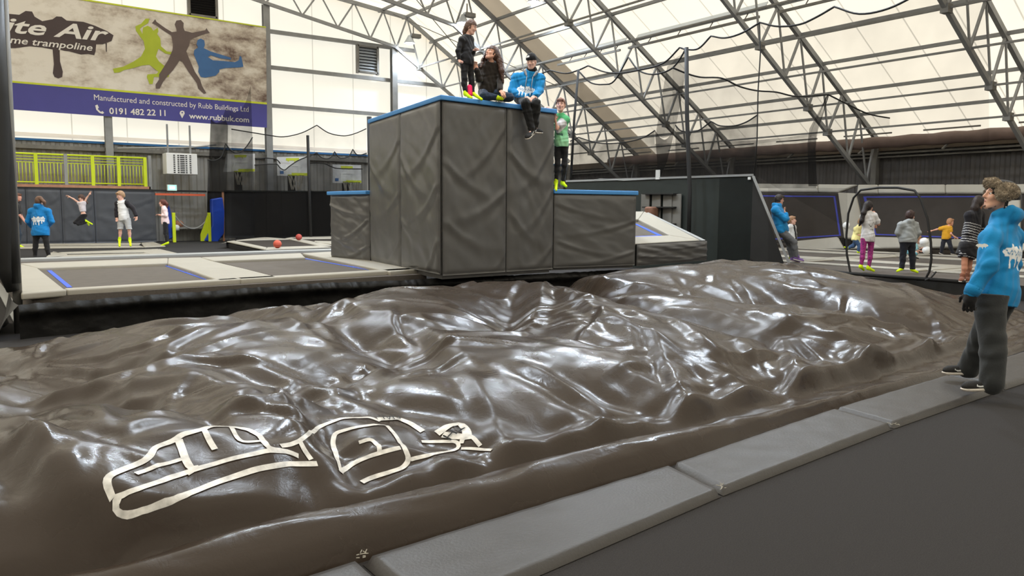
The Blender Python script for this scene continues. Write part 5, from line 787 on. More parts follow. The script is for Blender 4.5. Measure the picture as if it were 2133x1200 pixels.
20,0,0,-1,-2,11,19,12,11,7,5,3,3,3,2,3,2,2,1,2,1,0,1,0,0,-1,0,-1,-1,-2,-1,-2,-2,-2,-2,-3,-3,-3,-4,-4,-1,4,4,4,4,4,4,3,4,3,3,2,3,2,2,1,2,1,2,1,0,1,0,0,0,0,-1,-1,-1,-1,-2,-1,-2,-2,-2,-2,-3,-2,-3,-3,-3,-3,-3,-3,-4,-6,-7,-10,-9,-9,-9,-6,-6,-6,-6,-8,-8,-10,-16,-18,-41,-37,
21,-1,0,-1,-4,8,19,14,9,7,6,4,3,4,4,3,2,1,1,2,1,0,0,0,0,-1,-1,-1,-1,-2,-1,-2,-2,-2,-3,-3,-3,-4,-4,-1,4,4,5,4,4,4,4,4,3,3,3,3,2,2,2,1,2,1,1,1,0,1,0,0,0,-1,-1,-1,-1,-1,-2,-1,-2,-2,-2,-2,-2,-3,-2,-3,-3,-2,-3,-3,-4,-3,-4,-5,-7,-10,-10,-10,-10,-8,-7,-8,-9,-11,-18,-22,-41,-33,
22,-1,-1,-1,-4,3,16,15,11,8,7,5,5,5,5,3,1,0,1,1,1,0,0,-1,0,-1,-1,-1,-2,-1,-2,-2,-3,-2,-3,-3,-4,-4,-1,4,5,5,4,4,5,3,4,3,3,3,3,2,2,2,2,1,1,2,1,1,0,1,0,0,0,-1,-1,-1,-1,-1,-2,-2,-1,-2,-2,-2,-3,-2,-2,-3,-3,-2,-3,-3,-3,-3,-4,-4,-6,-6,-9,-9,-10,-11,-10,-10,-10,-11,-14,-23,-43,-35,
23,-1,-1,-2,-4,2,15,13,11,10,7,5,6,7,6,2,1,0,0,0,0,0,0,-1,-1,-1,0,-2,-2,-1,-2,-3,-2,-3,-3,-4,-3,-2,3,5,5,4,4,4,4,4,3,3,3,2,2,2,2,2,1,2,1,2,1,1,1,1,0,1,0,0,-1,-1,-1,-2,-1,-2,-2,-1,-2,-3,-2,-2,-3,-2,-3,-3,-2,-3,-3,-4,-3,-5,-5,-6,-6,-8,-9,-10,-10,-11,-12,-13,-16,-20,-44,-38,
25,-2,-2,-1,-5,2,16,14,10,8,6,6,7,6,5,3,0,0,0,0,0,-1,0,-1,-1,-1,-1,-1,-2,-1,-3,-2,-2,-3,-4,-3,-2,2,5,5,5,3,4,4,4,3,4,3,2,3,2,2,1,2,1,1,1,1,1,1,1,1,1,1,0,0,-1,-1,-1,-1,-2,-1,-2,-2,-2,-2,-2,-2,-3,-2,-3,-3,-3,-3,-3,-4,-3,-5,-5,-5,-6,-8,-8,-9,-10,-12,-12,-14,-17,-20,-44,-38,
26,-2,-2,-2,-5,2,18,12,10,7,6,6,5,4,4,3,1,1,-1,0,0,0,-1,0,-1,0,-1,-1,-2,-1,-3,-2,-3,-3,-3,-2,2,5,5,5,5,4,4,4,4,3,3,3,3,2,2,2,2,1,1,1,1,0,1,1,0,1,0,0,0,0,-1,-1,-1,-1,-2,-1,-2,-2,-2,-2,-2,-2,-3,-2,-3,-3,-3,-3,-3,-4,-3,-5,-4,-6,-6,-7,-8,-9,-10,-11,-13,-15,-17,-21,-44,-38,
28,-2,-3,-2,-6,3,17,10,8,7,6,5,5,3,2,2,2,1,1,0,0,0,0,0,0,-1,0,-1,-1,-2,-2,-2,-3,-3,-3,1,5,5,5,5,5,4,5,4,3,4,3,3,2,3,2,2,2,1,1,1,1,1,0,1,0,0,0,-1,0,-1,-1,-1,-1,-1,-2,-1,-2,-2,-2,-2,-2,-2,-2,-3,-3,-3,-3,-3,-4,-4,-4,-4,-4,-6,-6,-7,-7,-9,-10,-11,-12,-16,-17,-22,-44,-38,
28,-1,-2,-3,-6,3,18,9,4,5,4,3,5,3,2,2,1,1,1,0,0,2,0,1,-1,-1,0,0,-1,-1,-2,-1,-2,-2,1,4,5,4,4,4,5,4,5,4,3,4,3,3,3,3,3,1,2,1,1,1,1,1,0,1,0,0,-1,0,-1,-1,0,-1,-2,-1,-2,-1,-2,-2,-2,-2,-2,-2,-2,-3,-3,-3,-3,-4,-3,-4,-4,-4,-5,-5,-6,-7,-8,-8,-10,-11,-12,-15,-18,-23,-45,-36,
28,0,-2,-3,-7,4,19,11,5,2,1,1,2,2,2,1,1,1,0,0,0,1,1,1,0,0,0,0,0,0,0,0,0,2,4,5,4,4,4,3,3,4,3,4,3,3,3,3,3,3,2,2,3,1,2,0,1,0,1,0,0,0,0,-1,-1,-1,0,-2,-1,-1,-2,-1,-2,-2,-2,-2,-2,-2,-3,-2,-3,-3,-3,-4,-3,-4,-4,-4,-5,-5,-7,-7,-7,-8,-10,-10,-13,-15,-18,-25,-46,-35,
28,0,-1,-3,-7,2,21,12,7,5,1,0,0,1,0,1,1,0,-1,-1,-1,0,1,2,1,2,1,1,1,2,1,1,1,4,4,4,4,4,3,4,3,3,2,3,3,3,2,2,1,2,2,2,2,3,1,1,0,1,0,0,0,0,-1,0,-1,-1,-1,-1,-1,-1,-2,-2,-1,-2,-2,-2,-2,-3,-2,-3,-2,-3,-4,-3,-4,-4,-4,-4,-4,-6,-6,-7,-7,-8,-10,-10,-13,-16,-19,-26,-48,-31,
28,0,0,-2,-7,1,19,12,9,6,3,0,1,0,0,0,-1,-1,-1,0,2,4,3,2,2,1,2,1,1,1,1,1,2,3,3,3,4,3,4,3,3,3,3,3,2,2,2,2,1,2,1,1,1,2,1,0,1,1,0,-1,0,0,-1,0,-1,-1,-1,-1,-1,-2,-1,-2,-2,-2,-2,-2,-2,-2,-2,-3,-3,-3,-3,-3,-4,-4,-4,-5,-4,-5,-7,-6,-8,-8,-10,-11,-12,-17,-19,-27,-47,-29,
28,0,0,-1,-6,0,17,11,9,6,3,2,0,-1,-1,0,0,1,2,5,4,4,2,3,2,1,1,1,1,1,1,2,2,2,3,3,2,3,3,3,3,2,3,3,2,1,2,2,1,2,1,1,1,1,0,0,1,0,0,0,-1,0,-1,-1,0,-1,-1,-1,-2,-1,-2,-1,-2,-2,-2,-2,-2,-3,-2,-2,-3,-3,-3,-4,-3,-4,-4,-5,-5,-5,-6,-7,-7,-9,-10,-11,-13,-16,-18,-27,-46,-31,
27,1,0,-1,-5,1,13,11,9,7,3,1,-1,-2,0,4,5,4,4,4,3,2,3,2,1,2,1,1,1,2,2,1,2,2,2,3,3,2,2,2,3,2,2,2,2,1,2,1,2,1,1,1,1,1,0,0,0,0,0,0,0,-1,-1,-1,-1,-1,-1,-1,-1,-2,-1,-2,-2,-2,-2,-2,-2,-2,-2,-3,-3,-3,-3,-3,-4,-3,-4,-5,-5,-6,-6,-7,-7,-9,-10,-10,-14,-15,-19,-26,-45,-33,
25,2,1,-1,-4,2,15,9,6,4,2,2,2,2,3,7,5,4,3,3,2,2,3,1,2,2,1,2,1,2,2,1,2,2,2,2,3,1,2,2,3,1,2,2,1,1,1,1,1,1,1,1,1,1,0,0,0,0,0,0,-1,0,-1,-1,-1,-1,-1,-2,-1,-2,-1,-2,-2,-1,-2,-2,-3,-2,-2,-3,-2,-3,-3,-3,-4,-4,-4,-5,-5,-5,-6,-7,-8,-8,-10,-11,-14,-15,-19,-26,-45,-33,
23,3,2,-1,-4,2,16,9,4,3,4,3,5,6,5,4,4,3,3,2,3,2,2,3,1,2,2,1,2,2,2,1,2,2,2,2,1,2,2,2,1,2,1,1,2,1,0,1,1,1,0,1,1,1,0,0,0,0,0,-1,0,-1,-1,-1,-1,-1,-1,-1,-2,-1,-2,-2,-1,-2,-2,-2,-2,-2,-3,-2,-3,-3,-3,-3,-3,-4,-4,-5,-5,-5,-7,-7,-7,-9,-10,-11,-14,-15,-20,-29,-44,-31,
22,2,3,0,-4,1,17,10,5,5,5,5,5,5,3,4,3,3,3,3,3,2,3,2,2,2,1,2,2,1,2,2,2,2,1,2,2,1,2,1,2,1,1,1,1,1,1,1,0,0,1,0,1,1,0,0,0,-1,0,-1,0,-1,-1,0,-1,-1,-2,-1,-1,-2,-2,-1,-2,-2,-2,-2,-2,-2,-2,-3,-2,-3,-3,-3,-4,-3,-5,-4,-5,-6,-6,-8,-7,-9,-10,-12,-13,-16,-21,-32,-45,-24,
21,2,2,1,-4,1,16,11,7,6,5,4,5,4,4,4,4,4,3,3,3,3,2,3,2,2,1,2,2,2,1,2,2,1,2,2,1,2,1,1,1,2,0,1,1,1,1,1,0,0,1,0,0,0,1,-1,0,0,0,-1,-1,0,-1,-1,-1,-1,-2,-1,-1,-2,-1,-2,-2,-2,-2,-1,-3,-2,-2,-2,-3,-3,-3,-3,-3,-4,-4,-4,-5,-6,-6,-7,-9,-10,-10,-11,-15,-15,-20,-28,-45,-28,
20,1,2,0,-2,1,16,10,7,6,5,5,5,4,6,5,5,3,3,3,4,3,2,3,2,2,2,2,1,2,2,1,2,2,1,1,2,1,2,1,1,0,1,1,1,1,1,0,0,1,0,0,0,0,0,1,-1,0,-1,0,-1,-1,-1,-1,-1,-1,-1,-1,-2,-1,-2,-2,-2,-2,-2,-1,-2,-2,-3,-2,-3,-2,-3,-3,-4,-4,-4,-4,-5,-6,-6,-7,-9,-10,-10,-12,-14,-16,-19,-26,-44,-31,
19,1,1,0,-3,2,14,11,9,7,7,5,5,5,5,5,5,4,4,3,3,3,2,3,2,2,2,2,1,2,1,2,2,1,1,2,1,1,1,1,1,1,1,1,0,1,0,1,0,0,1,0,0,0,0,0,-1,0,-1,0,-1,-1,-1,-1,-1,-1,-1,-1,-2,-1,-2,-2,-2,-1,-2,-2,-2,-2,-3,-2,-2,-3,-3,-4,-3,-4,-4,-4,-5,-6,-7,-7,-8,-9,-11,-11,-14,-16,-19,-27,-44,-31,
19,0,1,0,-4,0,12,12,11,9,8,6,6,5,5,5,5,4,5,3,3,2,3,2,2,2,2,2,2,1,2,1,2,1,1,2,1,1,1,1,1,0,1,1,1,0,0,1,0,0,0,0,0,0,0,0,0,-1,0,-1,0,-1,-1,-1,-1,-2,-1,-1,-2,-1,-2,-2,-1,-2,-2,-2,-2,-2,-3,-2,-3,-2,-3,-3,-4,-4,-4,-5,-5,-6,-6,-7,-8,-9,-10,-11,-14,-16,-19,-27,-45,-31,
18,1,0,-1,-3,-1,12,12,12,10,7,6,6,5,6,4,5,5,5,5,2,3,3,2,2,2,2,2,2,1,2,1,1,2,1,1,1,1,1,1,1,0,1,1,0,1,0,1,0,0,0,0,0,0,0,0,-1,0,0,-1,-1,-1,-1,-1,-1,-1,-1,-2,-1,-2,-2,-1,-2,-2,-2,-2,-2,-2,-2,-3,-2,-3,-3,-3,-4,-4,-4,-5,-5,-6,-6,-7,-7,-9,-10,-12,-14,-15,-19,-29,-44,-30,
18,0,0,0,-4,-1,13,12,10,9,6,6,6,6,6,6,5,6,6,4,4,2,3,2,3,2,2,2,1,2,1,2,1,1,1,1,1,1,1,1,1,0,1,1,0,1,0,1,0,0,0,0,0,0,0,0,-1,0,-1,0,-1,-1,-1,-1,-1,-2,-1,-1,-2,-2,-1,-2,-2,-2,-2,-2,-2,-2,-2,-3,-2,-3,-3,-3,-4,-4,-4,-5,-5,-6,-6,-7,-7,-9,-10,-12,-14,-16,-20,-26,-43,-32,
18,0,0,0,-4,-2,11,12,9,8,7,8,7,7,7,6,6,5,5,4,4,3,3,2,2,3,2,2,1,2,1,2,1,1,1,1,1,1,1,1,1,0,1,1,0,1,0,0,1,0,0,0,0,0,0,-1,0,-1,0,-1,-1,0,-1,-1,-2,-1,-1,-2,-2,-1,-2,-2,-2,-2,-1,-3,-2,-2,-2,-2,-3,-3,-3,-3,-4,-3,-5,-5,-5,-5,-6,-7,-8,-9,-10,-13,-14,-17,-20,-24,-42,-32,
18,0,0,0,-5,-1,9,11,11,10,9,7,8,7,6,5,5,4,5,4,5,4,3,3,2,2,2,1,2,2,1,1,2,1,1,1,1,1,1,1,0,1,1,1,0,0,1,0,0,1,0,-1,0,1,-1,0,-1,0,-1,0,-1,-1,-1,-1,-1,-1,-2,-1,-2,-2,-2,-2,-1,-2,-2,-2,-2,-2,-3,-2,-3,-3,-3,-3,-3,-4,-4,-4,-5,-5,-7,-7,-9,-9,-11,-12,-14,-16,-18,-25,-43,-32,
18,0,0,-1,-4,-1,11,12,11,9,8,7,7,6,6,6,5,5,4,5,4,4,4,3,2,2,1,2,1,2,1,2,1,1,1,2,1,1,0,1,1,1,0,1,0,1,0,0,1,0,0,0,0,0,0,-1,0,-1,0,-1,-1,0,-1,-1,-2,-1,-2,-1,-2,-2,-1,-2,-2,-2,-2,-2,-2,-2,-2,-3,-3,-2,-3,-3,-3,-3,-4,-4,-5,-6,-7,-8,-8,-9,-10,-12,-13,-17,-19,-28,-45,-27,
18,0,0,-1,-4,-1,11,13,10,9,7,7,7,7,6,6,5,5,5,4,4,4,3,4,2,2,2,1,2,1,2,1,1,2,1,1,1,1,1,1,1,0,1,0,1,0,1,0,1,0,0,0,0,0,-1,0,0,-1,-1,0,-1,-1,-1,-1,-1,-2,-1,-2,-2,-1,-2,-2,-2,-2,-2,-2,-2,-2,-2,-2,-3,-3,-2,-3,-3,-3,-4,-4,-5,-6,-7,-8,-7,-9,-10,-12,-14,-16,-20,-34,-49,-18,
18,0,0,-1,-4,-1,10,12,11,10,8,7,6,7,6,5,5,5,5,5,4,3,4,3,3,2,2,1,2,1,2,1,1,2,1,1,1,1,1,1,1,1,1,0,1,0,1,0,0,1,0,0,0,-1,0,0,-1,-1,0,-1,0,-1,-2,-1,-1,-1,-2,-2,-1,-2,-2,-2,-2,-2,-1,-2,-2,-2,-3,-2,-2,-2,-3,-3,-3,-4,-4,-4,-5,-6,-6,-7,-8,-9,-10,-12,-14,-16,-22,-37,-44,-17,
18,0,0,-1,-4,-1,10,12,11,10,8,7,7,6,5,6,5,5,4,4,4,4,4,3,3,3,2,1,2,1,2,1,2,1,1,1,1,2,1,1,1,1,0,1,1,0,1,0,0,0,0,0,0,0,-1,0,0,-1,-1,0,-1,-1,-1,-1,-2,-1,-2,-2,-1,-2,-2,-2,-2,-2,-1,-2,-2,-2,-2,-2,-3,-2,-3,-3,-3,-3,-4,-5,-5,-6,-6,-7,-8,-8,-10,-12,-14,-18,-26,-36,-36,-21,
18,0,0,-1,-4,-2,11,12,10,10,8,7,6,6,6,5,6,5,4,5,3,4,3,3,3,3,3,2,2,1,2,1,2,1,1,2,1,1,1,1,1,1,1,1,1,0,1,0,0,0,0,0,0,0,-1,0,-1,-1,0,-1,-1,-1,-1,-1,-2,-1,-2,-2,-2,-1,-2,-2,-2,-1,-2,-2,-2,-2,-2,-2,-3,-2,-3,-3,-3,-3,-4,-5,-5,-5,-6,-7,-8,-9,-10,-11,-15,-20,-29,-28,-35,-24,
18,0,0,-1,-4,-2,11,12,10,9,7,7,7,6,6,6,5,5,5,5,4,3,4,3,3,2,3,2,2,2,1,1,2,1,2,1,1,1,1,1,2,1,1,1,0,1,0,1,0,0,0,0,0,0,-1,-1,-1,0,-1,-1,-1,-1,-1,-2,-1,-2,-1,-2,-2,-1,-2,-2,-2,-1,-2,-2,-2,-2,-2,-2,-3,-2,-3,-3,-3,-3,-4,-5,-5,-5,-6,-7,-7,-9,-10,-12,-15,-22,-24,-27,-39,-23,
18,0,0,-1,-4,-2,10,12,11,8,8,7,7,7,6,5,6,5,4,5,4,4,4,3,2,3,2,2,2,2,2,1,1,2,1,1,2,1,1,1,1,1,1,1,1,1,0,1,0,0,0,0,0,-1,-1,0,-1,-1,-1,-1,-1,-1,-1,-2,-1,-2,-2,-1,-2,-2,-2,-1,-2,-2,-1,-2,-2,-2,-2,-2,-3,-2,-3,-2,-4,-3,-4,-4,-5,-6,-6,-6,-8,-9,-10,-12,-16,-20,-23,-28,-39,-23,
18,0,0,-1,-4,-2,8,11,11,9,8,7,7,7,6,6,5,6,5,4,4,4,4,4,3,2,3,2,2,1,2,1,2,1,1,1,2,1,1,1,1,1,1,2,0,1,1,0,1,0,0,0,0,-1,-1,-1,-1,-1,-1,-1,-1,-1,-2,-1,-2,-1,-2,-2,-1,-2,-2,-1,-2,-2,-2,-1,-2,-2,-2,-2,-3,-2,-3,-3,-3,-3,-4,-4,-5,-5,-6,-7,-8,-9,-11,-13,-16,-20,-21,-28,-39,-22,
18,0,0,-1,-4,-2,9,10,9,8,7,6,7,7,7,5,6,6,5,5,5,4,4,5,3,4,2,3,1,2,1,2,1,1,2,1,1,1,1,1,2,1,1,1,1,1,0,1,1,0,0,0,-1,-1,-1,-1,-1,-1,-1,-1,-1,-2,-1,-1,-2,-2,-1,-2,-1,-2,-2,-2,-1,-2,-2,-2,-2,-2,-1,-3,-2,-3,-2,-3,-3,-3,-4,-4,-5,-5,-7,-6,-8,-9,-12,-13,-16,-18,-21,-28,-38,-23,
18,0,0,-1,-4,-2,10,11,10,8,6,6,6,6,6,6,5,6,5,5,5,5,4,4,4,4,3,2,2,2,1,1,1,2,1,1,1,1,1,1,1,2,1,1,1,1,1,0,1,0,0,0,0,-2,-1,-1,-1,-1,-1,-2,-1,-1,-1,-2,-2,-1,-2,-1,-2,-2,-1,-2,-2,-1,-2,-2,-2,-2,-2,-2,-2,-2,-3,-3,-2,-4,-4,-4,-5,-6,-5,-7,-8,-10,-12,-13,-15,-17,-21,-30,-36,-24,
18,0,0,-1,-4,-2,10,11,11,9,8,7,7,6,6,5,5,5,5,4,5,4,4,4,4,3,3,2,1,2,1,1,1,2,1,1,1,1,1,1,1,1,2,1,1,1,1,0,1,1,0,0,-1,-2,-1,-1,-1,-2,-1,-1,-1,-2,-1,-2,-1,-2,-1,-2,-1,-2,-2,-1,-2,-2,-1,-2,-2,-2,-2,-2,-2,-2,-3,-2,-4,-3,-4,-4,-5,-5,-7,-7,-8,-10,-11,-13,-15,-17,-20,-29,-35,-26,
18,0,0,-1,-4,-2,9,11,11,9,9,8,6,7,6,5,5,5,5,5,4,4,4,4,3,3,2,2,2,1,2,1,1,1,2,1,1,1,1,1,1,1,1,1,2,0,1,1,1,0,0,0,-1,-1,-1,-2,-1,-1,-2,-1,-1,-2,-1,-1,-2,-1,-2,-1,-2,-2,-1,-2,-1,-2,-2,-1,-2,-2,-2,-2,-2,-3,-2,-3,-3,-4,-3,-5,-4,-6,-6,-7,-9,-9,-12,-13,-14,-17,-22,-26,-34,-27,
18,0,0,-1,-4,-2,8,11,10,9,10,7,7,7,6,6,6,5,4,5,4,4,4,3,3,2,3,2,2,2,1,2,1,1,2,0,1,1,1,1,1,2,1,1,1,1,0,1,1,0,0,-1,0,-2,-1,-1,-1,-1,-2,-1,-1,-1,-2,-1,-2,-1,-2,-1,-2,-1,-2,-1,-2,-1,-2,-2,-1,-2,-2,-2,-3,-2,-3,-2,-3,-4,-4,-4,-5,-6,-6,-7,-9,-10,-11,-12,-14,-17,-23,-24,-34,-28,
18,0,0,-1,-4,-2,10,12,9,8,8,8,6,7,7,6,5,5,5,4,5,3,4,3,3,2,3,2,2,2,2,1,1,2,1,1,1,1,1,1,1,1,1,1,1,1,0,0,1,0,0,-1,0,-1,-1,-1,-1,-2,-1,-1,-1,-1,-2,-1,-1,-2,-1,-2,-1,-2,-1,-2,-1,-2,-1,-2,-2,-2,-2,-2,-2,-3,-2,-3,-3,-4,-4,-5,-4,-6,-6,-8,-8,-10,-11,-12,-14,-17,-23,-22,-37,-23,
18,0,0,-1,-4,-2,11,12,10,8,8,6,6,7,6,5,5,5,5,4,5,4,4,3,3,3,2,2,2,2,2,2,1,1,2,1,1,1,1,1,0,1,1,1,0,1,0,0,0,0,0,0,0,-1,-1,-1,-1,-1,-1,-1,-1,-1,-1,-2,-1,-2,-1,-1,-2,-1,-2,-1,-2,-1,-2,-1,-2,-2,-2,-2,-3,-2,-3,-3,-3,-4,-4,-5,-5,-5,-7,-7,-8,-10,-11,-12,-13,-19,-19,-23,-39,-23,
18,0,0,-1,-4,-2,9,12,11,9,8,7,6,5,5,5,5,5,4,5,4,5,4,4,3,3,2,2,3,2,1,2,2,1,1,1,1,1,1,1,1,0,1,0,1,0,0,0,0,0,0,0,0,-1,0,-1,-1,-1,-1,-1,-1,-1,-2,-1,-1,-1,-2,-1,-2,-1,-1,-2,-1,-2,-2,-1,-2,-2,-2,-2,-3,-2,-3,-3,-3,-4,-4,-5,-5,-5,-7,-7,-9,-9,-11,-11,-14,-18,-18,-24,-40,-23,
18,0,0,-1,-4,-2,10,12,9,9,9,7,7,6,5,5,5,4,5,4,4,4,3,3,3,3,3,3,2,2,2,2,1,1,2,1,1,1,0,1,1,0,1,0,1,0,0,0,0,0,0,0,-1,0,-1,0,-1,-1,-1,-1,-1,-1,-1,-2,-1,-1,-1,-2,-1,-2,-1,-2,-1,-2,-1,-2,-2,-2,-2,-2,-3,-2,-3,-3,-3,-4,-4,-5,-5,-6,-6,-8,-8,-9,-11,-11,-15,-17,-17,-26,-38,-23,
18,0,0,-1,-4,-1,10,12,10,9,8,6,7,7,5,5,5,5,4,4,4,4,3,3,3,3,2,3,2,2,2,1,2,1,1,1,1,1,1,0,1,1,0,0,1,0,0,0,0,0,0,-1,0,0,-1,-1,0,-1,-1,-1,-1,-1,-1,-2,-1,-1,-1,-2,-1,-2,-1,-2,-1,-2,-1,-2,-2,-2,-2,-2,-2,-3,-3,-3,-3,-4,-5,-4,-5,-6,-7,-7,-8,-10,-10,-12,-14,-16,-17,-30,-35,-22,
18,0,0,-1,-4,-2,10,12,10,10,8,7,7,6,5,5,5,4,5,4,4,4,3,3,3,3,2,3,2,1,2,2,1,2,1,1,1,1,0,1,0,1,0,1,0,0,0,0,0,0,0,-1,0,-1,0,-1,-1,0,-1,-1,-1,-1,-1,-2,-1,-1,-1,-2,-1,-1,-2,-1,-2,-1,-2,-2,-1,-2,-3,-2,-2,-3,-2,-4,-3,-4,-4,-5,-6,-6,-6,-8,-8,-9,-10,-13,-14,-15,-18,-29,-34,-22,
18,0,0,-1,-4,-1,11,11,9,8,8,7,7,6,6,5,5,5,4,4,4,3,4,2,3,3,3,2,2,2,2,2,2,1,1,1,1,1,0,1,1,0,0,1,0,0,0,0,0,0,0,-1,0,-1,0,-1,-1,0,-1,-1,-1,-1,-1,-2,-1,-1,-1,-1,-2,-1,-2,-1,-1,-2,-2,-1,-2,-2,-2,-3,-2,-3,-3,-3,-4,-4,-4,-5,-5,-6,-7,-7,-8,-10,-10,-12,-14,-16,-19,-30,-36,-16,
18,0,0,-1,-4,-1,12,12,9,7,6,6,5,7,6,6,5,5,5,4,4,3,3,3,3,2,3,2,3,2,2,2,2,1,2,0,1,1,1,0,1,0,1,0,0,0,0,0,0,0,0,-1,0,-1,0,-1,-1,0,-1,-1,-1,-1,-1,-1,-2,-1,-1,-1,-2,-1,-2,-1,-1,-2,-1,-2,-2,-2,-2,-3,-2,-3,-3,-4,-3,-4,-5,-5,-5,-6,-6,-8,-8,-9,-11,-12,-14,-15,-21,-31,-38,-9,
18,0,0,-1,-4,-1,12,12,10,7,7,5,5,4,5,6,6,5,5,4,4,4,3,3,3,3,2,2,2,3,2,2,2,1,2,1,1,0,1,1,0,1,0,0,0,0,0,0,0,0,-1,0,0,-1,0,-1,-1,-1,0,-1,-1,-1,-1,-1,-2,-1,-1,-1,-1,-2,-1,-2,-1,-2,-2,-1,-2,-2,-3,-2,-3,-2,-3,-4,-3,-4,-5,-5,-6,-5,-7,-7,-9,-9,-11,-12,-13,-16,-21,-34,-35,-7,
18,0,0,-1,-4,-1,10,13,11,8,7,5,6,4,4,4,5,4,5,5,4,4,4,3,3,3,2,2,3,2,2,2,2,1,2,1,1,1,0,1,0,1,0,0,0,0,0,0,0,0,-1,0,0,-1,0,-1,-1,0,-1,-1,-1,-1,-1,-1,-1,-2,-1,-1,-1,-2,-1,-2,-2,-1,-2,-2,-2,-2,-2,-2,-3,-3,-3,-3,-4,-4,-5,-5,-5,-6,-7,-7,-9,-9,-11,-12,-14,-16,-21,-45,-27,-1,
18,0,0,-1,-4,-1,11,11,11,10,6,6,5,6,5,3,4,4,3,4,4,5,3,4,3,3,3,2,3,2,2,2,1,2,1,1,1,1,1,0,0,1,0,0,0,0,0,0,0,0,0,-1,0,-1,0,-1,-1,0,-1,-1,-1,-1,-1,-1,-1,-2,-1,-1,-1,-2,-1,-2,-2,-1,-2,-2,-2,-2,-2,-3,-3,-3,-3,-3,-4,-4,-5,-4,-6,-6,-6,-8,-8,-10,-11,-12,-15,-16,-21,-46,-25,0,
18,0,0,-1,-4,-1,12,12,9,10,7,6,5,5,5,4,5,3,4,4,4,3,3,3,3,4,2,3,3,2,2,1,2,1,1,1,1,1,1,0,0,1,0,0,0,0,0,0,0,0,0,-1,0,-1,0,-1,-1,0,-1,-1,-1,-1,-1,-1,-1,-2,-1,-1,-2,-1,-1,-2,-2,-1,-2,-2,-2,-3,-2,-3,-3,-2,-4,-3,-4,-4,-4,-5,-5,-6,-7,-8,-8,-10,-11,-13,-15,-17,-21,-45,-22,0,
18,0,0,-1,-4,-1,12,12,10,8,8,7,5,5,4,5,4,4,4,4,4,3,3,3,3,3,2,3,2,2,2,1,2,1,1,1,1,1,1,0,1,0,0,0,0,0,0,0,0,0,0,-1,0,-1,0,-1,-1,0,-1,-1,-1,-1,-1,-1,-1,-1,-2,-1,-2,-1,-2,-1,-2,-2,-2,-2,-2,-2,-2,-3,-3,-3,-3,-4,-3,-4,-4,-5,-6,-6,-7,-8,-9,-10,-11,-13,-15,-18,-24,-44,-16,1,
18,0,0,-1,-4,-1,12,13,9,8,7,7,6,5,5,4,4,4,4,4,4,3,3,3,3,3,2,2,2,2,2,1,2,1,1,1,1,1,1,0,1,0,0,0,0,0,1,-1,0,0,-1,0,0,-1,0,-1,-1,0,-1,-1,-1,-1,-1,-1,-1,-2,-1,-1,-2,-1,-2,-1,-2,-2,-2,-2,-2,-3,-2,-3,-3,-3,-3,-4,-3,-4,-4,-5,-6,-6,-7,-8,-9,-10,-12,-14,-15,-18,-29,-42,-9,1,
18,0,0,-1,-4,0,11,10,11,8,7,7,6,6,5,4,5,4,3,4,3,4,3,3,2,3,2,2,2,2,2,1,2,1,1,1,1,1,1,0,1,0,0,0,0,0,0,0,0,0,0,-1,0,-1,0,-1,-1,0,-1,-1,-1,-1,-1,-1,-1,-2,-1,-1,-2,-1,-2,-2,-1,-3,-2,-2,-2,-3,-2,-3,-3,-3,-3,-3,-4,-4,-4,-4,-6,-6,-7,-9,-9,-11,-13,-13,-17,-18,-32,-40,-3,0,
18,0,0,-1,-4,0,12,9,8,9,8,7,6,6,5,5,4,4,4,4,3,3,3,3,2,3,2,2,2,2,1,2,1,2,1,1,1,1,1,0,1,0,0,0,0,0,0,0,0,0,0,-1,0,-1,0,-1,-1,0,-1,-1,-1,-1,-1,-1,-1,-2,-1,-2,-1,-2,-1,-2,-2,-2,-2,-2,-3,-2,-3,-2,-3,-3,-3,-3,-3,-4,-5,-5,-5,-7,-7,-9,-10,-11,-13,-15,-16,-20,-36,-32,-1,0,
18,0,0,-1,-4,0,12,12,6,4,8,9,7,6,5,5,4,4,4,4,3,3,3,3,3,2,2,2,2,2,1,2,1,1,2,1,1,1,0,1,0,1,0,0,0,0,0,0,0,0,0,-1,0,-1,0,-1,-1,0,-1,-1,-1,-1,-1,-1,-2,-1,-1,-2,-1,-2,-2,-1,-2,-2,-3,-2,-2,-3,-2,-2,-3,-2,-3,-3,-4,-4,-5,-5,-6,-6,-8,-9,-11,-12,-13,-16,-18,-24,-45,-15,2,0,
18,0,0,-1,-4,-1,12,13,9,5,4,5,7,7,7,5,5,4,4,3,3,3,3,2,3,2,3,2,2,2,1,1,2,1,1,2,1,0,1,0,1,0,1,0,0,0,0,0,0,0,-1,0,-1,0,-1,0,-1,-1,-1,-1,0,-1,-2,-1,-1,-1,-2,-1,-2,-1,-2,-2,-2,-2,-2,-2,-2,-2,-3,-2,-2,-3,-3,-3,-4,-4,-5,-5,-6,-7,-8,-10,-11,-13,-14,-16,-19,-27,-45,-8,3,1,
18,0,0,-1,-4,0,13,12,9,7,5,3,3,6,7,6,5,5,3,4,3,3,3,2,3,2,2,2,2,2,2,1,1,2,1,1,1,1,0,1,0,1,0,0,0,0,0,0,0,0,0,0,-1,0,-1,-1,0,-1,-1,-1,-1,-1,-1,-1,-1,-2,-1,-1,-2,-2,-1,-2,-2,-2,-2,-2,-2,-2,-2,-3,-2,-3,-3,-3,-4,-4,-5,-5,-7,-7,-9,-10,-12,-13,-16,-17,-20,-32,-37,-2,3,0,
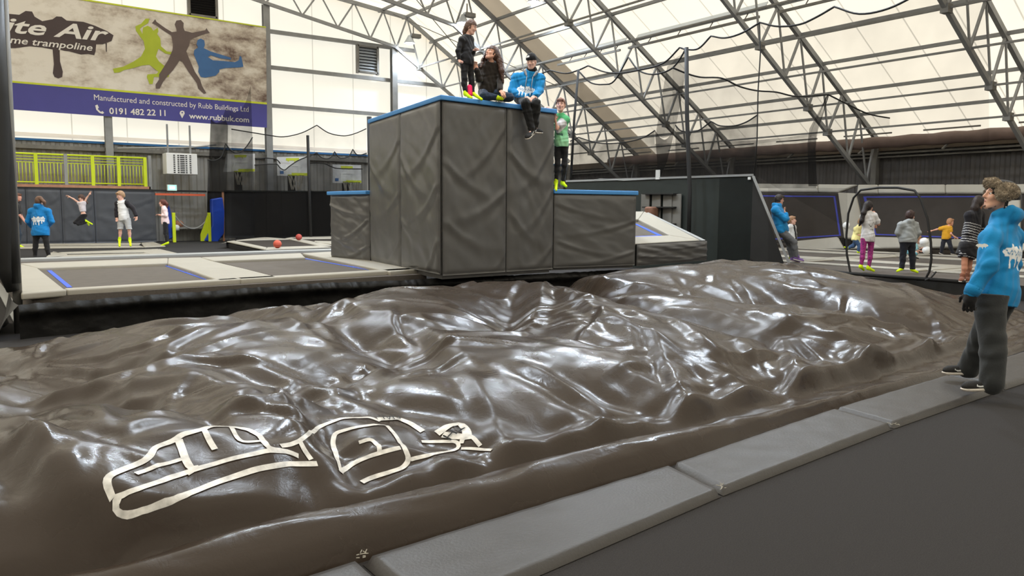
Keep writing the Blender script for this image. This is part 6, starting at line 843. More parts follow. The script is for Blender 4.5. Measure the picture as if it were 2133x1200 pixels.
18,0,0,-1,-4,2,15,10,8,7,5,5,3,3,4,6,6,5,4,4,3,3,2,3,2,3,2,2,1,2,2,2,1,1,1,1,1,1,0,1,1,0,0,0,1,0,0,0,0,-1,0,0,-1,0,-1,0,-1,-1,0,-1,-1,-1,-2,-1,-1,-1,-1,-2,-1,-2,-2,-1,-2,-2,-2,-2,-2,-2,-2,-3,-2,-3,-3,-3,-4,-4,-5,-5,-7,-8,-10,-11,-13,-13,-16,-19,-22,-38,-26,5,1,-1,
18,0,0,-1,-4,2,16,9,7,7,6,5,5,4,3,4,5,4,5,4,3,3,2,3,2,2,2,2,2,1,2,1,2,1,1,1,1,1,0,1,1,0,0,0,1,0,0,0,0,-1,0,0,0,-1,0,-1,-1,-1,0,-1,-1,-1,-1,-1,-2,-1,-1,-2,-1,-2,-1,-2,-2,-1,-2,-2,-2,-2,-3,-2,-2,-3,-3,-3,-4,-4,-4,-6,-8,-9,-10,-12,-13,-15,-17,-20,-27,-37,-11,4,-1,-1,
18,0,0,-1,-4,2,16,8,6,8,6,6,4,5,5,4,4,3,4,3,4,2,3,2,2,2,2,2,2,1,2,1,1,2,1,1,1,0,1,1,0,1,0,0,0,0,0,1,-1,0,0,0,-1,0,-1,0,-1,-1,-1,0,-1,-1,-1,-1,-1,-1,-2,-1,-2,-1,-2,-1,-2,-2,-2,-2,-2,-2,-2,-2,-2,-3,-3,-3,-3,-4,-5,-6,-9,-10,-11,-12,-14,-15,-19,-22,-31,-32,1,1,-2,-1,
18,0,0,-1,-4,0,16,11,4,6,7,6,5,5,4,5,4,4,3,3,3,3,2,2,2,2,2,2,1,2,1,1,2,1,1,1,1,1,0,1,1,0,1,0,0,0,0,0,0,0,0,-1,0,-1,0,-1,0,-1,-1,-1,-1,0,-1,-1,-1,-1,-2,-1,-2,-1,-2,-1,-2,-1,-2,-2,-2,-2,-2,-2,-3,-3,-3,-3,-3,-3,-5,-8,-9,-11,-12,-12,-14,-17,-21,-24,-36,-17,3,-1,-2,0,
18,0,0,-1,-4,-3,14,16,5,4,5,6,6,5,4,5,4,3,4,3,3,2,2,2,2,2,2,2,1,2,1,1,2,1,1,1,1,1,1,0,1,0,1,0,0,1,0,0,0,-1,0,-1,0,-1,0,-1,0,-1,-1,0,-1,0,-1,-1,-1,-2,-1,-1,-2,-1,-2,-1,-2,-1,-2,-2,-2,-2,-2,-3,-2,-3,-3,-2,-2,-4,-6,-9,-11,-11,-13,-12,-14,-19,-24,-27,-33,-5,2,-2,-1,0,
18,0,0,-1,-4,-4,8,20,10,3,3,4,6,5,5,4,4,3,4,3,2,3,2,2,2,2,2,2,1,2,1,1,2,1,1,1,1,1,0,1,1,0,1,0,0,1,0,0,0,-1,-1,0,0,-1,0,-1,0,-1,0,-1,0,-1,-1,-1,-1,-1,-1,-2,-1,-2,-1,-1,-2,-1,-2,-1,-2,-3,-3,-3,-2,-1,-1,-1,-4,-6,-9,-10,-11,-12,-12,-13,-15,-22,-25,-31,-23,1,-1,-1,1,0,
18,0,0,-1,-4,-5,4,19,15,7,2,1,3,6,5,4,4,3,4,2,3,2,3,2,2,1,2,2,2,2,1,1,1,1,1,1,1,1,1,1,0,1,0,1,0,1,0,0,-1,-1,0,0,0,-1,0,-1,-1,0,0,0,-1,-1,-1,-1,-1,-1,-1,-1,-2,-1,-1,-1,-2,-1,-1,-3,-3,-3,-2,0,0,0,-2,-4,-6,-9,-9,-10,-13,-14,-14,-13,-16,-23,-26,-31,-9,0,-2,2,1,-1,
15,0,0,-1,-4,-4,2,15,19,11,4,0,1,4,5,4,4,3,3,3,2,3,2,2,2,2,2,2,1,2,1,1,1,1,1,1,2,1,0,1,0,1,1,1,0,1,0,-1,-1,0,0,0,-1,0,-1,0,0,-1,0,0,-1,-1,-1,-1,-1,-1,-1,-1,-1,-1,-2,-1,-1,-1,-3,-2,-3,-1,1,0,0,-1,-4,-7,-10,-9,-9,-13,-14,-17,-14,-11,-18,-23,-28,-23,-1,-3,0,3,-1,0,
8,0,0,0,-5,-2,6,8,19,15,5,2,1,3,4,4,3,4,2,3,2,3,2,2,2,2,2,2,1,2,1,1,1,1,1,1,2,0,1,0,1,2,0,1,0,1,0,-1,-1,0,0,0,-1,-1,0,0,1,-1,0,-1,-1,-1,0,-1,-1,-1,-1,-1,-1,-1,-1,-1,-2,-2,-3,-2,1,0,0,0,-1,-4,-7,-10,-9,-9,-12,-18,-19,-13,-7,-13,-21,-21,-26,-15,0,-3,1,2,-3,-2,
-2,0,0,0,-5,0,10,7,12,18,8,4,3,3,3,3,3,3,2,3,2,2,3,2,2,2,2,2,1,2,1,1,1,1,1,1,1,1,1,0,1,2,1,1,0,0,-1,0,0,0,0,-1,-1,0,0,1,0,-1,-1,-1,0,-1,0,-1,-1,-1,-1,0,-1,-1,-1,-2,-2,-1,-2,0,0,-1,0,-2,-4,-7,-9,-9,-10,-14,-19,-19,-9,-6,-11,-17,-19,-21,-23,-6,-2,-3,1,0,-6,-3,
-13,0,0,-1,-4,1,14,10,8,14,11,5,4,3,4,2,3,3,2,3,2,3,2,2,2,2,2,2,1,2,1,1,1,2,1,1,1,0,1,0,2,1,1,1,-1,0,0,0,0,0,0,0,0,0,0,0,-1,0,-1,-1,0,-1,-1,-1,0,-1,0,-1,-1,0,-1,-2,-1,-1,-1,-1,-1,-2,-2,-4,-7,-8,-9,-12,-17,-20,-14,-6,-4,-10,-15,-17,-17,-22,-21,0,-2,-2,0,-3,-8,-4,
-26,0,0,0,-5,2,17,13,9,10,10,7,4,3,4,3,3,3,2,3,2,3,2,2,2,2,2,1,2,2,1,2,1,1,1,1,0,1,1,1,1,1,1,0,0,1,0,-1,1,0,0,0,0,0,0,-1,0,-1,0,-1,-1,-1,0,-1,0,0,0,-1,-1,0,-1,-2,-1,-1,-2,-2,-2,-4,-4,-6,-8,-13,-18,-17,-13,-7,-2,-5,-9,-14,-15,-17,-17,-21,-18,2,-1,-1,-2,-7,-10,-4,
-39,0,0,0,-5,2,18,15,10,9,10,6,4,4,4,4,3,2,3,3,3,2,2,2,2,2,2,2,1,2,1,2,1,1,1,1,0,1,2,1,1,0,0,1,1,0,1,0,0,0,0,0,0,0,0,0,-1,-1,0,-1,-1,0,0,0,0,0,-1,0,-1,-1,-2,-2,-1,-3,-2,-4,-4,-7,-7,-11,-13,-15,-14,-7,-2,-2,-6,-9,-12,-15,-15,-16,-18,-23,-12,4,-1,-2,-5,-9,-10,-3,
-51,0,0,0,-4,0,17,16,9,8,9,8,6,4,4,4,3,3,3,3,3,2,2,2,2,2,2,2,1,2,1,2,1,1,1,1,1,1,1,1,0,-1,1,2,1,1,1,0,0,0,0,1,0,0,-1,0,-1,0,-1,-1,0,1,-1,0,0,-1,-1,-1,0,-1,-3,-3,-2,-5,-4,-7,-10,-10,-11,-8,-9,-6,-3,-1,-4,-6,-10,-12,-13,-15,-15,-18,-19,-25,-4,4,-2,-4,-7,-10,-7,-1,
-60,0,-1,0,-4,-2,10,15,12,6,5,9,9,6,5,4,4,4,3,2,2,3,3,2,2,2,2,1,1,2,1,2,1,2,0,1,1,1,1,1,-2,1,3,2,1,2,1,0,0,0,0,0,0,-1,0,0,-1,0,-1,-2,-2,0,-2,-3,-1,1,1,0,0,-1,-6,-6,-4,-12,-8,-6,-7,-2,-3,-3,-3,-2,-2,-5,-8,-10,-12,-13,-14,-16,-17,-19,-24,-16,-1,-1,-2,-6,-8,-5,-1,-1,
-68,0,0,0,-4,-2,8,8,8,9,5,2,6,6,5,5,3,5,5,3,2,3,3,2,2,4,2,1,1,2,1,1,0,3,2,2,0,0,1,1,0,3,3,1,1,1,2,0,0,-1,-1,0,0,0,0,-3,-6,-1,1,-5,-2,2,1,0,2,0,-5,-2,-2,-2,-10,-7,-1,-4,-2,-1,-1,-1,0,-1,-2,-4,-6,-9,-11,-13,-14,-17,-17,-18,-20,-23,-20,-6,-2,-2,-2,-4,-2,0,0,0,
-71,0,0,-1,-4,-4,5,7,8,11,7,2,0,1,2,3,2,3,4,2,3,2,2,2,2,5,4,-2,1,3,1,1,0,2,6,3,-2,-3,4,4,2,0,3,0,-1,2,2,-1,-4,-1,-2,0,-1,0,-1,-2,-4,1,3,3,4,3,-5,-6,1,-1,-5,-3,-1,0,-1,0,0,0,0,0,-1,-1,-1,-2,-6,-9,-10,-11,-14,-15,-16,-21,-19,-20,-21,-18,-10,-3,-1,0,-1,0,0,0,0,0]
_H = np.cumsum(np.array(BAG_STEPS).reshape(184, 102), 1) * .005
def _cubic(A, n):      # smooth resampling along the first axis
    m = A.shape[0]; t = np.linspace(0, m - 1, n); i = np.clip(t.astype(int), 0, m - 2); u = (t - i)[:, None]
    p = lambda k: A[np.clip(i + k, 0, m - 1)]
    return .5 * (2 * p(0) + (p(1) - p(-1)) * u + (2 * p(-1) - 5 * p(0) + 4 * p(1) - p(2)) * u ** 2 + (3 * p(0) - p(-1) - 3 * p(1) + p(2)) * u ** 3)
H = _cubic(_cubic(_H, NXT).T, NYT).T
def blur(A, k):
    ker = np.ones(k) / k
    A = np.apply_along_axis(lambda r: np.convolve(np.pad(r, k // 2, 'edge'), ker, 'valid'), 0, A)
    return np.apply_along_axis(lambda r: np.convolve(np.pad(r, k // 2, 'edge'), ker, 'valid'), 1, A)
H = blur(H, 3)
H = H - .3 * sstep(4.2, .2, XX) * sstep(3.6, 8.5, YY)
H = H - .34 * sstep(9.6, 12.6, XX) * sstep(4.2, 7.5, YY) - .12 * sstep(11.5, 13.8, XX)
_lo = np.interp(GX, [-2, .8, 1.6, 2.6, 4.0, 14], [.06, .06, .12, .2, .24, .22])[:, None]
H = H - _lo * np.exp(-(np.clip(fd - .5, 0, None) / 2.6) ** 1.5) * sstep(.36, .6, fd)
H = H + .06 * np.exp(-((fd - .6) / .13) ** 2) * sstep(2.6, 4.0, XX)
def fold(px, amp, w, zref=.22):
    """one drawn fold of the skin along places seen at pixels px: a crisp crest with a soft hollow beside it"""
    global H
    P = np.array([atZ(x, y, zref)[:2] for x, y in px]); best = np.full(XX.shape, 1e9); par = np.zeros(XX.shape); sgn = np.ones(XX.shape)
    L = np.concatenate([[0], np.cumsum(np.linalg.norm(np.diff(P, axis=0), axis=1))])
    for i in range(len(P) - 1):
        d = P[i + 1] - P[i]; l2 = d @ d + 1e-9; q = np.clip(((XX - P[i, 0]) * d[0] + (YY - P[i, 1]) * d[1]) / l2, 0, 1)
        ex = XX - P[i, 0] - q * d[0]; ey = YY - P[i, 1] - q * d[1]; dist = np.hypot(ex, ey); k = dist < best
        best = np.where(k, dist, best); par = np.where(k, (L[i] + q * math.sqrt(l2)) / L[-1], par); sgn = np.where(k, np.sign(ex * d[1] - ey * d[0]), sgn)
    env = sstep(0, .3, par) * sstep(0, .3, 1 - par); q = best / w
    near = np.exp(-(q * 1.6) ** 1.3); far = np.exp(-(q * .7) ** 2)
    H = H + amp * env * np.where(sgn > 0, near - .55 * np.exp(-((q - 1.1) / .7) ** 2), far)
FOLDS = [
 ([(120, 790), (300, 775), (480, 800), (620, 830)], .05, .16), ([(0, 870), (160, 850), (330, 850)], .06, .14), ([(330, 800), (500, 800), (690, 850), (860, 900)], .08, .2),
 ([(0, 905), (190, 885), (360, 868)], .05, .12), ([(560, 700), (640, 740), (740, 790)], .05, .16), ([(690, 650), (740, 640), (790, 610)], .07, .14), ([(640, 720), (720, 690), (800, 730)], .06, .14),
 ([(870, 710), (930, 780), (990, 840)], .06, .13), ([(1010, 780), (1080, 750), (1120, 690), (1140, 620)], .08, .16), ([(990, 690), (1060, 650), (1130, 600)], .06, .12),
 ([(1150, 640), (1230, 700), (1300, 740), (1380, 780)], .07, .14), ([(1190, 610), (1320, 640), (1470, 655), (1640, 665)], .09, .2), ([(1420, 640), (1560, 612), (1720, 603), (1880, 612)], .07, .24),
 ([(1540, 670), (1640, 700), (1760, 715), (1900, 770)], .08, .18), ([(1625, 700), (1650, 750), (1690, 800)], .06, .1), ([(1500, 705), (1640, 700), (1760, 690), (1900, 668)], .07, .16),
 ([(1060, 800), (1190, 830), (1320, 860)], .07, .14), ([(1340, 730), (1400, 790), (1450, 850)], .07, .1), ([(1380, 700), (1460, 745), (1540, 780)], .06, .12), ([(1430, 830), (1520, 850), (1620, 830)], .05, .1),
 ([(1790, 650), (1900, 695), (2020, 730)], .06, .14), ([(1850, 620), (1930, 655), (2000, 700)], .05, .1), ([(430, 1150), (470, 1085), (580, 1062), (720, 1030)], .06, .1),
 ([(660, 965), (780, 935), (900, 930), (1060, 985)], .06, .12), ([(960, 810), (1020, 870), (1090, 950)], .05, .1), ([(1240, 850), (1290, 920), (1330, 950)], .05, .09), ([(60, 1120), (200, 1100), (350, 1120)], .07, .18), ([(60, 1160), (150, 1100), (260, 1090), (400, 1120)], .12, .13), ([(400, 1180), (440, 1120), (520, 1070), (660, 1040)], .07, .12), ([(420, 1200), (435, 1130), (470, 1080)], -.07, .1), ([(30, 980), (150, 1020), (240, 1000)], -.05, .1), ([(0, 1010), (80, 1030), (140, 1100)], .1, .13),
 ([(660, 900), (720, 960), (800, 1005)], -.09, .13), ([(640, 810), (720, 800), (800, 840)], -.07, .14), ([(1860, 790), (1880, 750), (1840, 735)], -.08, .09), ([(1590, 590), (1700, 585), (1850, 600)], .05, .2),
]
for px_, a_, w_ in FOLDS: fold(px_, a_ * .62, w_)
inside = sstep(.45, 1.0, fd) * sstep(1.0, .93, GT)[None, :]
# finer drag folds of the vinyl
wx = XX + .25 * perlin(XX * .9 + 3, YY * .9) ; wy = YY + .25 * perlin(XX * .9 + 9, YY * .9 + 4)
m1_ = sstep(-.1, .45, perlin(XX * .5 + 8, YY * .5 + 2)); m2_ = sstep(-.1, .45, perlin(XX * .6 + 28, YY * .6 + 12))
H = H + inside * (m1_ * .008 * np.clip(ridg((wx * .8 + wy * .6) * 2.0, (wx * .6 - wy * .8) * .6), -.6, 1) + m2_ * .007 * np.clip(ridg((wx * .35 - wy * .94) * 2.6 + 7, (wx * .94 + wy * .35) * .7), -.6, 1))
# straight tension creases: fans from a few pulled points, and loose ones following the slack
_rc = np.random.RandomState(5)
def crease(P, amp, w):
    """P: two or three hall points; a crisp edge falling away softly on one side"""
    global H
    P = np.array(P, float); lo = P.min(0) - 6 * w; hi = P.max(0) + 6 * w
    i0, i1 = np.searchsorted(GX, [lo[0], hi[0]]); i0 = max(i0, 0); i1 = min(max(i1, i0 + 1), NXT)
    X_, Y_ = XX[i0:i1], YY[i0:i1]; best = np.full(X_.shape, 1e9); par = np.zeros(X_.shape); sgn = np.ones(X_.shape); n = len(P) - 1
    for i in range(n):
        d = P[i + 1] - P[i]; l2 = d @ d + 1e-9; q = np.clip(((X_ - P[i, 0]) * d[0] + (Y_ - P[i, 1]) * d[1]) / l2, 0, 1)
        ex = X_ - P[i, 0] - q * d[0]; ey = Y_ - P[i, 1] - q * d[1]; dist = np.hypot(ex, ey); k = dist < best
        best = np.where(k, dist, best); par = np.where(k, (i + q) / n, par); sgn = np.where(k, np.sign(ex * d[1] - ey * d[0]), sgn)
    env = np.sin(np.pi * np.clip(par, 0, 1)) ** .7; q = best / w
    H[i0:i1] += amp * env * inside[i0:i1] * np.where(sgn > 0, np.exp(-(q * 1.5) ** 1.25) - .4 * np.exp(-((q - 1.3) / .7) ** 2), np.exp(-(q * .55) ** 1.6))
for fx_, fy_, n_, r_ in ((1050, 700, 9, 1.7), (1440, 760, 9, 1.4), (1640, 700, 9, 1.6), (640, 700, 8, 1.6), (330, 800, 8, 1.3), (870, 760, 7, 1.3), (1260, 690, 8, 1.5), (1800, 680, 7, 1.3), (450, 1060, 7, .6), (100, 860, 7, 1.2), (1120, 620, 8, 2.0), (760, 640, 7, 1.8), (1560, 820, 7, .9), (1250, 900, 6, .8), (660, 930, 6, .7), (1500, 620, 7, 2.2), (230, 1000, 8, .8), (430, 900, 6, .7), (90, 1080, 7, .6), (560, 860, 6, .7), (600, 1050, 6, .5), (60, 760, 8, 1.4), (230, 720, 8, 1.6), (480, 660, 8, 1.9)):
    c_ = atZ(fx_, fy_, .25)[:2]; a0_ = _rc.rand() * 6.28
    for k in range(n_):
        a_ = a0_ + 6.28 * (k + .5 * _rc.rand()) / n_; L_ = r_ * (.45 + .7 * _rc.rand()); d_ = np.array([math.cos(a_), math.sin(a_) * 1.2]); e_ = np.array([-d_[1], d_[0]]) * (_rc.rand() - .5) * .25
        crease([c_ + d_ * .06, c_ + d_ * L_ * .5 + e_ * L_, c_ + d_ * L_], (.016 + .026 * _rc.rand()) * min(1, r_ + .25), .045 + .05 * _rc.rand() * r_)
for k in range(90):
    c_ = np.array([_rc.uniform(-.5, 13), 0]); c_[1] = np.interp(c_[0], GX, front_1) + .6 + 6.2 * _rc.rand() ** 1.2; a_ = .5 + 1.0 * perlin(np.array([c_[0] * .35]), np.array([c_[1] * .35]))[0] * 2 + _rc.randn() * .35
    L_ = .35 + .8 * _rc.rand(); d_ = np.array([math.cos(a_), math.sin(a_)]) * L_ / 2; e_ = np.array([-d_[1], d_[0]]) * (_rc.rand() - .5) * .5
    crease([c_ - d_, c_ + e_, c_ + d_], .012 + .02 * _rc.rand(), .04 + .05 * _rc.rand())
# the rolled front flange stays a clean tube
_rw = np.interp(GX, [-2, 1.2, 3.0, 4.0, 5.0, 7, 14], [1.25, 1.2, 1.0, .7, .42, .3, .25])[:, None]
_c = .03 + .13 * _rw
roll = .13 * _rw * np.sqrt(np.clip(1 - ((fd - _c) / (.14 * _rw)) ** 2, 0, 1)) * (1 + .12 * perlin(XX * 1.3, YY * .1)) + .02 + .012 * np.clip(ridg(XX * 2.2 + fd * 4, fd * 6), -.5, 1) * sstep(.0, .08, fd)
_k = sstep(.30, .46, fd)
H = roll * (1 - _k) + H * _k
H = np.where(fd <= .004, .0, H)
def tarp_z(x, y):
    i = np.clip((x - GX[0]) / (GX[1] - GX[0]), 0, NXT - 1.001); a = int(i); u = i - a
    f = front_1[a] * (1 - u) + front_1[a + 1] * u; k = back_1[a] * (1 - u) + back_1[a + 1] * u
    j = np.clip((y - f) / (k - f) * (NYT - 1), 0, NYT - 1.001); b = int(j); v = j - b
    return H[a, b] * (1 - u) * (1 - v) + H[a + 1, b] * u * (1 - v) + H[a, b + 1] * (1 - u) * v + H[a + 1, b + 1] * u * v
def on_tarp(x, y):
    d = ray(x, y); s = (1.2 - EYE) / d[2]; step = .02
    while s < 40:
        p = OC + d * s
        if p[2] <= tarp_z(p[0], p[1]): break
        s += step
    lo, hi = s - step, s
    for _ in range(12):
        m_ = (lo + hi) / 2; p = OC + d * m_
        if p[2] <= tarp_z(p[0], p[1]): hi = m_
        else: lo = m_
    return OC + d * hi
Vt = np.stack([XX, YY, H], -1).reshape(-1, 3)
ii, jj = np.meshgrid(np.arange(NXT - 1), np.arange(NYT - 1), indexing='ij')
a_ = (ii * NYT + jj).ravel()
Fq = np.stack([a_, a_ + NYT, a_ + NYT + 1, a_ + 1], 1)
bagO = np.array([6.5, 6.5, 0.0])
bag = thing('airbag', 'huge brown black airbag with folds and a white outline logo, partly deflated', 'airbag', bagO)
me = bpy.data.meshes.new('cover'); me.from_pydata((Vt - bagO).tolist(), [], Fq.tolist()); me.update()
def tarp_mat():
    m = bpy.data.materials.new('airbag_pvc'); m.use_nodes = True; t = m.node_tree; b = t.nodes['Principled BSDF']
    b.inputs['Base Color'].default_value = srgb(53, 44, 37); b.inputs['Specular IOR Level'].default_value = .2
    c = t.nodes.new('ShaderNodeTexCoord')
    n = t.nodes.new('ShaderNodeTexNoise'); n.inputs['Scale'].default_value = 2.2; n.inputs['Detail'].default_value = 6; t.links.new(c.outputs['Object'], n.inputs['Vector'])
    r = t.nodes.new('ShaderNodeMapRange'); r.inputs['From Min'].default_value = .35; r.inputs['From Max'].default_value = .65; r.inputs['To Min'].default_value = .2; r.inputs['To Max'].default_value = .34
    t.links.new(n.outputs['Fac'], r.inputs['Value']); t.links.new(r.outputs[0], b.inputs['Roughness'])
    n2 = t.nodes.new('ShaderNodeTexNoise'); n2.inputs['Scale'].default_value = 9; n2.inputs['Detail'].default_value = 5; n2.inputs['Distortion'].default_value = 1.2; t.links.new(c.outputs['Object'], n2.inputs['Vector'])
    v = t.nodes.new('ShaderNodeTexVoronoi'); v.feature = 'DISTANCE_TO_EDGE'; v.inputs['Scale'].default_value = 7
    mxv = t.nodes.new('ShaderNodeVectorMath'); mxv.operation = 'ADD'; t.links.new(c.outputs['Object'], mxv.inputs[0])
    sc = t.nodes.new('ShaderNodeVectorMath'); sc.operation = 'SCALE'; sc.inputs['Scale'].default_value = .35; t.links.new(n2.outputs['Color'], sc.inputs[0]); t.links.new(sc.outputs[0], mxv.inputs[1]); t.links.new(mxv.outputs[0], v.inputs['Vector'])
    mr = t.nodes.new('ShaderNodeMapRange'); mr.inputs['From Max'].default_value = .06; t.links.new(v.outputs['Distance'], mr.inputs['Value'])
    ad = t.nodes.new('ShaderNodeMath'); ad.operation = 'MULTIPLY_ADD'; ad.inputs[1].default_value = .12; t.links.new(mr.outputs[0], ad.inputs[0]); t.links.new(n2.outputs['Fac'], ad.inputs[2])
    bp = t.nodes.new('ShaderNodeBump'); bp.inputs['Strength'].default_value = .07; bp.inputs['Distance'].default_value = .05; t.links.new(ad.outputs[0], bp.inputs['Height']); t.links.new(bp.outputs[0], b.inputs['Normal'])
    return m
M['tarp'] = tarp_mat()
cover = new_obj('cover', me, bag, M['tarp'], True)
# white outline print, laid on the skin
def ribbon(pts, w):
    P = []
    for a, b in zip(pts[:-1], pts[1:]):
        n = max(2, int(math.hypot(b[0] - a[0], b[1] - a[1]) / 5))
        for k in range(n): P.append((a[0] + (b[0] - a[0]) * k / n, a[1] + (b[1] - a[1]) * k / n))
    P.append(pts[-1]); W3 = [on_tarp(*p)[:2] for p in P]
    S = [W3[0]]
    for p in W3[1:]:
        if .015 < np.linalg.norm(p - S[-1]): S.append(p)
    S = np.array(S)
    if len(S) > 4:
        for _ in range(2): S[1:-1] = (S[:-2] + 2 * S[1:-1] + S[2:]) / 4
    G = []
    for i in range(len(S)):
        t_ = S[min(i + 1, len(S) - 1)] - S[max(i - 1, 0)]; t_ = t_ / (np.linalg.norm(t_) + 1e-9); nn = np.array([-t_[1], t_[0]]); sl_ = (tarp_z(*(S[i] + nn * .02)) - tarp_z(*(S[i] - nn * .02))) / .04; nn = nn / math.sqrt(1 + sl_ * sl_)
        row = []
        for k in (-1, -.5, 0, .5, 1):
            q = S[i] + nn * w * .5 * k; row.append((q[0], q[1], tarp_z(q[0], q[1]) + .005))
        G.append(row)
    return G
def zp(L, ox=180, oy=820, s=2.37): return [(ox + x / s, oy + y / s) for x, y in L]
PRINT = [
 (zp([(130, 525), (95, 445), (110, 410), (310, 325), (335, 270), (440, 235), (470, 205), (575, 182), (610, 165), (700, 165), (800, 180), (860, 215), (900, 280), (1010, 290), (1060, 320)]), 0.032),
 (zp([(140, 520), (300, 460), (500, 390), (700, 330), (900, 285), (990, 290)]), 0.029),
 (zp([(1140, 350), (1000, 350), (850, 375), (650, 440), (450, 520), (300, 580), (190, 615), (140, 590), (130, 550), (160, 515)]), 0.032),
 (zp([(245, 400), (340, 365), (480, 325)]), 0.023), (zp([(455, 230), (490, 330), (520, 385), (570, 365)]), 0.036),
 (zp([(520, 385), (495, 400)]), 0.029), (zp([(580, 180), (610, 240), (635, 280)]), 0.029), (zp([(715, 168), (745, 225), (770, 245), (870, 238)]), 0.025),
 (zp([(960, 262), (1000, 258), (1050, 240), (1085, 215), (1150, 165), (1260, 125), (1400, 120), (1450, 140)]), 0.025),
 (zp([(1055, 240), (1080, 290), (1110, 330)]), 0.027), (zp([(1260, 395), (1215, 250), (1225, 200), (1300, 175), (1430, 155), (1480, 160)]), 0.027),
 (zp([(1255, 390), (1320, 345), (1400, 310), (1550, 270)]), 0.029), (zp([(1345, 245), (1410, 225), (1450, 270), (1445, 300)]), 0.025),
 (zp([(1480, 160), (1520, 200), (1560, 260), (1600, 325), (1560, 375), (1400, 420), (1360, 442)]), 0.029),
 (zp([(1600, 330), (1720, 300), (1850, 275), (1830, 240), (1655, 240)]), 0.025), (zp([(1850, 275), (1910, 275), (2000, 282)]), 0.021),
 (zp([(1850, 250), (1860, 215), (1900, 210), (1945, 262)]), 0.029), (zp([(1440, 130), (1540, 125), (1600, 150), (1660, 190)]), 0.038), (zp([(1730, 200), (1790, 160), (1850, 150), (1880, 190), (1880, 230)]), 0.055), (zp([(1760, 205), (1820, 215), (1880, 215)]), 0.050),
]
M['print'] = mat('white_print', srgb(200, 197, 192), .4, .4, noise=.3, nscale=22)
for px, w in PRINT:
    build('logo_print', MB().grid(ribbon(px, w)), M['print'], bag, True)
def flat_text(name, s, size, anchor_px, parent, m, rot, lift=.014):
    p = on_tarp(*anchor_px); c = bpy.data.curves.new(name, 'FONT'); c.body = s; c.size = size; c.align_x = 'CENTER'; c.align_y = 'CENTER'; c.resolution_u = 3
    o = bpy.data.objects.new(name, c); COL.objects.link(o)
    me = bpy.data.meshes.new_from_object(o.evaluated_get(bpy.context.evaluated_depsgraph_get())); bpy.data.objects.remove(o)
    ca, sa = math.cos(rot), math.sin(rot); V = []
    for v in me.vertices:
        x, y = p[0] + v.co[0] * ca - v.co[1] * sa, p[1] + v.co[0] * sa + v.co[1] * ca; V.append((x, y, tarp_z(x, y) + lift))
    return build(name, MB().add(V, [tuple(q.vertices) for q in me.polygons]), m, parent)
flat_text('logo_lettering', 'TH', .1, (944, 902), bag, M['black'], math.pi + .25)
flat_text('logo_lettering', 'NAL', .07, (812, 874), bag, M['black'], math.pi - .1)

# skirt in front of the raised decks: hanging black vinyl with a crinkled upper hem
sk_px = [(38, 628), (300, 609), (660, 585), (918, 575), (1148, 566), (1322, 560), (1470, 548), (1545, 556)]
SK = [np.array([.5, 10.32]), np.array([2.0, 10.45]), np.array([4.4, 10.72]), np.array([6.2, 10.8]), np.array([8.4, 10.95]), np.array([10.3, 10.95]), np.array([12.9, 11.35]), np.array([15.1, 11.8])]
SK = [atZ(x, y, DZ - .06)[:2] if i < 4 else p for i, ((x, y), p) in enumerate(zip(sk_px, SK))]
L = np.concatenate([[0], np.cumsum([np.linalg.norm(b - a) for a, b in zip(SK[:-1], SK[1:])])])
ss = np.linspace(0, L[-1], 420); PX_ = np.interp(ss, L, [p[0] for p in SK]); PY_ = np.interp(ss, L, [p[1] for p in SK])
G = []
vv = np.linspace(0, 1, 40)
for k, s in enumerate(ss):
    row = []
    hem = .03 * perlin(np.array([s * 7.0]), np.array([.3]))[0] + .02 * perlin(np.array([s * 19.0]), np.array([2.3]))[0]
    for v in vv:
        z = DZ - .1 + hem * .3 - v * 1.15
        off = .05 * perlin(np.array([s * 2.0 - v * 1.5]), np.array([v * 2.0]))[0] + (.09 + hem * 1.6) * math.exp(-((v - .07) / .06) ** 2) + .015 * perlin(np.array([s * 13.0]), np.array([v * 16]))[0] * math.exp(-v * 3) - .05
        row.append((PX_[k] + .0, PY_[k] - off - .02, z))
    G.append(row)
tag(build('deck_skirt', MB().grid(G), mat('black_pvc_skirt', srgb(20, 19, 18), .5, .2, bump=.3, bscale=14), None, True), 'black vinyl skirt hanging below the raised deck behind the airbag', 'skirt')
# short return of the skirt at the left corner, and the pit corner web
c0 = SK[0]; G = []
for k in range(16):
    s = k / 15; row = []
    for v in np.linspace(0, 1, 24):
        row.append((c0[0] - .0 - s * .05 - v * .55 * (1 - s) - .02 * math.sin(9 * v + s * 5), c0[1] - .02 + s * 1.6 - .04 * math.sin(s * 14 + v * 4), DZ - .1 - v * .75))
    G.append(row)
tag(build('pit_corner_web', MB().grid(G), M['blackvinyl'], None, True), 'black vinyl web at the far left corner of the airbag', 'skirt')

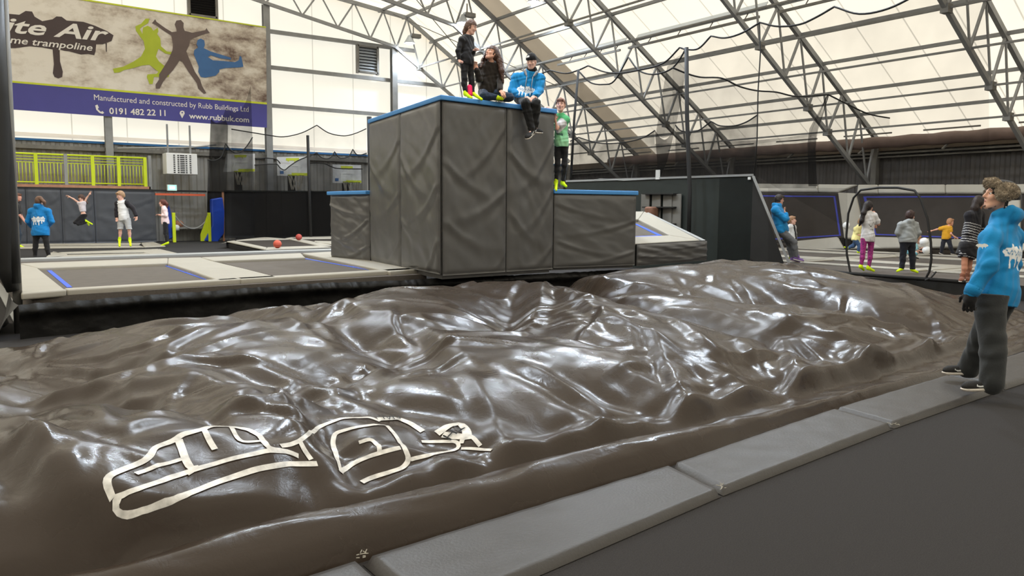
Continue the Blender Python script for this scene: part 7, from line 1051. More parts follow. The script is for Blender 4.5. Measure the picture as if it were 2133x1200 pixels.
# ------------------------------------------------------------------ border mats along the near side
edge_o = [(-.6, 2.2), (1.31, 2.40), (3.22, 2.66), (5.24, 2.86), (7.22, 2.99), (9.4, 3.1), (11.6, 3.25)]
edge_i = [(-.6, 2.78), (1.31, 2.98), (3.31, 3.12), (5.31, 3.36), (7.25, 3.5), (9.4, 3.68), (11.6, 3.95)]
labs = ['border mat cut by the bottom edge of the photograph', 'long border mat along the bottom, first one wholly outlined from the corner', 'border mat in the middle of the row beside the flange', 'border mat under the feet of the foreground man', 'border mat behind the heels of the foreground man', 'border mat at the right edge of the photograph']
for k in range(6):
    a, b, c_, d_ = [np.array(p + (0,), float) for p in (edge_o[k], edge_o[k + 1], edge_i[k + 1], edge_i[k])]
    g_ = (b - a) / np.linalg.norm(b - a) * .008
    a, b, c_, d_ = a + g_, b - g_, c_ - g_, d_ + g_
    nU, nV = 60, 22; U, V = np.meshgrid(np.linspace(0, 1, nU), np.linspace(0, 1, nV), indexing='ij')
    P = (a * (1 - U)[..., None] + b * U[..., None]) * (1 - V)[..., None] + (d_ * (1 - U)[..., None] + c_ * U[..., None]) * V[..., None]
    ed = np.minimum(np.minimum(U, 1 - U) * 2.0, np.minimum(V, 1 - V) * .6)
    P[..., 2] = .045 * np.sqrt(np.clip(ed / .03, .0, 1)) * .9 + .004 + .0035 * perlin(P[..., 0] * 5 + k * 9, P[..., 1] * 7)
    P[0, :, 2] = P[-1, :, 2] = .004; P[:, 0, 2] = P[:, -1, 2] = .004
    tag(build('border_mat', MB().grid(P.tolist()), M['bordermat'], None, True), labs[k], 'mat', 'padded border mats beside the airbag')
for (x, y) in ((1503, 1014), (752, 1157), (1862, 884)):
    p = atZ(x, y, .05); mb = MB(); r = random.Random(int(x))
    for k in range(9):
        q = p + np.array([r.uniform(-.03, .03), r.uniform(-.03, .03), .0]); mb.tube([q, q + np.array([r.uniform(-.02, .02), r.uniform(-.02, .02), r.uniform(.0, .012)])], .0022, 4)
    tag(build('frayed_thread', mb, M['cream']), {1503: 'frayed threads at the corner between two border mats in mid row', 752: 'frayed threads at the mat seam near the bottom edge', 1862: 'frayed threads at the mat seam by the foreground man'}[x], 'thread', kind='stuff')
# ================================================================== people: smooth bodies from blended limbs
UPV = np.array([0, 0, 1.0])
def nrm(v): v = np.array(v, float); return v / (np.linalg.norm(v) + 1e-9)
class Blob:
    def __init__(s): s.p = []; s.clip = []
    def cone(s, a, b, r1, r2=None, k=.02): s.p.append(('c', np.array(a, float), np.array(b, float), r1, r1 if r2 is None else r2, k)); return s
    def ell(s, c, rad, R=None, k=.03): s.p.append(('e', np.array(c, float), np.array(rad, float), np.eye(3) if R is None else R, 0, k)); return s
    def cut(s, n, o): s.clip.append((np.array(n, float), np.array(o, float))); return s
    def mesh(s, h, wr=0, seed=0, wf=1.0):
        lo, hi = [], []
        for q in s.p:
            if q[0] == 'c': r = max(q[3], q[4]); lo.append(np.minimum(q[1], q[2]) - r); hi.append(np.maximum(q[1], q[2]) + r)
            else: r = np.abs(q[3]) @ q[2]; lo.append(q[1] - r); hi.append(q[1] + r)
        o = np.min(lo, 0) - 3 * h - wr; e = np.max(hi, 0) + 3 * h + wr; n = np.ceil((e - o) / h).astype(int) + 1
        F = np.full(n, .5, np.float32); ax = [o[i] + np.arange(n[i]) * h for i in range(3)]
        for q, l, u in zip(s.p, lo, hi):
            m = q[5] * 1.2 + 2 * h + .012
            i0 = np.maximum(((l - m - o) / h).astype(int), 0); i1 = np.minimum(((u + m - o) / h).astype(int) + 2, n)
            P = np.stack(np.meshgrid(*[ax[i][i0[i]:i1[i]] for i in range(3)], indexing='ij'), -1)
            if q[0] == 'c':
                d = q[2] - q[1]; t = np.clip(((P - q[1]) @ d) / (d @ d + 1e-9), 0, 1); D = np.linalg.norm(P - q[1] - t[..., None] * d, axis=-1) - (q[3] + (q[4] - q[3]) * t)
            else:
                L = ((P - q[1]) @ q[3]) / q[2]; k0 = np.linalg.norm(L, axis=-1); k1 = np.linalg.norm(L / q[2], axis=-1) + 1e-6; D = k0 * (k0 - 1) / k1
            S = F[i0[0]:i1[0], i0[1]:i1[1], i0[2]:i1[2]]; k = q[5]; w = np.clip(.5 + .5 * (S - D) / k, 0, 1)
            F[i0[0]:i1[0], i0[1]:i1[1], i0[2]:i1[2]] = S * (1 - w) + D * w - k * w * (1 - w)
        if wr or s.clip:
            P = np.stack(np.meshgrid(*ax, indexing='ij'), -1)
            if wr:
                x, y, z = P[..., 0] * wf, P[..., 1] * wf, P[..., 2] * wf; a = seed * 1.7
                F = F + wr * (np.sin(31 * z + 9 * np.sin(11 * x + a) + 7 * np.sin(13 * y - a)) * .6 + np.sin(19 * z - 17 * x + 13 * y + 4 * np.sin(23 * z + a)) * .5 + np.sin(47 * z + 23 * x - 29 * y + a) * .25)
            for nn, oo in s.clip: F = np.maximum(F, (P - oo) @ nn)
        return _nets(F, o, h)
def _nets(F, o, h):
    S = F < 0; nx, ny, nz = F.shape; C = (nx - 1, ny - 1, nz - 1)
    acc = np.zeros(C + (3,), np.float32); cnt = np.zeros(C, np.float32); quads = []
    for a in range(3):
        b, c = [(1, 2), (2, 0), (0, 1)][a]
        A = np.take(F, range(F.shape[a] - 1), a); B = np.take(F, range(1, F.shape[a]), a); X = (A < 0) != (B < 0)
        T = np.where(X, A / (A - B + 1e-12), 0)
        for db in (0, 1):
            for dc in (0, 1):
                sl = [slice(None)] * 3; sl[b] = slice(db, F.shape[b] - 1 + db); sl[c] = slice(dc, F.shape[c] - 1 + dc); sl = tuple(sl)
                x = X[sl]; cnt += x; acc[..., a] += T[sl] * x; acc[..., b] += db * x; acc[..., c] += dc * x
        I = np.argwhere(X); keep = (I[:, b] > 0) & (I[:, c] > 0) & (I[:, b] < F.shape[b] - 1) & (I[:, c] < F.shape[c] - 1); I = I[keep]
        inside = S[tuple(I.T)]
        def cell(db, dc):
            J = I.copy(); J[:, b] -= db; J[:, c] -= dc; return np.ravel_multi_index(tuple(J.T), C)
        q = np.stack([cell(1, 1), cell(0, 1), cell(0, 0), cell(1, 0)], 1)
        q[~inside] = q[~inside][:, ::-1]; quads.append(q)
    idx = np.argwhere(cnt > 0); V = o + h * (idx + acc[tuple(idx.T)] / cnt[tuple(idx.T)][:, None])
    mp = -np.ones(cnt.size, int); mp[np.ravel_multi_index(tuple(idx.T), C)] = np.arange(len(idx))
    return V, mp[np.concatenate(quads)]
def blob_obj(name, blob, m, parent, h, wr=0, seed=0, col=None, relax=1, wf=1.0, group=None):
    V, Q_ = blob.mesh(h, wr, seed, wf)
    off = world_origin(parent); me = bpy.data.meshes.new(name); me.from_pydata((V - off).tolist(), [], Q_.tolist()); me.update()
    if col is not None:
        at = me.attributes.new('Col', 'FLOAT_COLOR', 'POINT'); c = np.ones((len(V), 4), np.float32); c[:, :3] = col(V); at.data.foreach_set('color', c.ravel())
    o = new_obj(name, me, parent, m, True)
    if relax: md = o.modifiers.new('smooth', 'SMOOTH'); md.factor = .5; md.iterations = relax
    return o
_cm = {}
def cloth(rgb, rough=.85, key='c', bump=.0):
    k = (rgb, rough, key)
    if k not in _cm: _cm[k] = mat('%s_fabric' % key, srgb(*rgb), rough, .25, noise=.07, nscale=9, sheen=.15, bump=.12, bscale=60)
    return _cm[k]
M['printed'] = mat('printed_fabric', (1, 1, 1), .85, .25, noise=.06, nscale=9, attr='Col', sheen=.1, bump=.12, bscale=60)
_skins = {}
def skin(rgb):
    if rgb not in _skins:
        m = mat('skin', srgb(*rgb), .55, .35, noise=.05, nscale=20); b = m.node_tree.nodes['Principled BSDF']; b.inputs['Subsurface Weight'].default_value = .08; b.inputs['Subsurface Radius'].default_value = (.02, .008, .005); _skins[rgb] = m
    return _skins[rgb]
M['eyewhite'] = mat('eye_white', srgb(225, 220, 214), .3); M['eyedark'] = mat('eye_dark', srgb(36, 26, 22), .3); M['lip'] = mat('lip', srgb(168, 96, 88), .5); M['mouth'] = mat('open_mouth', srgb(96, 40, 40), .6)
M['sole'] = mat('white_sole', srgb(214, 206, 196), .6); M['shoeblack'] = mat('black_shoe_mesh', srgb(36, 34, 33), .75, .3, bump=.3, bscale=120)
M['sock'] = mat('lime_sock', srgb(208, 236, 30), .8, .2); M['pinksock'] = mat('pink_sock', srgb(238, 36, 92), .8)

def hand(bl, w, d, n, s, curl=.5, side=1, k=.007):
    """palm, four unequal fingers with bends and a thumb off the side; d along the palm, n out of the palm"""
    d = nrm(d); n = nrm(np.array(n) - d * (np.array(n) @ d)); t = np.cross(d, n) * side
    R = np.stack([t, n, d], 1); c = w + d * .045 * s
    bl.ell(c, np.array([.041, .017, .052]) * s, R, k * 2)
    bl.cone(w - d * .01 * s, w + d * .03 * s, .026 * s, .024 * s, .015)
    for f, (off, L) in enumerate(((-.03, .068), (-.01, .078), (.011, .073), (.031, .056))):
        p = w + d * .086 * s + t * off * s; a = 0; q = p
        for seg, fr in enumerate((.45, .32, .23)):
            a += curl * (.55 if seg == 0 else .75) * (1 + .08 * f); dd = d * math.cos(a) + n * math.sin(a) + t * off * 2
            e = q + nrm(dd) * L * fr * s * 1.25; bl.cone(q, e, (.0092 - .0006 * seg) * s, (.0088 - .0008 * seg) * s, k * .6); q = e
    b0 = w + d * .022 * s - t * .034 * s; b1 = b0 + nrm(d * .7 - t * .75 + n * .3) * .038 * s; b2 = b1 + nrm(d * .85 - t * .15 + n * (.2 + curl * .5)) * .034 * s
    bl.cone(b0, b1, .013 * s, .0105 * s, k); bl.cone(b1, b2, .0105 * s, .0085 * s, k * .6)
def head(bl, c, f, u, s, child=0):
    r = np.cross(f, u); R = np.stack([r, f, u], 1); P = lambda a, b, z: c + (r * a + f * b + u * z) * s
    bl.ell(P(0, -.012, .028), np.array([.074, .094, .094]) * s, R, .02)
    bl.ell(P(0, .03, -.045), np.array([.056, .058, .072]) * s, R, .03)
    bl.cone(P(-.012, .064, -.096), P(.012, .064, -.096), .02 * s, None, .02)
    for q in (-1, 1):
        bl.cone(P(q * .05, .0, -.05), P(q * .026, .055, -.088), .022 * s, .018 * s, .02); bl.ell(P(q * .036, .062, -.02), np.array([.022, .02, .022]) * s, R, .018)
        bl.cone(P(q * .012, .082, .03), P(q * .044, .07, .03), .011 * s, None, .014); bl.ell(P(q * .076, -.008, -.008), np.array([.009, .019, .031]) * s, R, .008)
    bl.cone(P(0, .084, .022), P(0, .106, -.018), .0085 * s, .0115 * s, .01)
    for q in (-1, 1): bl.cone(P(q * .009, .094, -.022), P(q * .011, .09, -.023), .008 * s, None, .006)
    bl.cone(P(-.019, .08, -.048), P(.019, .08, -.048), .0075 * s, None, .006); bl.cone(P(-.016, .079, -.06), P(.016, .079, -.06), .008 * s, None, .006)
    return P
def hood_logo(c, rt, up, nn, base, w=.16, h=.045, ink=(.9, .92, .93)):
    base = np.array(base[:3])
    def f(V):
        a = (V - c) @ rt; b = (V - c) @ up; n = (V - c) @ nn
        edge = h * (1 + .28 * np.sin(a * 55) + .2 * np.sin(a * 131 + 1)) * np.sqrt(np.clip(1 - (a / w) ** 4, 0, 1))
        m = (np.abs(a) < w) & (np.abs(b) < edge)
        for x0, L in ((-.09, .09), (-.035, .075), (.03, .1), (.085, .06)): m |= (np.abs(a - x0 * w / .16) < .009 * w / .16) & (b < 0) & (b > -h - L * w / .2)
        ink_ = m & (np.abs(b - .3 * h * np.sin(a * 170)) < .12 * h) & (np.abs(a) < w * .86)
        m &= ~ink_ & (n > -.02)
        return np.where(m[:, None], np.array(ink), base)
    return f
def person(label, D, s, face, J, top, bot, feet, hair, sk=(226, 178, 156), vox=.009, w=1.0, detail=False, hs=None, body_face=None, curl=(.5, .5), bare=False, hands=(1, 1), seed=1, group=None, expr=None):
    vd = {}
    for k, (x, y, dz) in J.items(): vd[k] = atD(x, y, D + dz)
    j = vd; cv = lambda t: nrm(RGT * t[0] + UPV * t[1] + FWD * t[2])
    f = cv(face); r = nrm(np.cross(f, UPV)); u = np.cross(r, f); hs = hs or (1.0 if s > .9 else .86 + .14 * (s - .6) / .3)
    hip = (j['p1'] + j['p2']) / 2; sh = (j['s1'] + j['s2']) / 2
    low = min(j['a1'][2], j['a2'][2]) - .08 * s
    root = thing('person', label, 'person', (hip[0], hip[1], low), group)
    sp = nrm(sh - hip); rt = nrm(j['s2'] - j['s1']); rt = nrm(rt - sp * (rt @ sp)); fr = np.cross(sp, rt)
    bf = cv(body_face) if body_face else f
    if fr @ bf < 0: fr = -fr
    RT = np.stack([rt, fr, sp], 1); hw = np.linalg.norm(j['s2'] - j['s1']) / 2; T = np.linalg.norm(sh - hip)
    def torso(b, e, low_t=0.0, shoulders=True):
        cw = max(hw * .86, .13 * s)
        b.ell(hip + sp * T * .74 + fr * .0, [cw + e, (.105 * s * w) + e, T * .34 + e], RT, .05)
        b.ell(hip + sp * T * .40 + fr * .012 * s, [cw * .94 * w + e, (.1 * s * w) + e, T * .33 + e], RT, .05)
        b.ell(hip + sp * T * .06, [cw * .92 * w + e, (.108 * s * w) + e, T * .26 + e], RT, .05)
        if shoulders: b.cone(j['s1'], j['s2'], .052 * s + e, None, .05); b.cone(sh, j['nk'], .075 * s + e, .05 * s + e, .04); [b.cone(j['nk'] - sp * .03 * s, j['s%d' % i_], .05 * s + e * .7, .046 * s + e * .7, .05) for i_ in (1, 2)]
    def arm(b, i, e, upto=2.0):
        S, E, Wr = j['s%d' % i], j['e%d' % i], j['w%d' % i]
        if upto <= 1: b.cone(S, S + (E - S) * upto, .05 * s + e, .046 * s + e * 1.2, .03); return
        b.cone(S, E, .05 * s + e, .04 * s + e, .03); t = upto - 1; b.cone(E, E + (Wr - E) * t, .04 * s + e, (.04 + (.028 - .04) * t) * s + e, .018)
    def leg(b, i, e, upto=2.0, cuff=0):
        Hp, Kn, An = j['p%d' % i], j['k%d' % i], j['a%d' % i]
        b.cone(Hp, Hp + (Kn - Hp) * min(upto, 1), .08 * s * w + e, (.08 + (.055 - .08) * min(upto, 1)) * s + e, .04)
        if upto > 1: t = upto - 1; m_ = Kn + (An - Kn) * .35 * t - nrm(np.cross(np.cross(An - Kn, fr), An - Kn)) * .012 * s; b.cone(Kn, m_, .054 * s + e, .052 * s + e, .025); b.cone(m_, Kn + (An - Kn) * t, .052 * s + e, (.052 + (.036 - .052) * t) * s + e + cuff, .025)
    # body: one continuous surface
    B = Blob(); P = head(B, j['hd'], f, u, hs)
    B.cone(j['nk'] - sp * .03, j['hd'] - u * .05 * hs - f * .02 * hs, .05 * s, .047 * s, .03)
    torso(B, -.022 if not bare else -.012)
    for i in (1, 2):
        arm(B, i, -.004); leg(B, i, -.006)
        if hands[i - 1]:
            W_ = j['w%d' % i]; d = j['h%d' % i] - W_; nn = np.cross(d, rt) if abs(nrm(d) @ rt) < .9 else np.cross(d, UPV)
            nn = nn if nn @ (hip - W_ + fr * .3) > 0 else -nn
            hand(B, W_, d, nn, s if s > .9 else s * 1.03, curl[i - 1], 1 if i == 1 else -1, max(.006, vox * .8))
        A_, T_ = j['a%d' % i], j['t%d' % i]; dd = T_ - A_; B.cone(A_ - nrm(dd) * .02 * s, A_ + dd * (.75 if feet in ('sock', 'pinksock') else .35), .032 * s, .024 * s, .025)
    blob_obj('body', B, skin(sk), root, vox)
    # trousers, top
    if bot:
        b = Blob(); e = bot.get('e', .012)
        for i in (1, 2): leg(b, i, e, bot.get('upto', 1.9), bot.get('cuff', 0))
        b.ell(hip + sp * .02, [max(hw * .8, .12 * s) * w + e * .6, .105 * s * w + e * .7, .11 * s + e], RT, .05); b.cut(sp, hip + sp * bot.get('waist', (.085 - top['hem']) if top and top.get('hem') is not None and not bot.get('skirt') else .08) * s)
        if bot.get('upto', 2) < 1.1 and not bot.get('skirt'): kk = j['k1'] if j['k1'][2] < j['k2'][2] else j['k2']; b.cut(-UPV, kk + UPV * .02 * s)
        if bot.get('skirt'): 
            q = atD(*bot['skirt'][:2], D + bot['skirt'][2]); b.cone(hip, q, .15 * s * w + e, bot['skirt'][3], .06); b.cut(-nrm(hip - q), q)
        blob_obj(bot.get('name', 'trousers'), b, M['printed'] if bot.get('col') else cloth(bot['rgb'], bot.get('rough', .85)), root, vox, bot.get('wr', .004), seed, bot.get('col'), 1, bot.get('wf', 1))
    if top:
        b = Blob(); e = top.get('e', .012); torso(b, e)
        for i in (1, 2): arm(b, i, e, top['sleeves'][i - 1] if isinstance(top['sleeves'], tuple) else top['sleeves'])
        if top.get('hem') is not None: b.cone(hip + sp * .05, hip - sp * top['hem'] * s, .12 * s, .1 * s, .05); b.ell(hip - sp * (top['hem'] - .1) * s, [max(hw * .86, .13 * s) * w + e * 1.1, .112 * s * w + e * 1.1, .27 * s], RT, .05); b.cut(-sp, hip - sp * top['hem'] * s)
        if top.get('crop'): b.cut(-sp, hip + sp * top['crop'] * s)
        b.cut(nrm(sp + fr * .35), j['nk'] + sp * (.035 if not top.get('hood') else .05) * s)
        if top.get('hood'):
            hb = j['nk'] - fr * .075 * s + sp * .0; b.ell(hb, [.105 * s, .06 * s, .075 * s], RT, .035); b.cone(j['nk'] + rt * .09 * s + fr * .03 * s, hb + rt * .06 * s + sp * .03 * s, .03 * s, .04 * s, .03); b.cone(j['nk'] - rt * .09 * s + fr * .03 * s, hb - rt * .06 * s + sp * .03 * s, .03 * s, .04 * s, .03)
        base = srgb(*top['rgb']); col = None
        if top.get('logo'):
            side, hh, lw = top['logo']; nn = fr if side == 'front' else -fr; rr = np.cross(sp, nn)
            col = hood_logo(hip + sp * T * hh + nn * .1 * s, rr, sp, nn, base, lw, lw * .3)
        if top.get('col'): col = top['col'](j, hip, sp, fr, rt, T, base)
        o = blob_obj(top.get('name', 'top'), b, M['printed'] if col else cloth(top['rgb']), root, vox, top.get('wr', .004), seed + 3, col, 1, top.get('wf', 1))
    # feet
    for i in (1, 2):
        A_, T_ = j['a%d' % i], j['t%d' % i]; d = T_ - A_; dl = nrm(d); fh = feet[i - 1] if isinstance(feet, tuple) and len(feet) == 2 else feet
        b = Blob()
        if fh in ('sock', 'pinksock'):
            b.cone(A_ + nrm(j['k%d' % i] - A_) * .07 * s, A_, .042 * s, .04 * s, .02); b.cone(A_ - dl * .02 * s, T_, .04 * s, .03 * s, .03); blob_obj('sock', b, M[fh], root, vox)
        else:
            fx = np.cross(dl, UPV); upf = nrm(np.cross(fx, dl)); L = np.linalg.norm(d)
            heel = A_ - dl * .055 * s - upf * .055 * s; toe = T_ - upf * .01
            dd = nrm(toe - heel); upf = nrm(UPV - dd * (UPV @ dd)); fx = nrm(np.cross(dd, upf)); R_ = np.stack([fx, dd, upf], 1); Lf = np.linalg.norm(toe - heel)
            b.cone(heel + dd * .045 * s + upf * .035 * s, A_ + upf * .03, .045 * s, .052 * s, .03); b.cone(heel + dd * .05 * s + upf * .02 * s, heel + dd * (Lf - .055 * s) + upf * .012 * s, .044 * s, .036 * s, .03); b.ell(heel + dd * (Lf - .07 * s) + upf * .012 * s, [.045 * s, .07 * s, .034 * s], R_, .03)
            b.cut(-upf, heel - upf * .004 * s)
            (b.cone(A_ + dl * .03 * s, A_ + nrm(j['k%d' % i] - A_) * .08 * s, .056 * s, .054 * s, .015) if fh == 'shoe' and D < 10 else None)
            so = blob_obj('shoe', b, M['shoeblack'] if fh == 'shoe' else cloth(fh), root, min(vox, .008))
            q = Blob(); q.ell(heel + dd * .07 * s, [.047 * s, .085 * s, .03 * s], R_, .02); q.ell(heel + dd * (Lf - .085 * s), [.05 * s, .095 * s, .03 * s], R_, .02); q.cone(heel + dd * .05 * s, heel + dd * (Lf - .06 * s), .042 * s, .042 * s, .03); q.cut(upf, heel + upf * .002 * s); q.cut(-upf, heel - upf * .024 * s)
            blob_obj('sole', q, M['sole'], so, min(vox, .007))
            if fh == 'shoe':
                for sd in (-1, 1):
                    c0 = heel + dd * (.15 * s) + upf * .02 * s + fx * sd * .0405 * s
                    pts = [(-.075, .032), (-.045, .004), (-.02, -.008), (.012, -.009), (.034, .0), (.03, .02), (.022, .006), (.004, .003), (-.02, .008)]
                    build('swoosh_mark', MB().prism([c0 + dd * a * 1.0 * s + upf * z * .9 * s + fx * sd * .002 for a, z in pts], fx * sd * .004), M['white'], so)
    # hair
    if hair:
        b = Blob(); st = hair.get('style', 'short'); R = np.stack([r, f, u], 1)
        th = hair.get('th', .012)
        b.ell(P(0, -.014, .032), np.array([.074 + th, .094 + th, .094 + th]) * hs, R, .02); b.ell(P(0, -.04, -.02), np.array([.07 + th * .7, .06 + th, .075]) * hs, R, .03)
        if st in ('fringe', 'short'): b.cone(P(-.04, .07, .092), P(.045, .072, .085), .02 * hs, None, .02)
        if st in ('long', 'pony', 'loose'):
            for a, c in zip(hair['px'][:-1], hair['px'][1:]): b.cone(atD(a[0], a[1], D + a[2]), atD(c[0], c[1], D + c[2]), a[3] * s, c[3] * s, .03)
        for a, c in hair.get('more', []): b.cone(atD(a[0], a[1], D + a[2]), atD(c[0], c[1], D + c[2]), a[3] * s, c[3] * s, .03)
        cz = hair.get('line', .055); nn = nrm(f * .9 - u * .45)
        V, Q_ = b.mesh(vox * .9, hair.get('wr', .0022), seed + 5, 3)
        L = (V - j['hd']) / hs; fa = L @ f; ua = L @ u; ra = np.abs(L @ r)
        off = world_origin(root)
        drop = (fa > .02 + .0) & (ua < cz) & (ra < .09) & (ua > -.16)
        if st in ('short', 'fringe', 'bald'): drop |= (ua < -.05) | ((fa > -.005) & (ua < .02))
        okf = ~drop[Q_].all(1); Q2 = Q_[okf]; us = np.unique(Q2); mp = -np.ones(len(V), int); mp[us] = np.arange(len(us))
        me = bpy.data.meshes.new('hair'); me.from_pydata((V[us] - off).tolist(), [], mp[Q2].tolist()); me.update()
        new_obj('hair', me, root, mat('hair', srgb(*hair['rgb']), .5, .4, noise=.25, nscale=60), True)
    if detail:
        for q in (-1, 1):
            build('eye', MB().lathe([(.0115 * hs * math.sin(a), .0115 * hs * math.cos(a)) for a in np.linspace(0, math.pi, 9)], P(q * .032, .0715, .008), 12), M['eyewhite'], root, True)
            build('iris', MB().lathe([(.0072 * hs * math.sin(a), .0072 * hs * math.cos(a)) for a in np.linspace(0, math.pi, 7)], P(q * .032, .0775, .008), 10), M['eyedark'], root, True)
            build('eyebrow', MB().tube([P(q * .015, .0895, .034), P(q * .032, .088, .038), P(q * .05, .0765, .034)], [.0022 * hs, .0034 * hs, .0022 * hs], 6), M['eyedark'], root, True)
        build('lips', MB().tube([P(-.022, .078, -.053), P(-.008, .0865, -.052), P(.008, .0865, -.052), P(.022, .078, -.053)], [.003 * hs, .006 * hs, .006 * hs, .003 * hs], 6), M['lip'], root, True)
        if expr == 'open': build('open_mouth', MB().lathe([(0, .014 * hs), (.012 * hs, .009 * hs), (.015 * hs, 0), (.012 * hs, -.009 * hs), (0, -.014 * hs)], P(0, .078, -.056), 12), M['mouth'], root, True)
    return root, j, P, (f, u, r), (rt, fr, sp, hip, sh, T)
def pair(a, b=None): return a
BLUE = (22, 128, 186)
BLK = (34, 33, 34)

# ---- foreground man in the fur trapper hat
jst = dict(hd=(2079, 409, .0), nk=(2090, 449, .0), s1=(2062, 498, -.13), s2=(2108, 492, .13), e1=(2060, 553, -.24), w1=(2024, 609, -.2), h1=(2017, 640, -.2), e2=(2108, 552, .24), w2=(2070, 606, .28), h2=(2060, 636, .28),
           p1=(2062, 612, -.09), p2=(2088, 612, .09), k1=(2066, 704, -.16), k2=(2048, 700, .2), a1=(2066, 795, -.2), a2=(2018, 764, .36), t1=(2002, 806, -.14), t2=(1963, 772, .42))
st, j, P, (f, u, r), (rt, fr, sp, hip, sh, T) = person('man in a bright blue hoodie and fur trapper hat standing on the border mat', 6.45, 1.0, (-.95, .16, .12), jst,
    dict(name='hoodie', sleeves=2.0, e=.028, rgb=BLUE, hem=.10, hood=True, logo=('back', .72, .17), wr=.006, wf=.8), dict(rgb=(44, 46, 47), e=.042, cuff=.012, wr=.0045, wf=.7, upto=2.05), 'shoe', None, (214, 166, 142), .0075, 1.08, True, 1.02, (-.8, 0, .6), (.9, .9), hands=(0, 0), seed=4)
for i, nn_ in ((1, -rt), (2, rt)):
    W_ = j['w%d' % i]; b = Blob(); hand(b, W_, j['h%d' % i] - W_, (hip - W_) + fr * .1, 1.16, 1.0, 1 if i == 1 else -1, .012); b.cone(W_ - nrm(j['h%d' % i] - W_) * .03, W_ + nrm(j['h%d' % i] - W_) * .06, .04, .043, .02); blob_obj('glove', b, cloth((24, 24, 25), .9, 'glove'), st, .006)
a = j['w1'] - nrm(j['w1'] - j['e1']) * .05; build('cuff', MB().tube([a, a + nrm(j['w1'] - j['e1']) * .03, j['w1'] + nrm(j['w1'] - j['e1']) * .02], [.066, .064, .055], 18), cloth(BLUE), st, True)
# sleeve print
c = j['s1'] + (j['e1'] - j['s1']) * .55; nn = nrm(-rt * 1.0 - FWD * .6); ax = nrm(RGT * .98 + UPV * .02); up_ = nrm(np.cross(nn, ax)); up_ = up_ if up_[2] > 0 else -up_; c = atD(2046.5, 513, depth(c)) + nn * .083
pts = [(-.05, 0), (-.04, .012), (-.02, .016), (0, .012), (.02, .017), (.042, .01), (.052, -.002), (.04, -.008), (.03, -.01), (.028, -.022), (.022, -.01), (.008, -.012), (.004, -.028), (-.003, -.012), (-.024, -.01), (-.028, -.024), (-.033, -.009)]
build('sleeve_print', MB().prism([c + ax * a + up_ * z for a, z in pts], nn * .003), M['white'], st)
# trapper hat: quilted crown, fur front flap and ear flaps, strap with studs
R = np.stack([r, f, u], 1)
b = Blob(); b.ell(P(0, -.025, .05), [.102, .125, .088], R, .03); b.ell(P(0, -.095, -.005), [.092, .068, .085], R, .04); b.cut(-nrm(u + f * .2), P(0, 0, -.035)); b.cut(nrm(f - u * .15), P(0, .075, .04)); blob_obj('hat_crown', b, cloth((26, 25, 26), .8, 'hat'), st, .006, .002)
M['fur'] = mat('grey_brown_fur', srgb(176, 162, 143), .95, .1, noise=.4, nscale=30, bump=1.0, bscale=90)
def fur(name, bl, parent, m, n, L, seed):
    V, Q_ = bl.mesh(.007, .006, seed, 2.5); off = world_origin(parent); rs = np.random.RandomState(seed); mb = MB(); mb.add(V.tolist(), Q_.tolist())
    pick = rs.choice(len(Q_), min(n, len(Q_) * 3))
    A, B_, C_ = V[Q_[pick, 0]], V[Q_[pick, 1]], V[Q_[pick, 2]]; N = np.cross(B_ - A, C_ - A); N /= np.linalg.norm(N, axis=1)[:, None] + 1e-9
    base = (A + B_ + C_) / 3 + (rs.rand(len(pick), 3) - .5) * .006; hair_end = base + (N + (rs.rand(len(pick), 3) - .5) * 1.1 - UPV * .25) * L * (.6 + .8 * rs.rand(len(pick), 1)); sd = np.cross(N, rs.rand(len(pick), 3) - .5); sd /= np.linalg.norm(sd, axis=1)[:, None] + 1e-9
    for p, t_, d_ in zip(base, hair_end, sd * .0022): mb.add([p - d_, p + d_, t_], [(0, 1, 2)])
    return build(name, mb, m, parent, True)
b = Blob(); b.cone(P(-.07, .06, .088), P(.07, .06, .088), .03, None, .02); b.cone(P(-.06, .085, .112), P(.06, .085, .112), .022, None, .03); fur('fur_front_flap', b, st, M['fur'], 3500, .009, 3)
near = -1 if (r @ FWD) > 0 else 1
for q in (near, -near):
    b = Blob(); b.ell(P(q * .095, -.02, .045), [.032, .09, .066], R, .02); b.ell(P(q * .098, .005, .008), [.028, .06, .05], R, .02); fur('fur_ear_flap', b, st, M['fur'], 3500, .009, 5 + q)
a0 = P(near * .098, -.03, -.03); b0 = P(near * .094, -.034, -.125); build('hat_strap', MB().bar(a0, b0, .024, .007, r), cloth((22, 21, 21), .6, 'strap'), st)
for q in (.55, .85): build('stud', MB().lathe([(0, .004), (.006, .003), (.007, 0)], a0 + (b0 - a0) * q + r * near * .006, 10, np.stack([u, f, r * near], 1)), M['alu'], st, True)
b = Blob(); b.cone(P(-.025, .055, -.098), P(.025, .055, -.098), .016, None, .02); b.cone(P(-.012, .082, -.092), P(.012, .082, -.092), .011, None, .01)
for q in (-1, 1): b.cone(P(q * .047, .025, -.08), P(q * .026, .055, -.1), .011, None, .015)
blob_obj('beard', b, mat('beard', srgb(112, 84, 70), .8, noise=.4, nscale=120), st, .005)
b = Blob(); b.cone(P(near * .066, .03, .05), P(near * .071, .015, -.01), .016, .009, .01); b.cone(P(near * .055, .06, .06), P(near * .07, .03, .045), .014, None, .01); blob_obj('hair', b, mat('hair', srgb(30, 26, 24), .6), st, .005)

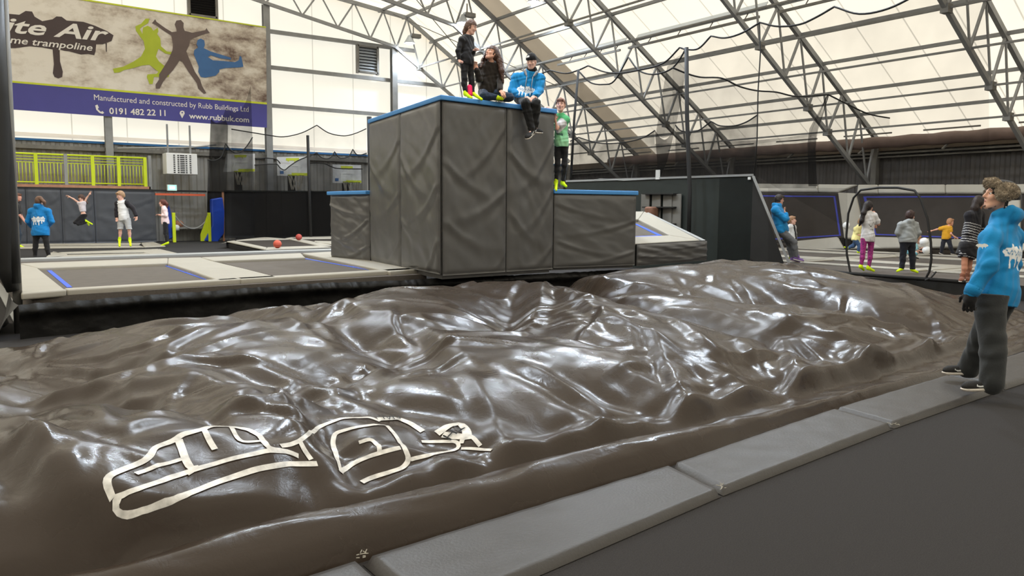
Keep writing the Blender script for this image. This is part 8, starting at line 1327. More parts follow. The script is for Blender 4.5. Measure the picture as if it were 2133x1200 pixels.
# ---- the four on the tower
jc = dict(hd=(981, 57, .02), nk=(974, 75, .03), s1=(962, 84, -.05), s2=(980, 82, .1), e1=(954, 106, -.1), w1=(956, 123, -.1), h1=(959, 133, -.12), e2=(985, 111, .06), w2=(987, 106, -.04), h2=(992, 101, -.08),
          p1=(967, 131, -.02), p2=(978, 131, .07), k1=(967, 165, -.02), k2=(982, 165, .06), a1=(970, 196, -.02), a2=(985, 195, .05), t1=(982, 204, -.1), t2=(1003, 207, -.08))
ch, j, P, fu, _ = person('child in black standing on the tower edge in lime socks', 12.42, .72, (.86, -.3, -.2), jc, dict(sleeves=1.95, e=.012, rgb=(30, 29, 31), hem=.06, name='top'), dict(rgb=(30, 29, 31), e=.006), 'sock',
    dict(rgb=(96, 72, 60), style='pony', px=[(975, 50, .02, .06), (968, 66, .04, .045), (966, 78, .04, .02)]), (232, 186, 168), .0075, 1.0, True, .9, (.6, 0, -.5), (1.3, 1.2), seed=2)
b = Blob(); b.cone(atD(978, 182, 12.44), atD(979, 197, 12.42), .044, .042, .02); blob_obj('leg_warmer', b, M['pinksock'], ch, .008)
jw = dict(hd=(1024, 112, .0), nk=(1023, 134, .06), s1=(1002, 142, .06), s2=(1041, 143, .12), e1=(998, 165, -.02), w1=(993, 146, -.1), h1=(989, 132, -.12), e2=(1042, 170, .06), w2=(1042, 188, -.08), h2=(1049, 197, -.14),
          p1=(1007, 192, .16), p2=(1026, 193, .16), k1=(1008, 200, -.1), k2=(1062, 203, .02), a1=(1034, 203, -.06), a2=(1040, 204, .0), t1=(1046, 206, -.06), t2=(1030, 206, .0))
person('woman with very long brown hair sitting cross-legged on the tower', 12.62, .95, (-.66, .34, -.62), jw, dict(sleeves=1.95, e=.018, rgb=(44, 38, 34), hem=.03, name='jacket', hood=True, wr=.005), dict(rgb=(38, 50, 70), e=.014), 'sock',
    dict(rgb=(74, 50, 40), style='long', px=[(1032, 105, .05, .06), (1041, 128, .04, .055), (1045, 148, .0, .045), (1048, 172, -.02, .015)], more=[((1020, 104, .08, .06), (1008, 126, .05, .045)), ((1008, 126, .05, .045), (1001, 140, -.02, .02))], th=.014), (224, 170, 146), .0075, .95, True, None, (-.3, 0, -.9), (.8, .5), seed=3, expr='open')
js = dict(hd=(1107, 129, -.02), nk=(1106, 152, .04), s1=(1075, 163, .1), s2=(1125, 164, .06), e1=(1066, 190, .04), w1=(1094, 202, -.2), h1=(1108, 206, -.28), e2=(1124, 189, .0), w2=(1115, 199, -.2), h2=(1107, 207, -.27),
          p1=(1083, 205, .16), p2=(1106, 207, .16), k1=(1095, 215, -.34), k2=(1117, 216, -.32), a1=(1108, 272, -.26), a2=(1114, 268, -.2), t1=(1096, 288, -.42), t2=(1129, 275, -.36))
ss, j, P, (f, u, r), (rt, fr, sp, hip, sh, T) = person('young man in a blue hoodie and black beanie sitting with legs over the tower edge', 13.25, 1.0, (-.3, -.3, -.9), js, dict(sleeves=1.95, e=.03, rgb=BLUE, hem=.04, name='hoodie', hood=True, logo=('front', .45, .15), wr=.006), dict(rgb=(28, 28, 29), e=.02, wr=.006), 'shoe', None, (230, 184, 166), .0075, 1.0, True, None, (-.15, 0, -1), (.6, .6), seed=6)
R = np.stack([r, f, u], 1)
b = Blob(); b.ell(P(0, -.012, .05), [.092, .11, .098], R, .02); b.cut(-nrm(u - f * .12), P(0, 0, .028)); blob_obj('beanie', b, cloth((24, 24, 26), .9, 'beanie'), ss, .007, .002)
build('beanie_mark', MB().prism([P(x, .0 + .104 * math.sqrt(max(0, 1 - (x / .092) ** 2 - ((z - .05) / .098) ** 2)) - .008, z) for x, z in ((.0, .11), (.03, .115), (.055, .1), (.06, .08), (.03, .088), (.005, .09))], f * .012), M['white'], ss)
b = Blob(); b.cone(P(-.03, .0, -.13), P(.03, .0, -.13), .062, None, .03); b.cone(P(0, .02, -.12), P(0, .03, -.17), .06, .05, .03); blob_obj('snood', b, cloth((22, 22, 24), .9, 'snood'), ss, .008, .005)
b = Blob()
for q in (-1, 1): b.cone(j['nk'] + rt * q * .1 + fr * .06 + sp * .02, j['nk'] + rt * q * .06 + fr * .1 - sp * .05, .026, .014, .02)
blob_obj('hood_lining', b, cloth((150, 152, 156), .9, 'lining'), ss, .008)
for q in (-1, 1): a = j['nk'] + rt * q * .05 + fr * .11 - sp * .06; build('drawstring', MB().tube([a, a + fr * .035 - sp * .12, a + fr * .04 - sp * .24], .006, 6), M['lightgrey'], ss, True)
for i in (1, 2): a = j['a%d' % i]; d = nrm(j['k%d' % i] - a); b = Blob(); b.cone(a + d * .02, a + d * .06, .046, .046, .01); blob_obj('sock', b, M['sock'], ss, .008)
def fade(jj, hip, sp, fr, rt, T, base):
    g0, g1 = np.array(srgb(86, 176, 116)[:3]), np.array(srgb(150, 206, 160)[:3]); wh = np.array(srgb(206, 204, 206)[:3])
    def c(V):
        t = np.clip(((V - hip) @ sp) / T, 0, 1)[:, None]; q = g1 * (1 - t) + g0 * t
        a = jj['e2'] - jj['s2']; k = ((V - jj['s2']) @ a) / (a @ a); d = np.linalg.norm(V - jj['s2'] - np.clip(k, 0, 1)[:, None] * a, axis=1); m = (k > .25) & (d < .085)
        st_ = (np.abs((V - hip) @ sp - T * .38 + .25 * ((V - hip) @ rt)) < .02) & (np.abs((V - hip) @ rt) < .06)
        q = np.where(st_[:, None], np.array(srgb(60, 96, 78)[:3]), q); return np.where(m[:, None], wh, q)
    return c
jb = dict(hd=(1168, 219, -.05), nk=(1167, 238, .0), s1=(1158, 246, .05), s2=(1179, 249, -.02), e1=(1137, 226, .16), w1=(1142, 224, .04), h1=(1152, 231, -.06), e2=(1160, 268, -.12), w2=(1157, 250, -.17), h2=(1156, 240, -.18),
          p1=(1162, 303, .02), p2=(1177, 302, .0), k1=(1161, 343, -.02), k2=(1176, 343, .02), a1=(1158, 381, .0), a2=(1172, 382, .08), t1=(1158, 396, -.15), t2=(1179, 388, -.0))
person('boy in a green ombre t-shirt clinging to the side of the tower', 13.82, .8, (-.22, -.02, -.97), jb, dict(sleeves=.62, e=.02, rgb=(120, 190, 140), hem=.05, name='t_shirt', col=fade, wr=.005), dict(rgb=(30, 30, 32), e=.004), 'sock', dict(rgb=(126, 84, 66), style='fringe'), (236, 186, 166), .0075, .95, True, .96, (-.2, 0, -1), (.9, .5), seed=8, expr='open')

# ---- left, rear floor
jl = dict(hd=(82, 419, 0), nk=(81, 430, 0), s1=(65, 440, 0), s2=(100, 440, 0), e1=(58, 461, .02), w1=(66, 472, .2), h1=(74, 474, .25), e2=(108, 461, .02), w2=(99, 472, .2), h2=(91, 474, .25), p1=(76, 487, 0), p2=(93, 487, 0), k1=(74, 513, 0), k2=(98, 513, 0), a1=(73, 534, 0), a2=(102, 534, 0), t1=(72, 540, .2), t2=(104, 540, .2))
person('woman in a blue hoodie with a white back print, her back turned', 21.0, .95, (.2, -.1, .97), jl, dict(sleeves=1.95, e=.03, rgb=(26, 122, 188), hem=.06, name='hoodie', hood=True, logo=('back', .62, .2)), dict(rgb=(30, 29, 30), e=.012), (BLK), dict(rgb=(104, 76, 60), style='pony', px=[(84, 413, -.05, .06), (92, 421, -.06, .045), (94, 426, -.06, .02)]), (214, 170, 148), .012, 1.05, seed=9)
jm = dict(hd=(38, 411, 0), nk=(35, 421, 0), s1=(34, 429, -.16), s2=(37, 428, .18), e1=(41, 448, -.17), w1=(50, 460, -.12), h1=(55, 467, -.12), e2=(43, 447, .18), w2=(51, 459, .12), h2=(55, 465, .12), p1=(34, 464, -.08), p2=(36, 464, .1), k1=(41, 489, -.06), k2=(35, 489, .1), a1=(39, 511, -.06), a2=(34, 511, .14), t1=(50, 516, -.05), t2=(45, 515, .12))
person('man in a black t-shirt and jeans half hidden by the wrapped pole', 25.2, 1.0, (.93, -.05, .1), jm, dict(sleeves=.75, e=.02, rgb=(36, 35, 38), hem=.06, name='t_shirt'), dict(rgb=(50, 60, 72), e=.015), 'sock', dict(rgb=(96, 60, 48), style='short'), (222, 160, 140), .013, 1.0, False, None, (.9, 0, .2), seed=10)
jg = dict(hd=(169.5, 413, 0), nk=(170, 421, 0), s1=(165, 423, 0), s2=(175, 423, 0), e1=(153, 414.5, -.05), w1=(145.5, 410.5, -.08), h1=(140, 408, -.1), e2=(181, 412, .0), w2=(186, 405, -.03), h2=(190, 399, -.03), p1=(171, 449, -.02), p2=(178, 449, .05), k1=(156, 464, -.12), k2=(163, 467, -.1), a1=(179, 460, .05), a2=(182, 463, .1), t1=(192, 467, .08), t2=(185, 469, .12))
person('girl in a striped crop top and black leggings leaping with arms up', 25.8, .76, (-.55, -.45, -.7), jg, dict(sleeves=.12, e=.012, rgb=(206, 198, 204), crop=.16, name='crop_top'), dict(rgb=(28, 27, 30), e=.008, waist=.06), 'sock', dict(rgb=(76, 52, 42), style='loose', px=[(171, 409, .05, .07), (178, 416, .06, .06), (183, 424, .05, .02)]), (232, 184, 164), .012, .9, bare=True, seed=11)
def raglan(jj, hip, sp, fr, rt, T, base):
    wh, bk = np.array(srgb(226, 225, 224)[:3]), np.array(srgb(36, 33, 38)[:3])
    def c(V):
        m = np.zeros(len(V), bool)
        for i in (1, 2):
            for a, b in (('s', 'e'), ('e', 'w')):
                A, B_ = jj[a + str(i)], jj[b + str(i)]; d = B_ - A; k = np.clip(((V - A) @ d) / (d @ d), 0, 1); m |= np.linalg.norm(V - A - k[:, None] * d, axis=1) < (.088 if a == 's' else .085)
        m |= np.linalg.norm(V - jj['nk'], axis=1) < .065
        return np.where(m[:, None], bk, wh)
    return c
jr = dict(hd=(251, 408, 0), nk=(254, 419, 0), s1=(245.5, 424, 0), s2=(264, 423, 0), e1=(243, 438, -.02), w1=(242.5, 452, -.06), h1=(244, 461, -.08), e2=(277, 434, -.02), w2=(284, 450, -.06), h2=(284, 460, -.08), p1=(252, 457, 0), p2=(265, 457, 0), k1=(250.5, 478, -.03), k2=(269, 479, -.03), a1=(249, 500, 0), a2=(270.5, 501, 0), t1=(249, 513, -.14), t2=(272, 512, -.14))
person('boy in a black and white raglan top and grey shorts bouncing in lime socks', 21.0, .86, (-.6, -.28, -.75), jr, dict(sleeves=1.92, e=.026, rgb=(226, 225, 224), hem=.05, name='raglan_top', col=raglan), dict(rgb=(178, 178, 178), e=.022, upto=1.02, name='shorts'), 'sock', dict(rgb=(158, 124, 92), style='fringe', th=.016), (234, 184, 164), .011, .95, hs=.98, body_face=(-.1, 0, -1), seed=12)
jp = dict(hd=(338, 423, 0), nk=(341, 431, 0), s1=(343, 437, -.13), s2=(342, 436, .14), e1=(346, 449, -.16), w1=(334, 448, -.12), h1=(327, 446, -.1), e2=(344, 449, .16), w2=(334, 449, .1), h2=(327, 447, .06), p1=(344, 465, -.08), p2=(345, 465, .08), k1=(344, 486, -.07), k2=(347, 486, .08), a1=(348, 507, -.07), a2=(349, 506, .1), t1=(336, 511.5, -.08), t2=(340, 510, .1))
person('girl in a pale pink top and black trousers standing in profile near the rope', 26.7, .9, (-.96, -.06, -.2), jp, dict(sleeves=1.6, e=.02, rgb=(236, 212, 214), hem=.04, name='top'), dict(rgb=(30, 29, 32), e=.008), 'sock', dict(rgb=(96, 50, 42), style='pony', px=[(343, 419, 0, .06), (348, 425, 0, .045), (349, 432, 0, .02)]), (230, 178, 160), .013, .95, body_face=(-1, 0, -.1), seed=13)

# ---- right, arena
jn = dict(hd=(1623.5, 416.5, 0), nk=(1620, 427, 0), s1=(1614, 438, -.16), s2=(1622, 436, .18), e1=(1636, 457, -.2), w1=(1637, 446, -.16), h1=(1634, 439, -.13), e2=(1638, 455, .16), w2=(1630, 448, .0), h2=(1625, 446, -.05), p1=(1626, 481, -.08), p2=(1631, 481, .1), k1=(1654, 505, -.1), k2=(1644, 507, .1), a1=(1660, 537, -.08), a2=(1652, 539, .05), t1=(1675, 544, -.1), t2=(1667, 546.5, .02))
person('man in a blue hoodie and grey joggers leaning on the black buttress', 18.4, 1.0, (.93, -.1, .15), jn, dict(sleeves=1.9, e=.03, rgb=BLUE, hem=.05, name='hoodie', hood=True), dict(rgb=(104, 104, 106), e=.018), ((122, 92, 150)), dict(rgb=(46, 38, 34), style='short'), (214, 166, 146), .012, 1.05, body_face=(.9, 0, .1), seed=14)
def jacket(jj, hip, sp, fr, rt, T, base):
    wh, bk = np.array(srgb(206, 206, 204)[:3]), np.array(srgb(28, 26, 28)[:3])
    return lambda V: np.where(((np.abs((V - hip) @ rt) < .045) & ((V - hip) @ fr > 0))[:, None], bk, wh)
jk = dict(hd=(1650, 459.5, 0), nk=(1649, 469, 0), s1=(1643, 474, -.06), s2=(1653, 474, .1), e1=(1643, 486, -.08), w1=(1648, 494, -.1), h1=(1651, 498, -.1), e2=(1655, 486, .1), w2=(1656, 495, .04), h2=(1657, 499, .02), p1=(1646, 498, -.04), p2=(1653, 498, .06), k1=(1647, 519, -.05), k2=(1654, 519, .06), a1=(1647, 537, -.04), a2=(1654, 537, .06), t1=(1653, 541, -.1), t2=(1660, 541, .02))
person('laughing child in a white jacket behind the leaning man', 19.6, .74, (.9, .02, -.3), jk, dict(sleeves=1.9, e=.022, rgb=(206, 206, 204), hem=.06, name='jacket', col=jacket), dict(rgb=(40, 40, 44), e=.012), 'sock', dict(rgb=(150, 112, 80), style='short', th=.006), (236, 186, 166), .012, 1.0, True, body_face=(.6, 0, -.7), seed=15, expr='open')
def leopard(V):
    a = np.sin(V[:, 2] * 95 + 5 * np.sin(V[:, 0] * 60)) * np.sin(V[:, 0] * 80 + V[:, 1] * 70 + 3 * np.sin(V[:, 2] * 50)); m = a > .35
    return np.where(m[:, None], np.array(srgb(88, 44, 96)[:3]), np.array(srgb(164, 52, 124)[:3]))
def teeprint(jj, hip, sp, fr, rt, T, base):
    def c(V):
        a = (V - hip) @ rt; b = (V - hip) @ sp - T * .62; n = (V - hip) @ fr; m = (n < 0) & (np.abs(b - .5 * a - .03 * np.sin(a * 60)) < .008) & (np.abs(a) < .08) | (n < 0) & (np.abs(b + .11) < .012) & (np.abs(a) < .05) & (np.sin(a * 260) > 0)
        return np.where(m[:, None], .04, np.array(base[:3]))
    return c
jx = dict(hd=(1809, 431.5, 0), nk=(1808, 443, 0), s1=(1800, 450, -.04), s2=(1820, 450, .04), e1=(1800, 470, .0), w1=(1815, 473, .14), h1=(1824, 472, .14), e2=(1830, 467, .06), w2=(1824, 449, .1), h2=(1820, 441, .1), p1=(1800, 498, -.02), p2=(1815, 498, .03), k1=(1797, 527, -.02), k2=(1813, 528, .03), a1=(1793, 556, 0), a2=(1809, 559, -.02), t1=(1799, 562, .1), t2=(1820, 564, -.02))
person('girl in a white t-shirt and purple patterned leggings standing in the netted doorway', 16.3, .84, (.72, -.1, .5), jx, dict(sleeves=.66, e=.024, rgb=(222, 220, 220), hem=.07, name='t_shirt', col=teeprint), dict(rgb=(164, 52, 124), e=.003, col=leopard, name='leggings', wr=.002), 'sock', dict(rgb=(36, 28, 28), style='pony', px=[(1804, 428, -.04, .06), (1799, 444, -.08, .06), (1795, 460, -.08, .05), (1790, 470, -.06, .02)]), (214, 160, 138), .0095, .98, body_face=(.45, 0, .9), curl=(.5, 1.2), seed=16)
jy = dict(hd=(1896, 450.5, 0), nk=(1893, 462, 0), s1=(1877, 469, -.02), s2=(1906, 469, .04), e1=(1870, 485, .0), w1=(1877, 497, .12), h1=(1883, 500, .16), e2=(1913, 485, .02), w2=(1906, 497, .14), h2=(1900, 500, .18), p1=(1884, 504, 0), p2=(1898, 504, .02), k1=(1881, 531, 0), k2=(1900, 532, .02), a1=(1878, 560, 0), a2=(1901, 562, 0), t1=(1869, 565, -.04), t2=(1911, 567, -.04))
person('boy in a light grey hoodie and dark jeans standing in the netted doorway', 16.0, .78, (.78, 0, .55), jy, dict(sleeves=1.9, e=.026, rgb=(158, 162, 163), hem=.02, name='hoodie', hood=True), dict(rgb=(30, 33, 42), e=.016, cuff=.006), 'sock', dict(rgb=(58, 38, 34), style='short'), (232, 180, 160), .0095, 1.15, body_face=(.15, 0, 1), seed=17)
jq = dict(hd=(1794, 463, 0), nk=(1790, 471, 0), s1=(1783, 477, -.1), s2=(1790, 476, .12), e1=(1786, 489, -.12), w1=(1794, 491, -.1), h1=(1799, 489, -.1), e2=(1796, 487, .12), w2=(1802, 484, .1), h2=(1806, 482, .1), p1=(1781, 499, -.05), p2=(1784, 499, .07), k1=(1791, 513, -.08), k2=(1778, 512, .08), a1=(1788, 525, -.06), a2=(1766, 517, .1), t1=(1797, 527, -.08), t2=(1759, 515, .1))
person('child in a pale yellow t-shirt and jeans running behind the ponytail girl', 22.6, .72, (.85, -.2, .2), jq, dict(sleeves=.66, e=.022, rgb=(232, 220, 150), hem=.06, name='t_shirt'), dict(rgb=(56, 78, 110), e=.014), 'sock', dict(rgb=(150, 116, 84), style='short'), (232, 180, 160), .013, 1.0, body_face=(.85, 0, .1), seed=18)
jz = dict(hd=(1911, 499, 0), nk=(1906, 507, 0), s1=(1902, 512, -.09), s2=(1908, 511, .1), e1=(1910, 521, -.12), w1=(1919, 524, -.06), h1=(1926, 523, -.02), e2=(1913, 519, .12), w2=(1920, 517, .08), h2=(1926, 514, .04), p1=(1893, 525, -.05), p2=(1896, 524, .08), k1=(1908, 527, -.12), k2=(1911, 526, .12), a1=(1897, 537, -.1), a2=(1904, 536, .1), t1=(1907, 540, -.1), t2=(1914, 539, .1))
person('child in light blue crouching with white balls behind the grey hoodie boy', 19.6, .7, (.9, 0, -.1), jz, dict(sleeves=.66, e=.018, rgb=(150, 204, 214), hem=.02, name='t_shirt'), dict(rgb=(120, 178, 192), e=.012), (BLK), dict(rgb=(150, 110, 80), style='short'), (236, 186, 166), .012, .95, body_face=(.9, 0, 0), seed=19)
jo = dict(hd=(1979.5, 463, 0), nk=(1975, 471, 0), s1=(1966, 475, -.02), s2=(1979, 475, -.04), e1=(1951, 478, .05), w1=(1940, 481, .08), h1=(1934, 482, .1), e2=(1981, 487, -.12), w2=(1988, 493, -.12), h2=(1993, 496, -.12), p1=(1967, 497, .04), p2=(1975, 497, -.03), k1=(1963, 514, .06), k2=(1980, 514, -.06), a1=(1961, 526, .1), a2=(1985, 527, -.02), t1=(1967, 530, .06), t2=(1993, 530, -.04))
person('boy in an orange yellow t-shirt running with one arm stretched back', 22.6, .7, (.93, -.02, .1), jo, dict(sleeves=.5, e=.022, rgb=(218, 160, 42), hem=.03, name='t_shirt'), dict(rgb=(38, 40, 50), e=.014), (BLK), dict(rgb=(176, 128, 92), style='short', th=.008), (236, 176, 152), .012, 1.0, body_face=(.7, 0, -.6), seed=20)
def stripes(jj, hip, sp, fr, rt, T, base):
    def c(V):
        t = (V - hip) @ sp; m = (np.abs(((t + .4) % .045) - .022) < .0055) & (t < T * .72) & (t > -.2)
        return np.where(m[:, None], np.array(srgb(196, 196, 198)[:3]), np.array(base[:3]))
    return c
jv = dict(hd=(2038, 423, .05), nk=(2033, 437, .02), s1=(2018, 449, -.06), s2=(2042, 447, .12), e1=(2018, 484, -.08), w1=(2036, 500, .12), h1=(2044, 500, .18), e2=(2046, 480, .16), w2=(2050, 500, .22), h2=(2054, 506, .24), p1=(2011, 514, -.05), p2=(2024, 514, .09), k1=(2009, 549, -.03), k2=(2019, 549, .1), a1=(2005, 577, .0), a2=(2014, 577, .14), t1=(2001, 585, -.12), t2=(2016, 585, .02))
person('woman in a dark striped dress standing behind the foreground man', 13.9, .95, (.7, -.25, .6), jv, dict(sleeves=1.9, e=.02, rgb=(28, 27, 33), hem=.22, name='dress', col=stripes, wr=.003), dict(rgb=(24, 23, 26), e=.01, upto=.3, name='skirt', skirt=(2012, 533, .03, .17)), ((118, 74, 56)), dict(rgb=(48, 36, 34), style='long', px=[(2034, 421, .0, .07), (2030, 434, -.02, .065), (2026, 446, -.04, .03)]), (196, 138, 112), .011, 1.05, body_face=(.5, 0, .8), seed=21)
# ================================================================== banner on the gable
YBN = YG - .5
def gb(x, y, dy=0): return atY(x, y, YBN - dy)
ban = thing('banner', 'large printed banner with jumping silhouettes and a blue strip, on the gable wall', 'banner', gb(300, 150))
TL, TR, BR_, BL_ = gb(-60, -38), gb(554, 55.5), gb(556, 266), gb(-60, 222)
yl0, yl1 = (62 / 3.742, 630 / 3.742), (2075 / 3.742, 803 / 3.742)
def on_line(a, b, x): return a[1] + (b[1] - a[1]) * (x - a[0]) / (b[0] - a[0])
def bpoly(name, pts, m, dy, th=.004):
    return build(name, MB().prism([gb(x, y, dy) for x, y in pts], (0, th, 0)), m, ban)
def grunge():
    m = mat('printed_concrete', srgb(190, 180, 166), .7); t = m.node_tree; b = t.nodes['Principled BSDF']
    c = t.nodes.new('ShaderNodeTexCoord'); mp = t.nodes.new('ShaderNodeMapping'); mp.inputs['Scale'].default_value = (1, 1, 1.6); t.links.new(c.outputs['Object'], mp.inputs[0])
    n = t.nodes.new('ShaderNodeTexNoise'); n.inputs['Scale'].default_value = .8; n.inputs['Detail'].default_value = 10; n.inputs['Roughness'].default_value = .68; t.links.new(mp.outputs[0], n.inputs['Vector'])
    r = t.nodes.new('ShaderNodeValToRGB'); e = r.color_ramp.elements
    e[0].position = .3; e[0].color = srgb(104, 84, 74); e[1].position = .6; e[1].color = srgb(224, 218, 208)
    e2 = e.new(.43); e2.color = srgb(184, 172, 158); e3 = e.new(.5); e3.color = srgb(208, 200, 188)
    t.links.new(n.outputs['Fac'], r.inputs[0])
    s = t.nodes.new('ShaderNodeSeparateXYZ'); t.links.new(c.outputs['Object'], s.inputs[0])
    k = t.nodes.new('ShaderNodeMapRange'); k.inputs['From Min'].default_value = -4; k.inputs['From Max'].default_value = 4; k.inputs['To Min'].default_value = .1; k.inputs['To Max'].default_value = -.1; t.links.new(s.outputs['X'], k.inputs['Value'])
    a = t.nodes.new('ShaderNodeMath'); a.operation = 'ADD'; t.links.new(n.outputs['Fac'], a.inputs[0]); t.links.new(k.outputs[0], a.inputs[1]); t.links.new(a.outputs[0], r.inputs[0])
    t.links.new(r.outputs[0], b.inputs['Base Color']); return m
M['banblue'] = mat('banner_blue', srgb(66, 64, 140), .55, noise=.05, nscale=1.5); M['banlime'] = mat('banner_lime', srgb(196, 206, 50), .6)
M['banink'] = mat('banner_ink', srgb(70, 58, 58), .7, noise=.06, nscale=2); M['banbrown'] = mat('banner_brown', srgb(98, 84, 80), .7, noise=.08, nscale=2)
M['banfigb'] = mat('banner_figure_blue', srgb(62, 104, 156), .7, noise=.08, nscale=2); M['banfigg'] = mat('banner_figure_lime', srgb(170, 184, 50), .7, noise=.08, nscale=2); M['banwhite'] = mat('banner_white', srgb(226, 222, 216), .6)
build('sheet', MB().prism([TL, TR, BR_, BL_], (0, .03, 0)), grunge(), ban)
bpoly('blue_strip', [(-60, on_line(yl0, yl1, -60) + 2), (556, on_line(yl0, yl1, 556) + 2), (556, 266), (-60, 222)], M['banblue'], .01)
bpoly('lime_line', [(-60, on_line(yl0, yl1, -60) - 1), (556, on_line(yl0, yl1, 556) - 1), (556, on_line(yl0, yl1, 556) + 3), (-60, on_line(yl0, yl1, -60) + 3)], M['banlime'], .016)
bpoly('lime_line', [(-60, -38), (554, 55.5), (554, 58), (-60, -34)], M['banlime'], .016)
f4 = lambda L: [(x / 3.742, y / 3.742) for x, y in L]
bpoly('paint_splat', f4([(-60, 120), (40, 105), (150, 115), (200, 85), (250, 90), (270, 130), (330, 165), (410, 150), (440, 128), (480, 130), (520, 160), (650, 170), (740, 200), (830, 240), (885, 275), (870, 320), (800, 345), (750, 345), (745, 400), (735, 430), (690, 420), (630, 425), (540, 400), (500, 395), (465, 385), (468, 480), (490, 560), (485, 600), (455, 612), (425, 600), (412, 570), (420, 500), (410, 385), (330, 370), (230, 360), (120, 375), (-60, 370)]), M['banink'], .01)
bpoly('paint_drip', f4([(822, 335), (833, 335), (833, 404), (826, 404)]), M['banink'], .01)
figs = [
 ('jumper_print', 'banfigg', [(880, 535), (960, 520), (1040, 480), (1100, 440), (1130, 380), (1120, 320), (1095, 290), (1060, 240), (1055, 205), (1100, 185), (1135, 145), (1165, 145), (1155, 180), (1120, 200), (1090, 225), (1110, 265), (1115, 215), (1150, 200), (1180, 215), (1195, 240), (1230, 215), (1235, 245), (1225, 265), (1250, 300), (1255, 360), (1300, 400), (1340, 405), (1335, 425), (1290, 418), (1235, 380), (1215, 440), (1240, 480), (1290, 520), (1320, 570), (1315, 600), (1240, 600), (1200, 600), (1190, 655), (1165, 655), (1145, 600), (1150, 580), (1220, 575), (1235, 560), (1165, 505), (1110, 510), (1040, 530), (970, 545), (930, 565), (890, 568)]),
 ('jumper_print', 'banbrown', [(1185, 180), (1210, 150), (1220, 170), (1290, 220), (1340, 250), (1378, 245), (1375, 225), (1362, 190), (1375, 160), (1410, 155), (1432, 180), (1430, 215), (1440, 240), (1500, 255), (1600, 235), (1610, 218), (1622, 240), (1635, 255), (1600, 262), (1510, 295), (1480, 310), (1475, 350), (1452, 400), (1480, 470), (1520, 560), (1560, 620), (1575, 670), (1608, 725), (1590, 732), (1545, 690), (1535, 650), (1470, 560), (1420, 480), (1400, 470), (1350, 545), (1300, 600), (1270, 640), (1245, 690), (1215, 690), (1212, 660), (1240, 620), (1240, 580), (1310, 470), (1345, 390), (1350, 340), (1335, 275), (1270, 235), (1210, 190)]),
 ('jumper_print', 'banfigb', [(1510, 420), (1515, 390), (1545, 370), (1532, 345), (1540, 312), (1565, 300), (1592, 315), (1597, 350), (1588, 375), (1640, 400), (1720, 425), (1800, 450), (1800, 465), (1720, 455), (1640, 430), (1620, 445), (1660, 470), (1740, 475), (1830, 485), (1860, 470), (1870, 435), (1882, 445), (1897, 520), (1870, 525), (1760, 530), (1710, 540), (1710, 560), (1680, 590), (1600, 605), (1565, 600), (1545, 560), (1550, 520), (1530, 470)]),
]
for k, (nm, m, L) in enumerate(figs): bpoly(nm, f4(L), M[m], .012 + .004 * k)
def btext(s, px0, px1, hpx, m, dy=.02, shear=0, bold=0, name='lettering'):
    """a line of print from pixel px0 to px1 (baseline ends)"""
    a, b = gb(*px0, dy), gb(*px1, dy); c = bpy.data.curves.new(name, 'FONT'); c.body = s; c.size = 1; c.shear = shear; c.offset = bold; c.resolution_u = 3
    o = bpy.data.objects.new(name, c); COL.objects.link(o); bpy.context.view_layer.update(); w = o.dimensions.x
    dg = bpy.context.evaluated_depsgraph_get(); me = bpy.data.meshes.new_from_object(o.evaluated_get(dg)); bpy.data.objects.remove(o)
    top = gb(px0[0], px0[1] - hpx, dy); sy = abs(top[2] - a[2]) / .72
    V = np.array([v.co[:] for v in me.vertices]); F_ = [tuple(p.vertices) for p in me.polygons]
    x0 = V[:, 0].min(); sx_ = (b[0] - a[0]) / (V[:, 0].max() - x0)
    P = np.stack([a[0] + (V[:, 0] - x0) * sx_, np.full(len(V), YBN - dy), a[2] + (b[2] - a[2]) * (V[:, 0] - x0) / (V[:, 0].max() - x0) + V[:, 1] * sy], 1)
    xs_ = sorted((V[list(q), 0].min(), V[list(q), 0].max(), i) for i, q in enumerate(F_)); words, end = [[]], xs_[0][1]
    for lo_, hi_, i in xs_:
        if lo_ - end > .16: words.append([])
        words[-1].append(F_[i]); end = max(end, hi_)
    for g_ in words:
        us = sorted({v for q in g_ for v in q}); at_ = {v: k for k, v in enumerate(us)}
        build(name, MB().add(P[us].tolist(), [tuple(at_[v] for v in q) for q in g_]), m, ban)
btext('ite Air', (8, 66), (227, 86), 32, M['banwhite'], .022, .3, .02)
btext('eme trampoline', (7, 88), (193, 106), 15, M['banwhite'], .022, .25, .012)
btext('Manufactured and constructed by Rubb Buildings Ltd', (196, 208), (518, 233), 12, M['banwhite'], .02)
btext('0191 482 22 11', (228, 237), (345, 241.5), 13, M['banwhite'], .02, 0, .018)
btext('www.rubbuk.com', (394, 246.5), (519, 255), 11.5, M['banwhite'], .02, 0, .018)
bpoly('phone_mark', f4([(742, 822), (760, 815), (770, 838), (762, 850), (785, 872), (800, 866), (812, 880), (800, 888), (775, 880), (750, 855)]), M['banwhite'], .02)
bpoly('pin_mark', f4([(1420, 922), (1400, 885), (1405, 868), (1420, 862), (1436, 868), (1440, 885)]), M['banwhite'], .02)
bpoly('pin_mark', f4([(1413, 878), (1420, 871), (1428, 878), (1420, 886)]), M['banblue'], .026)

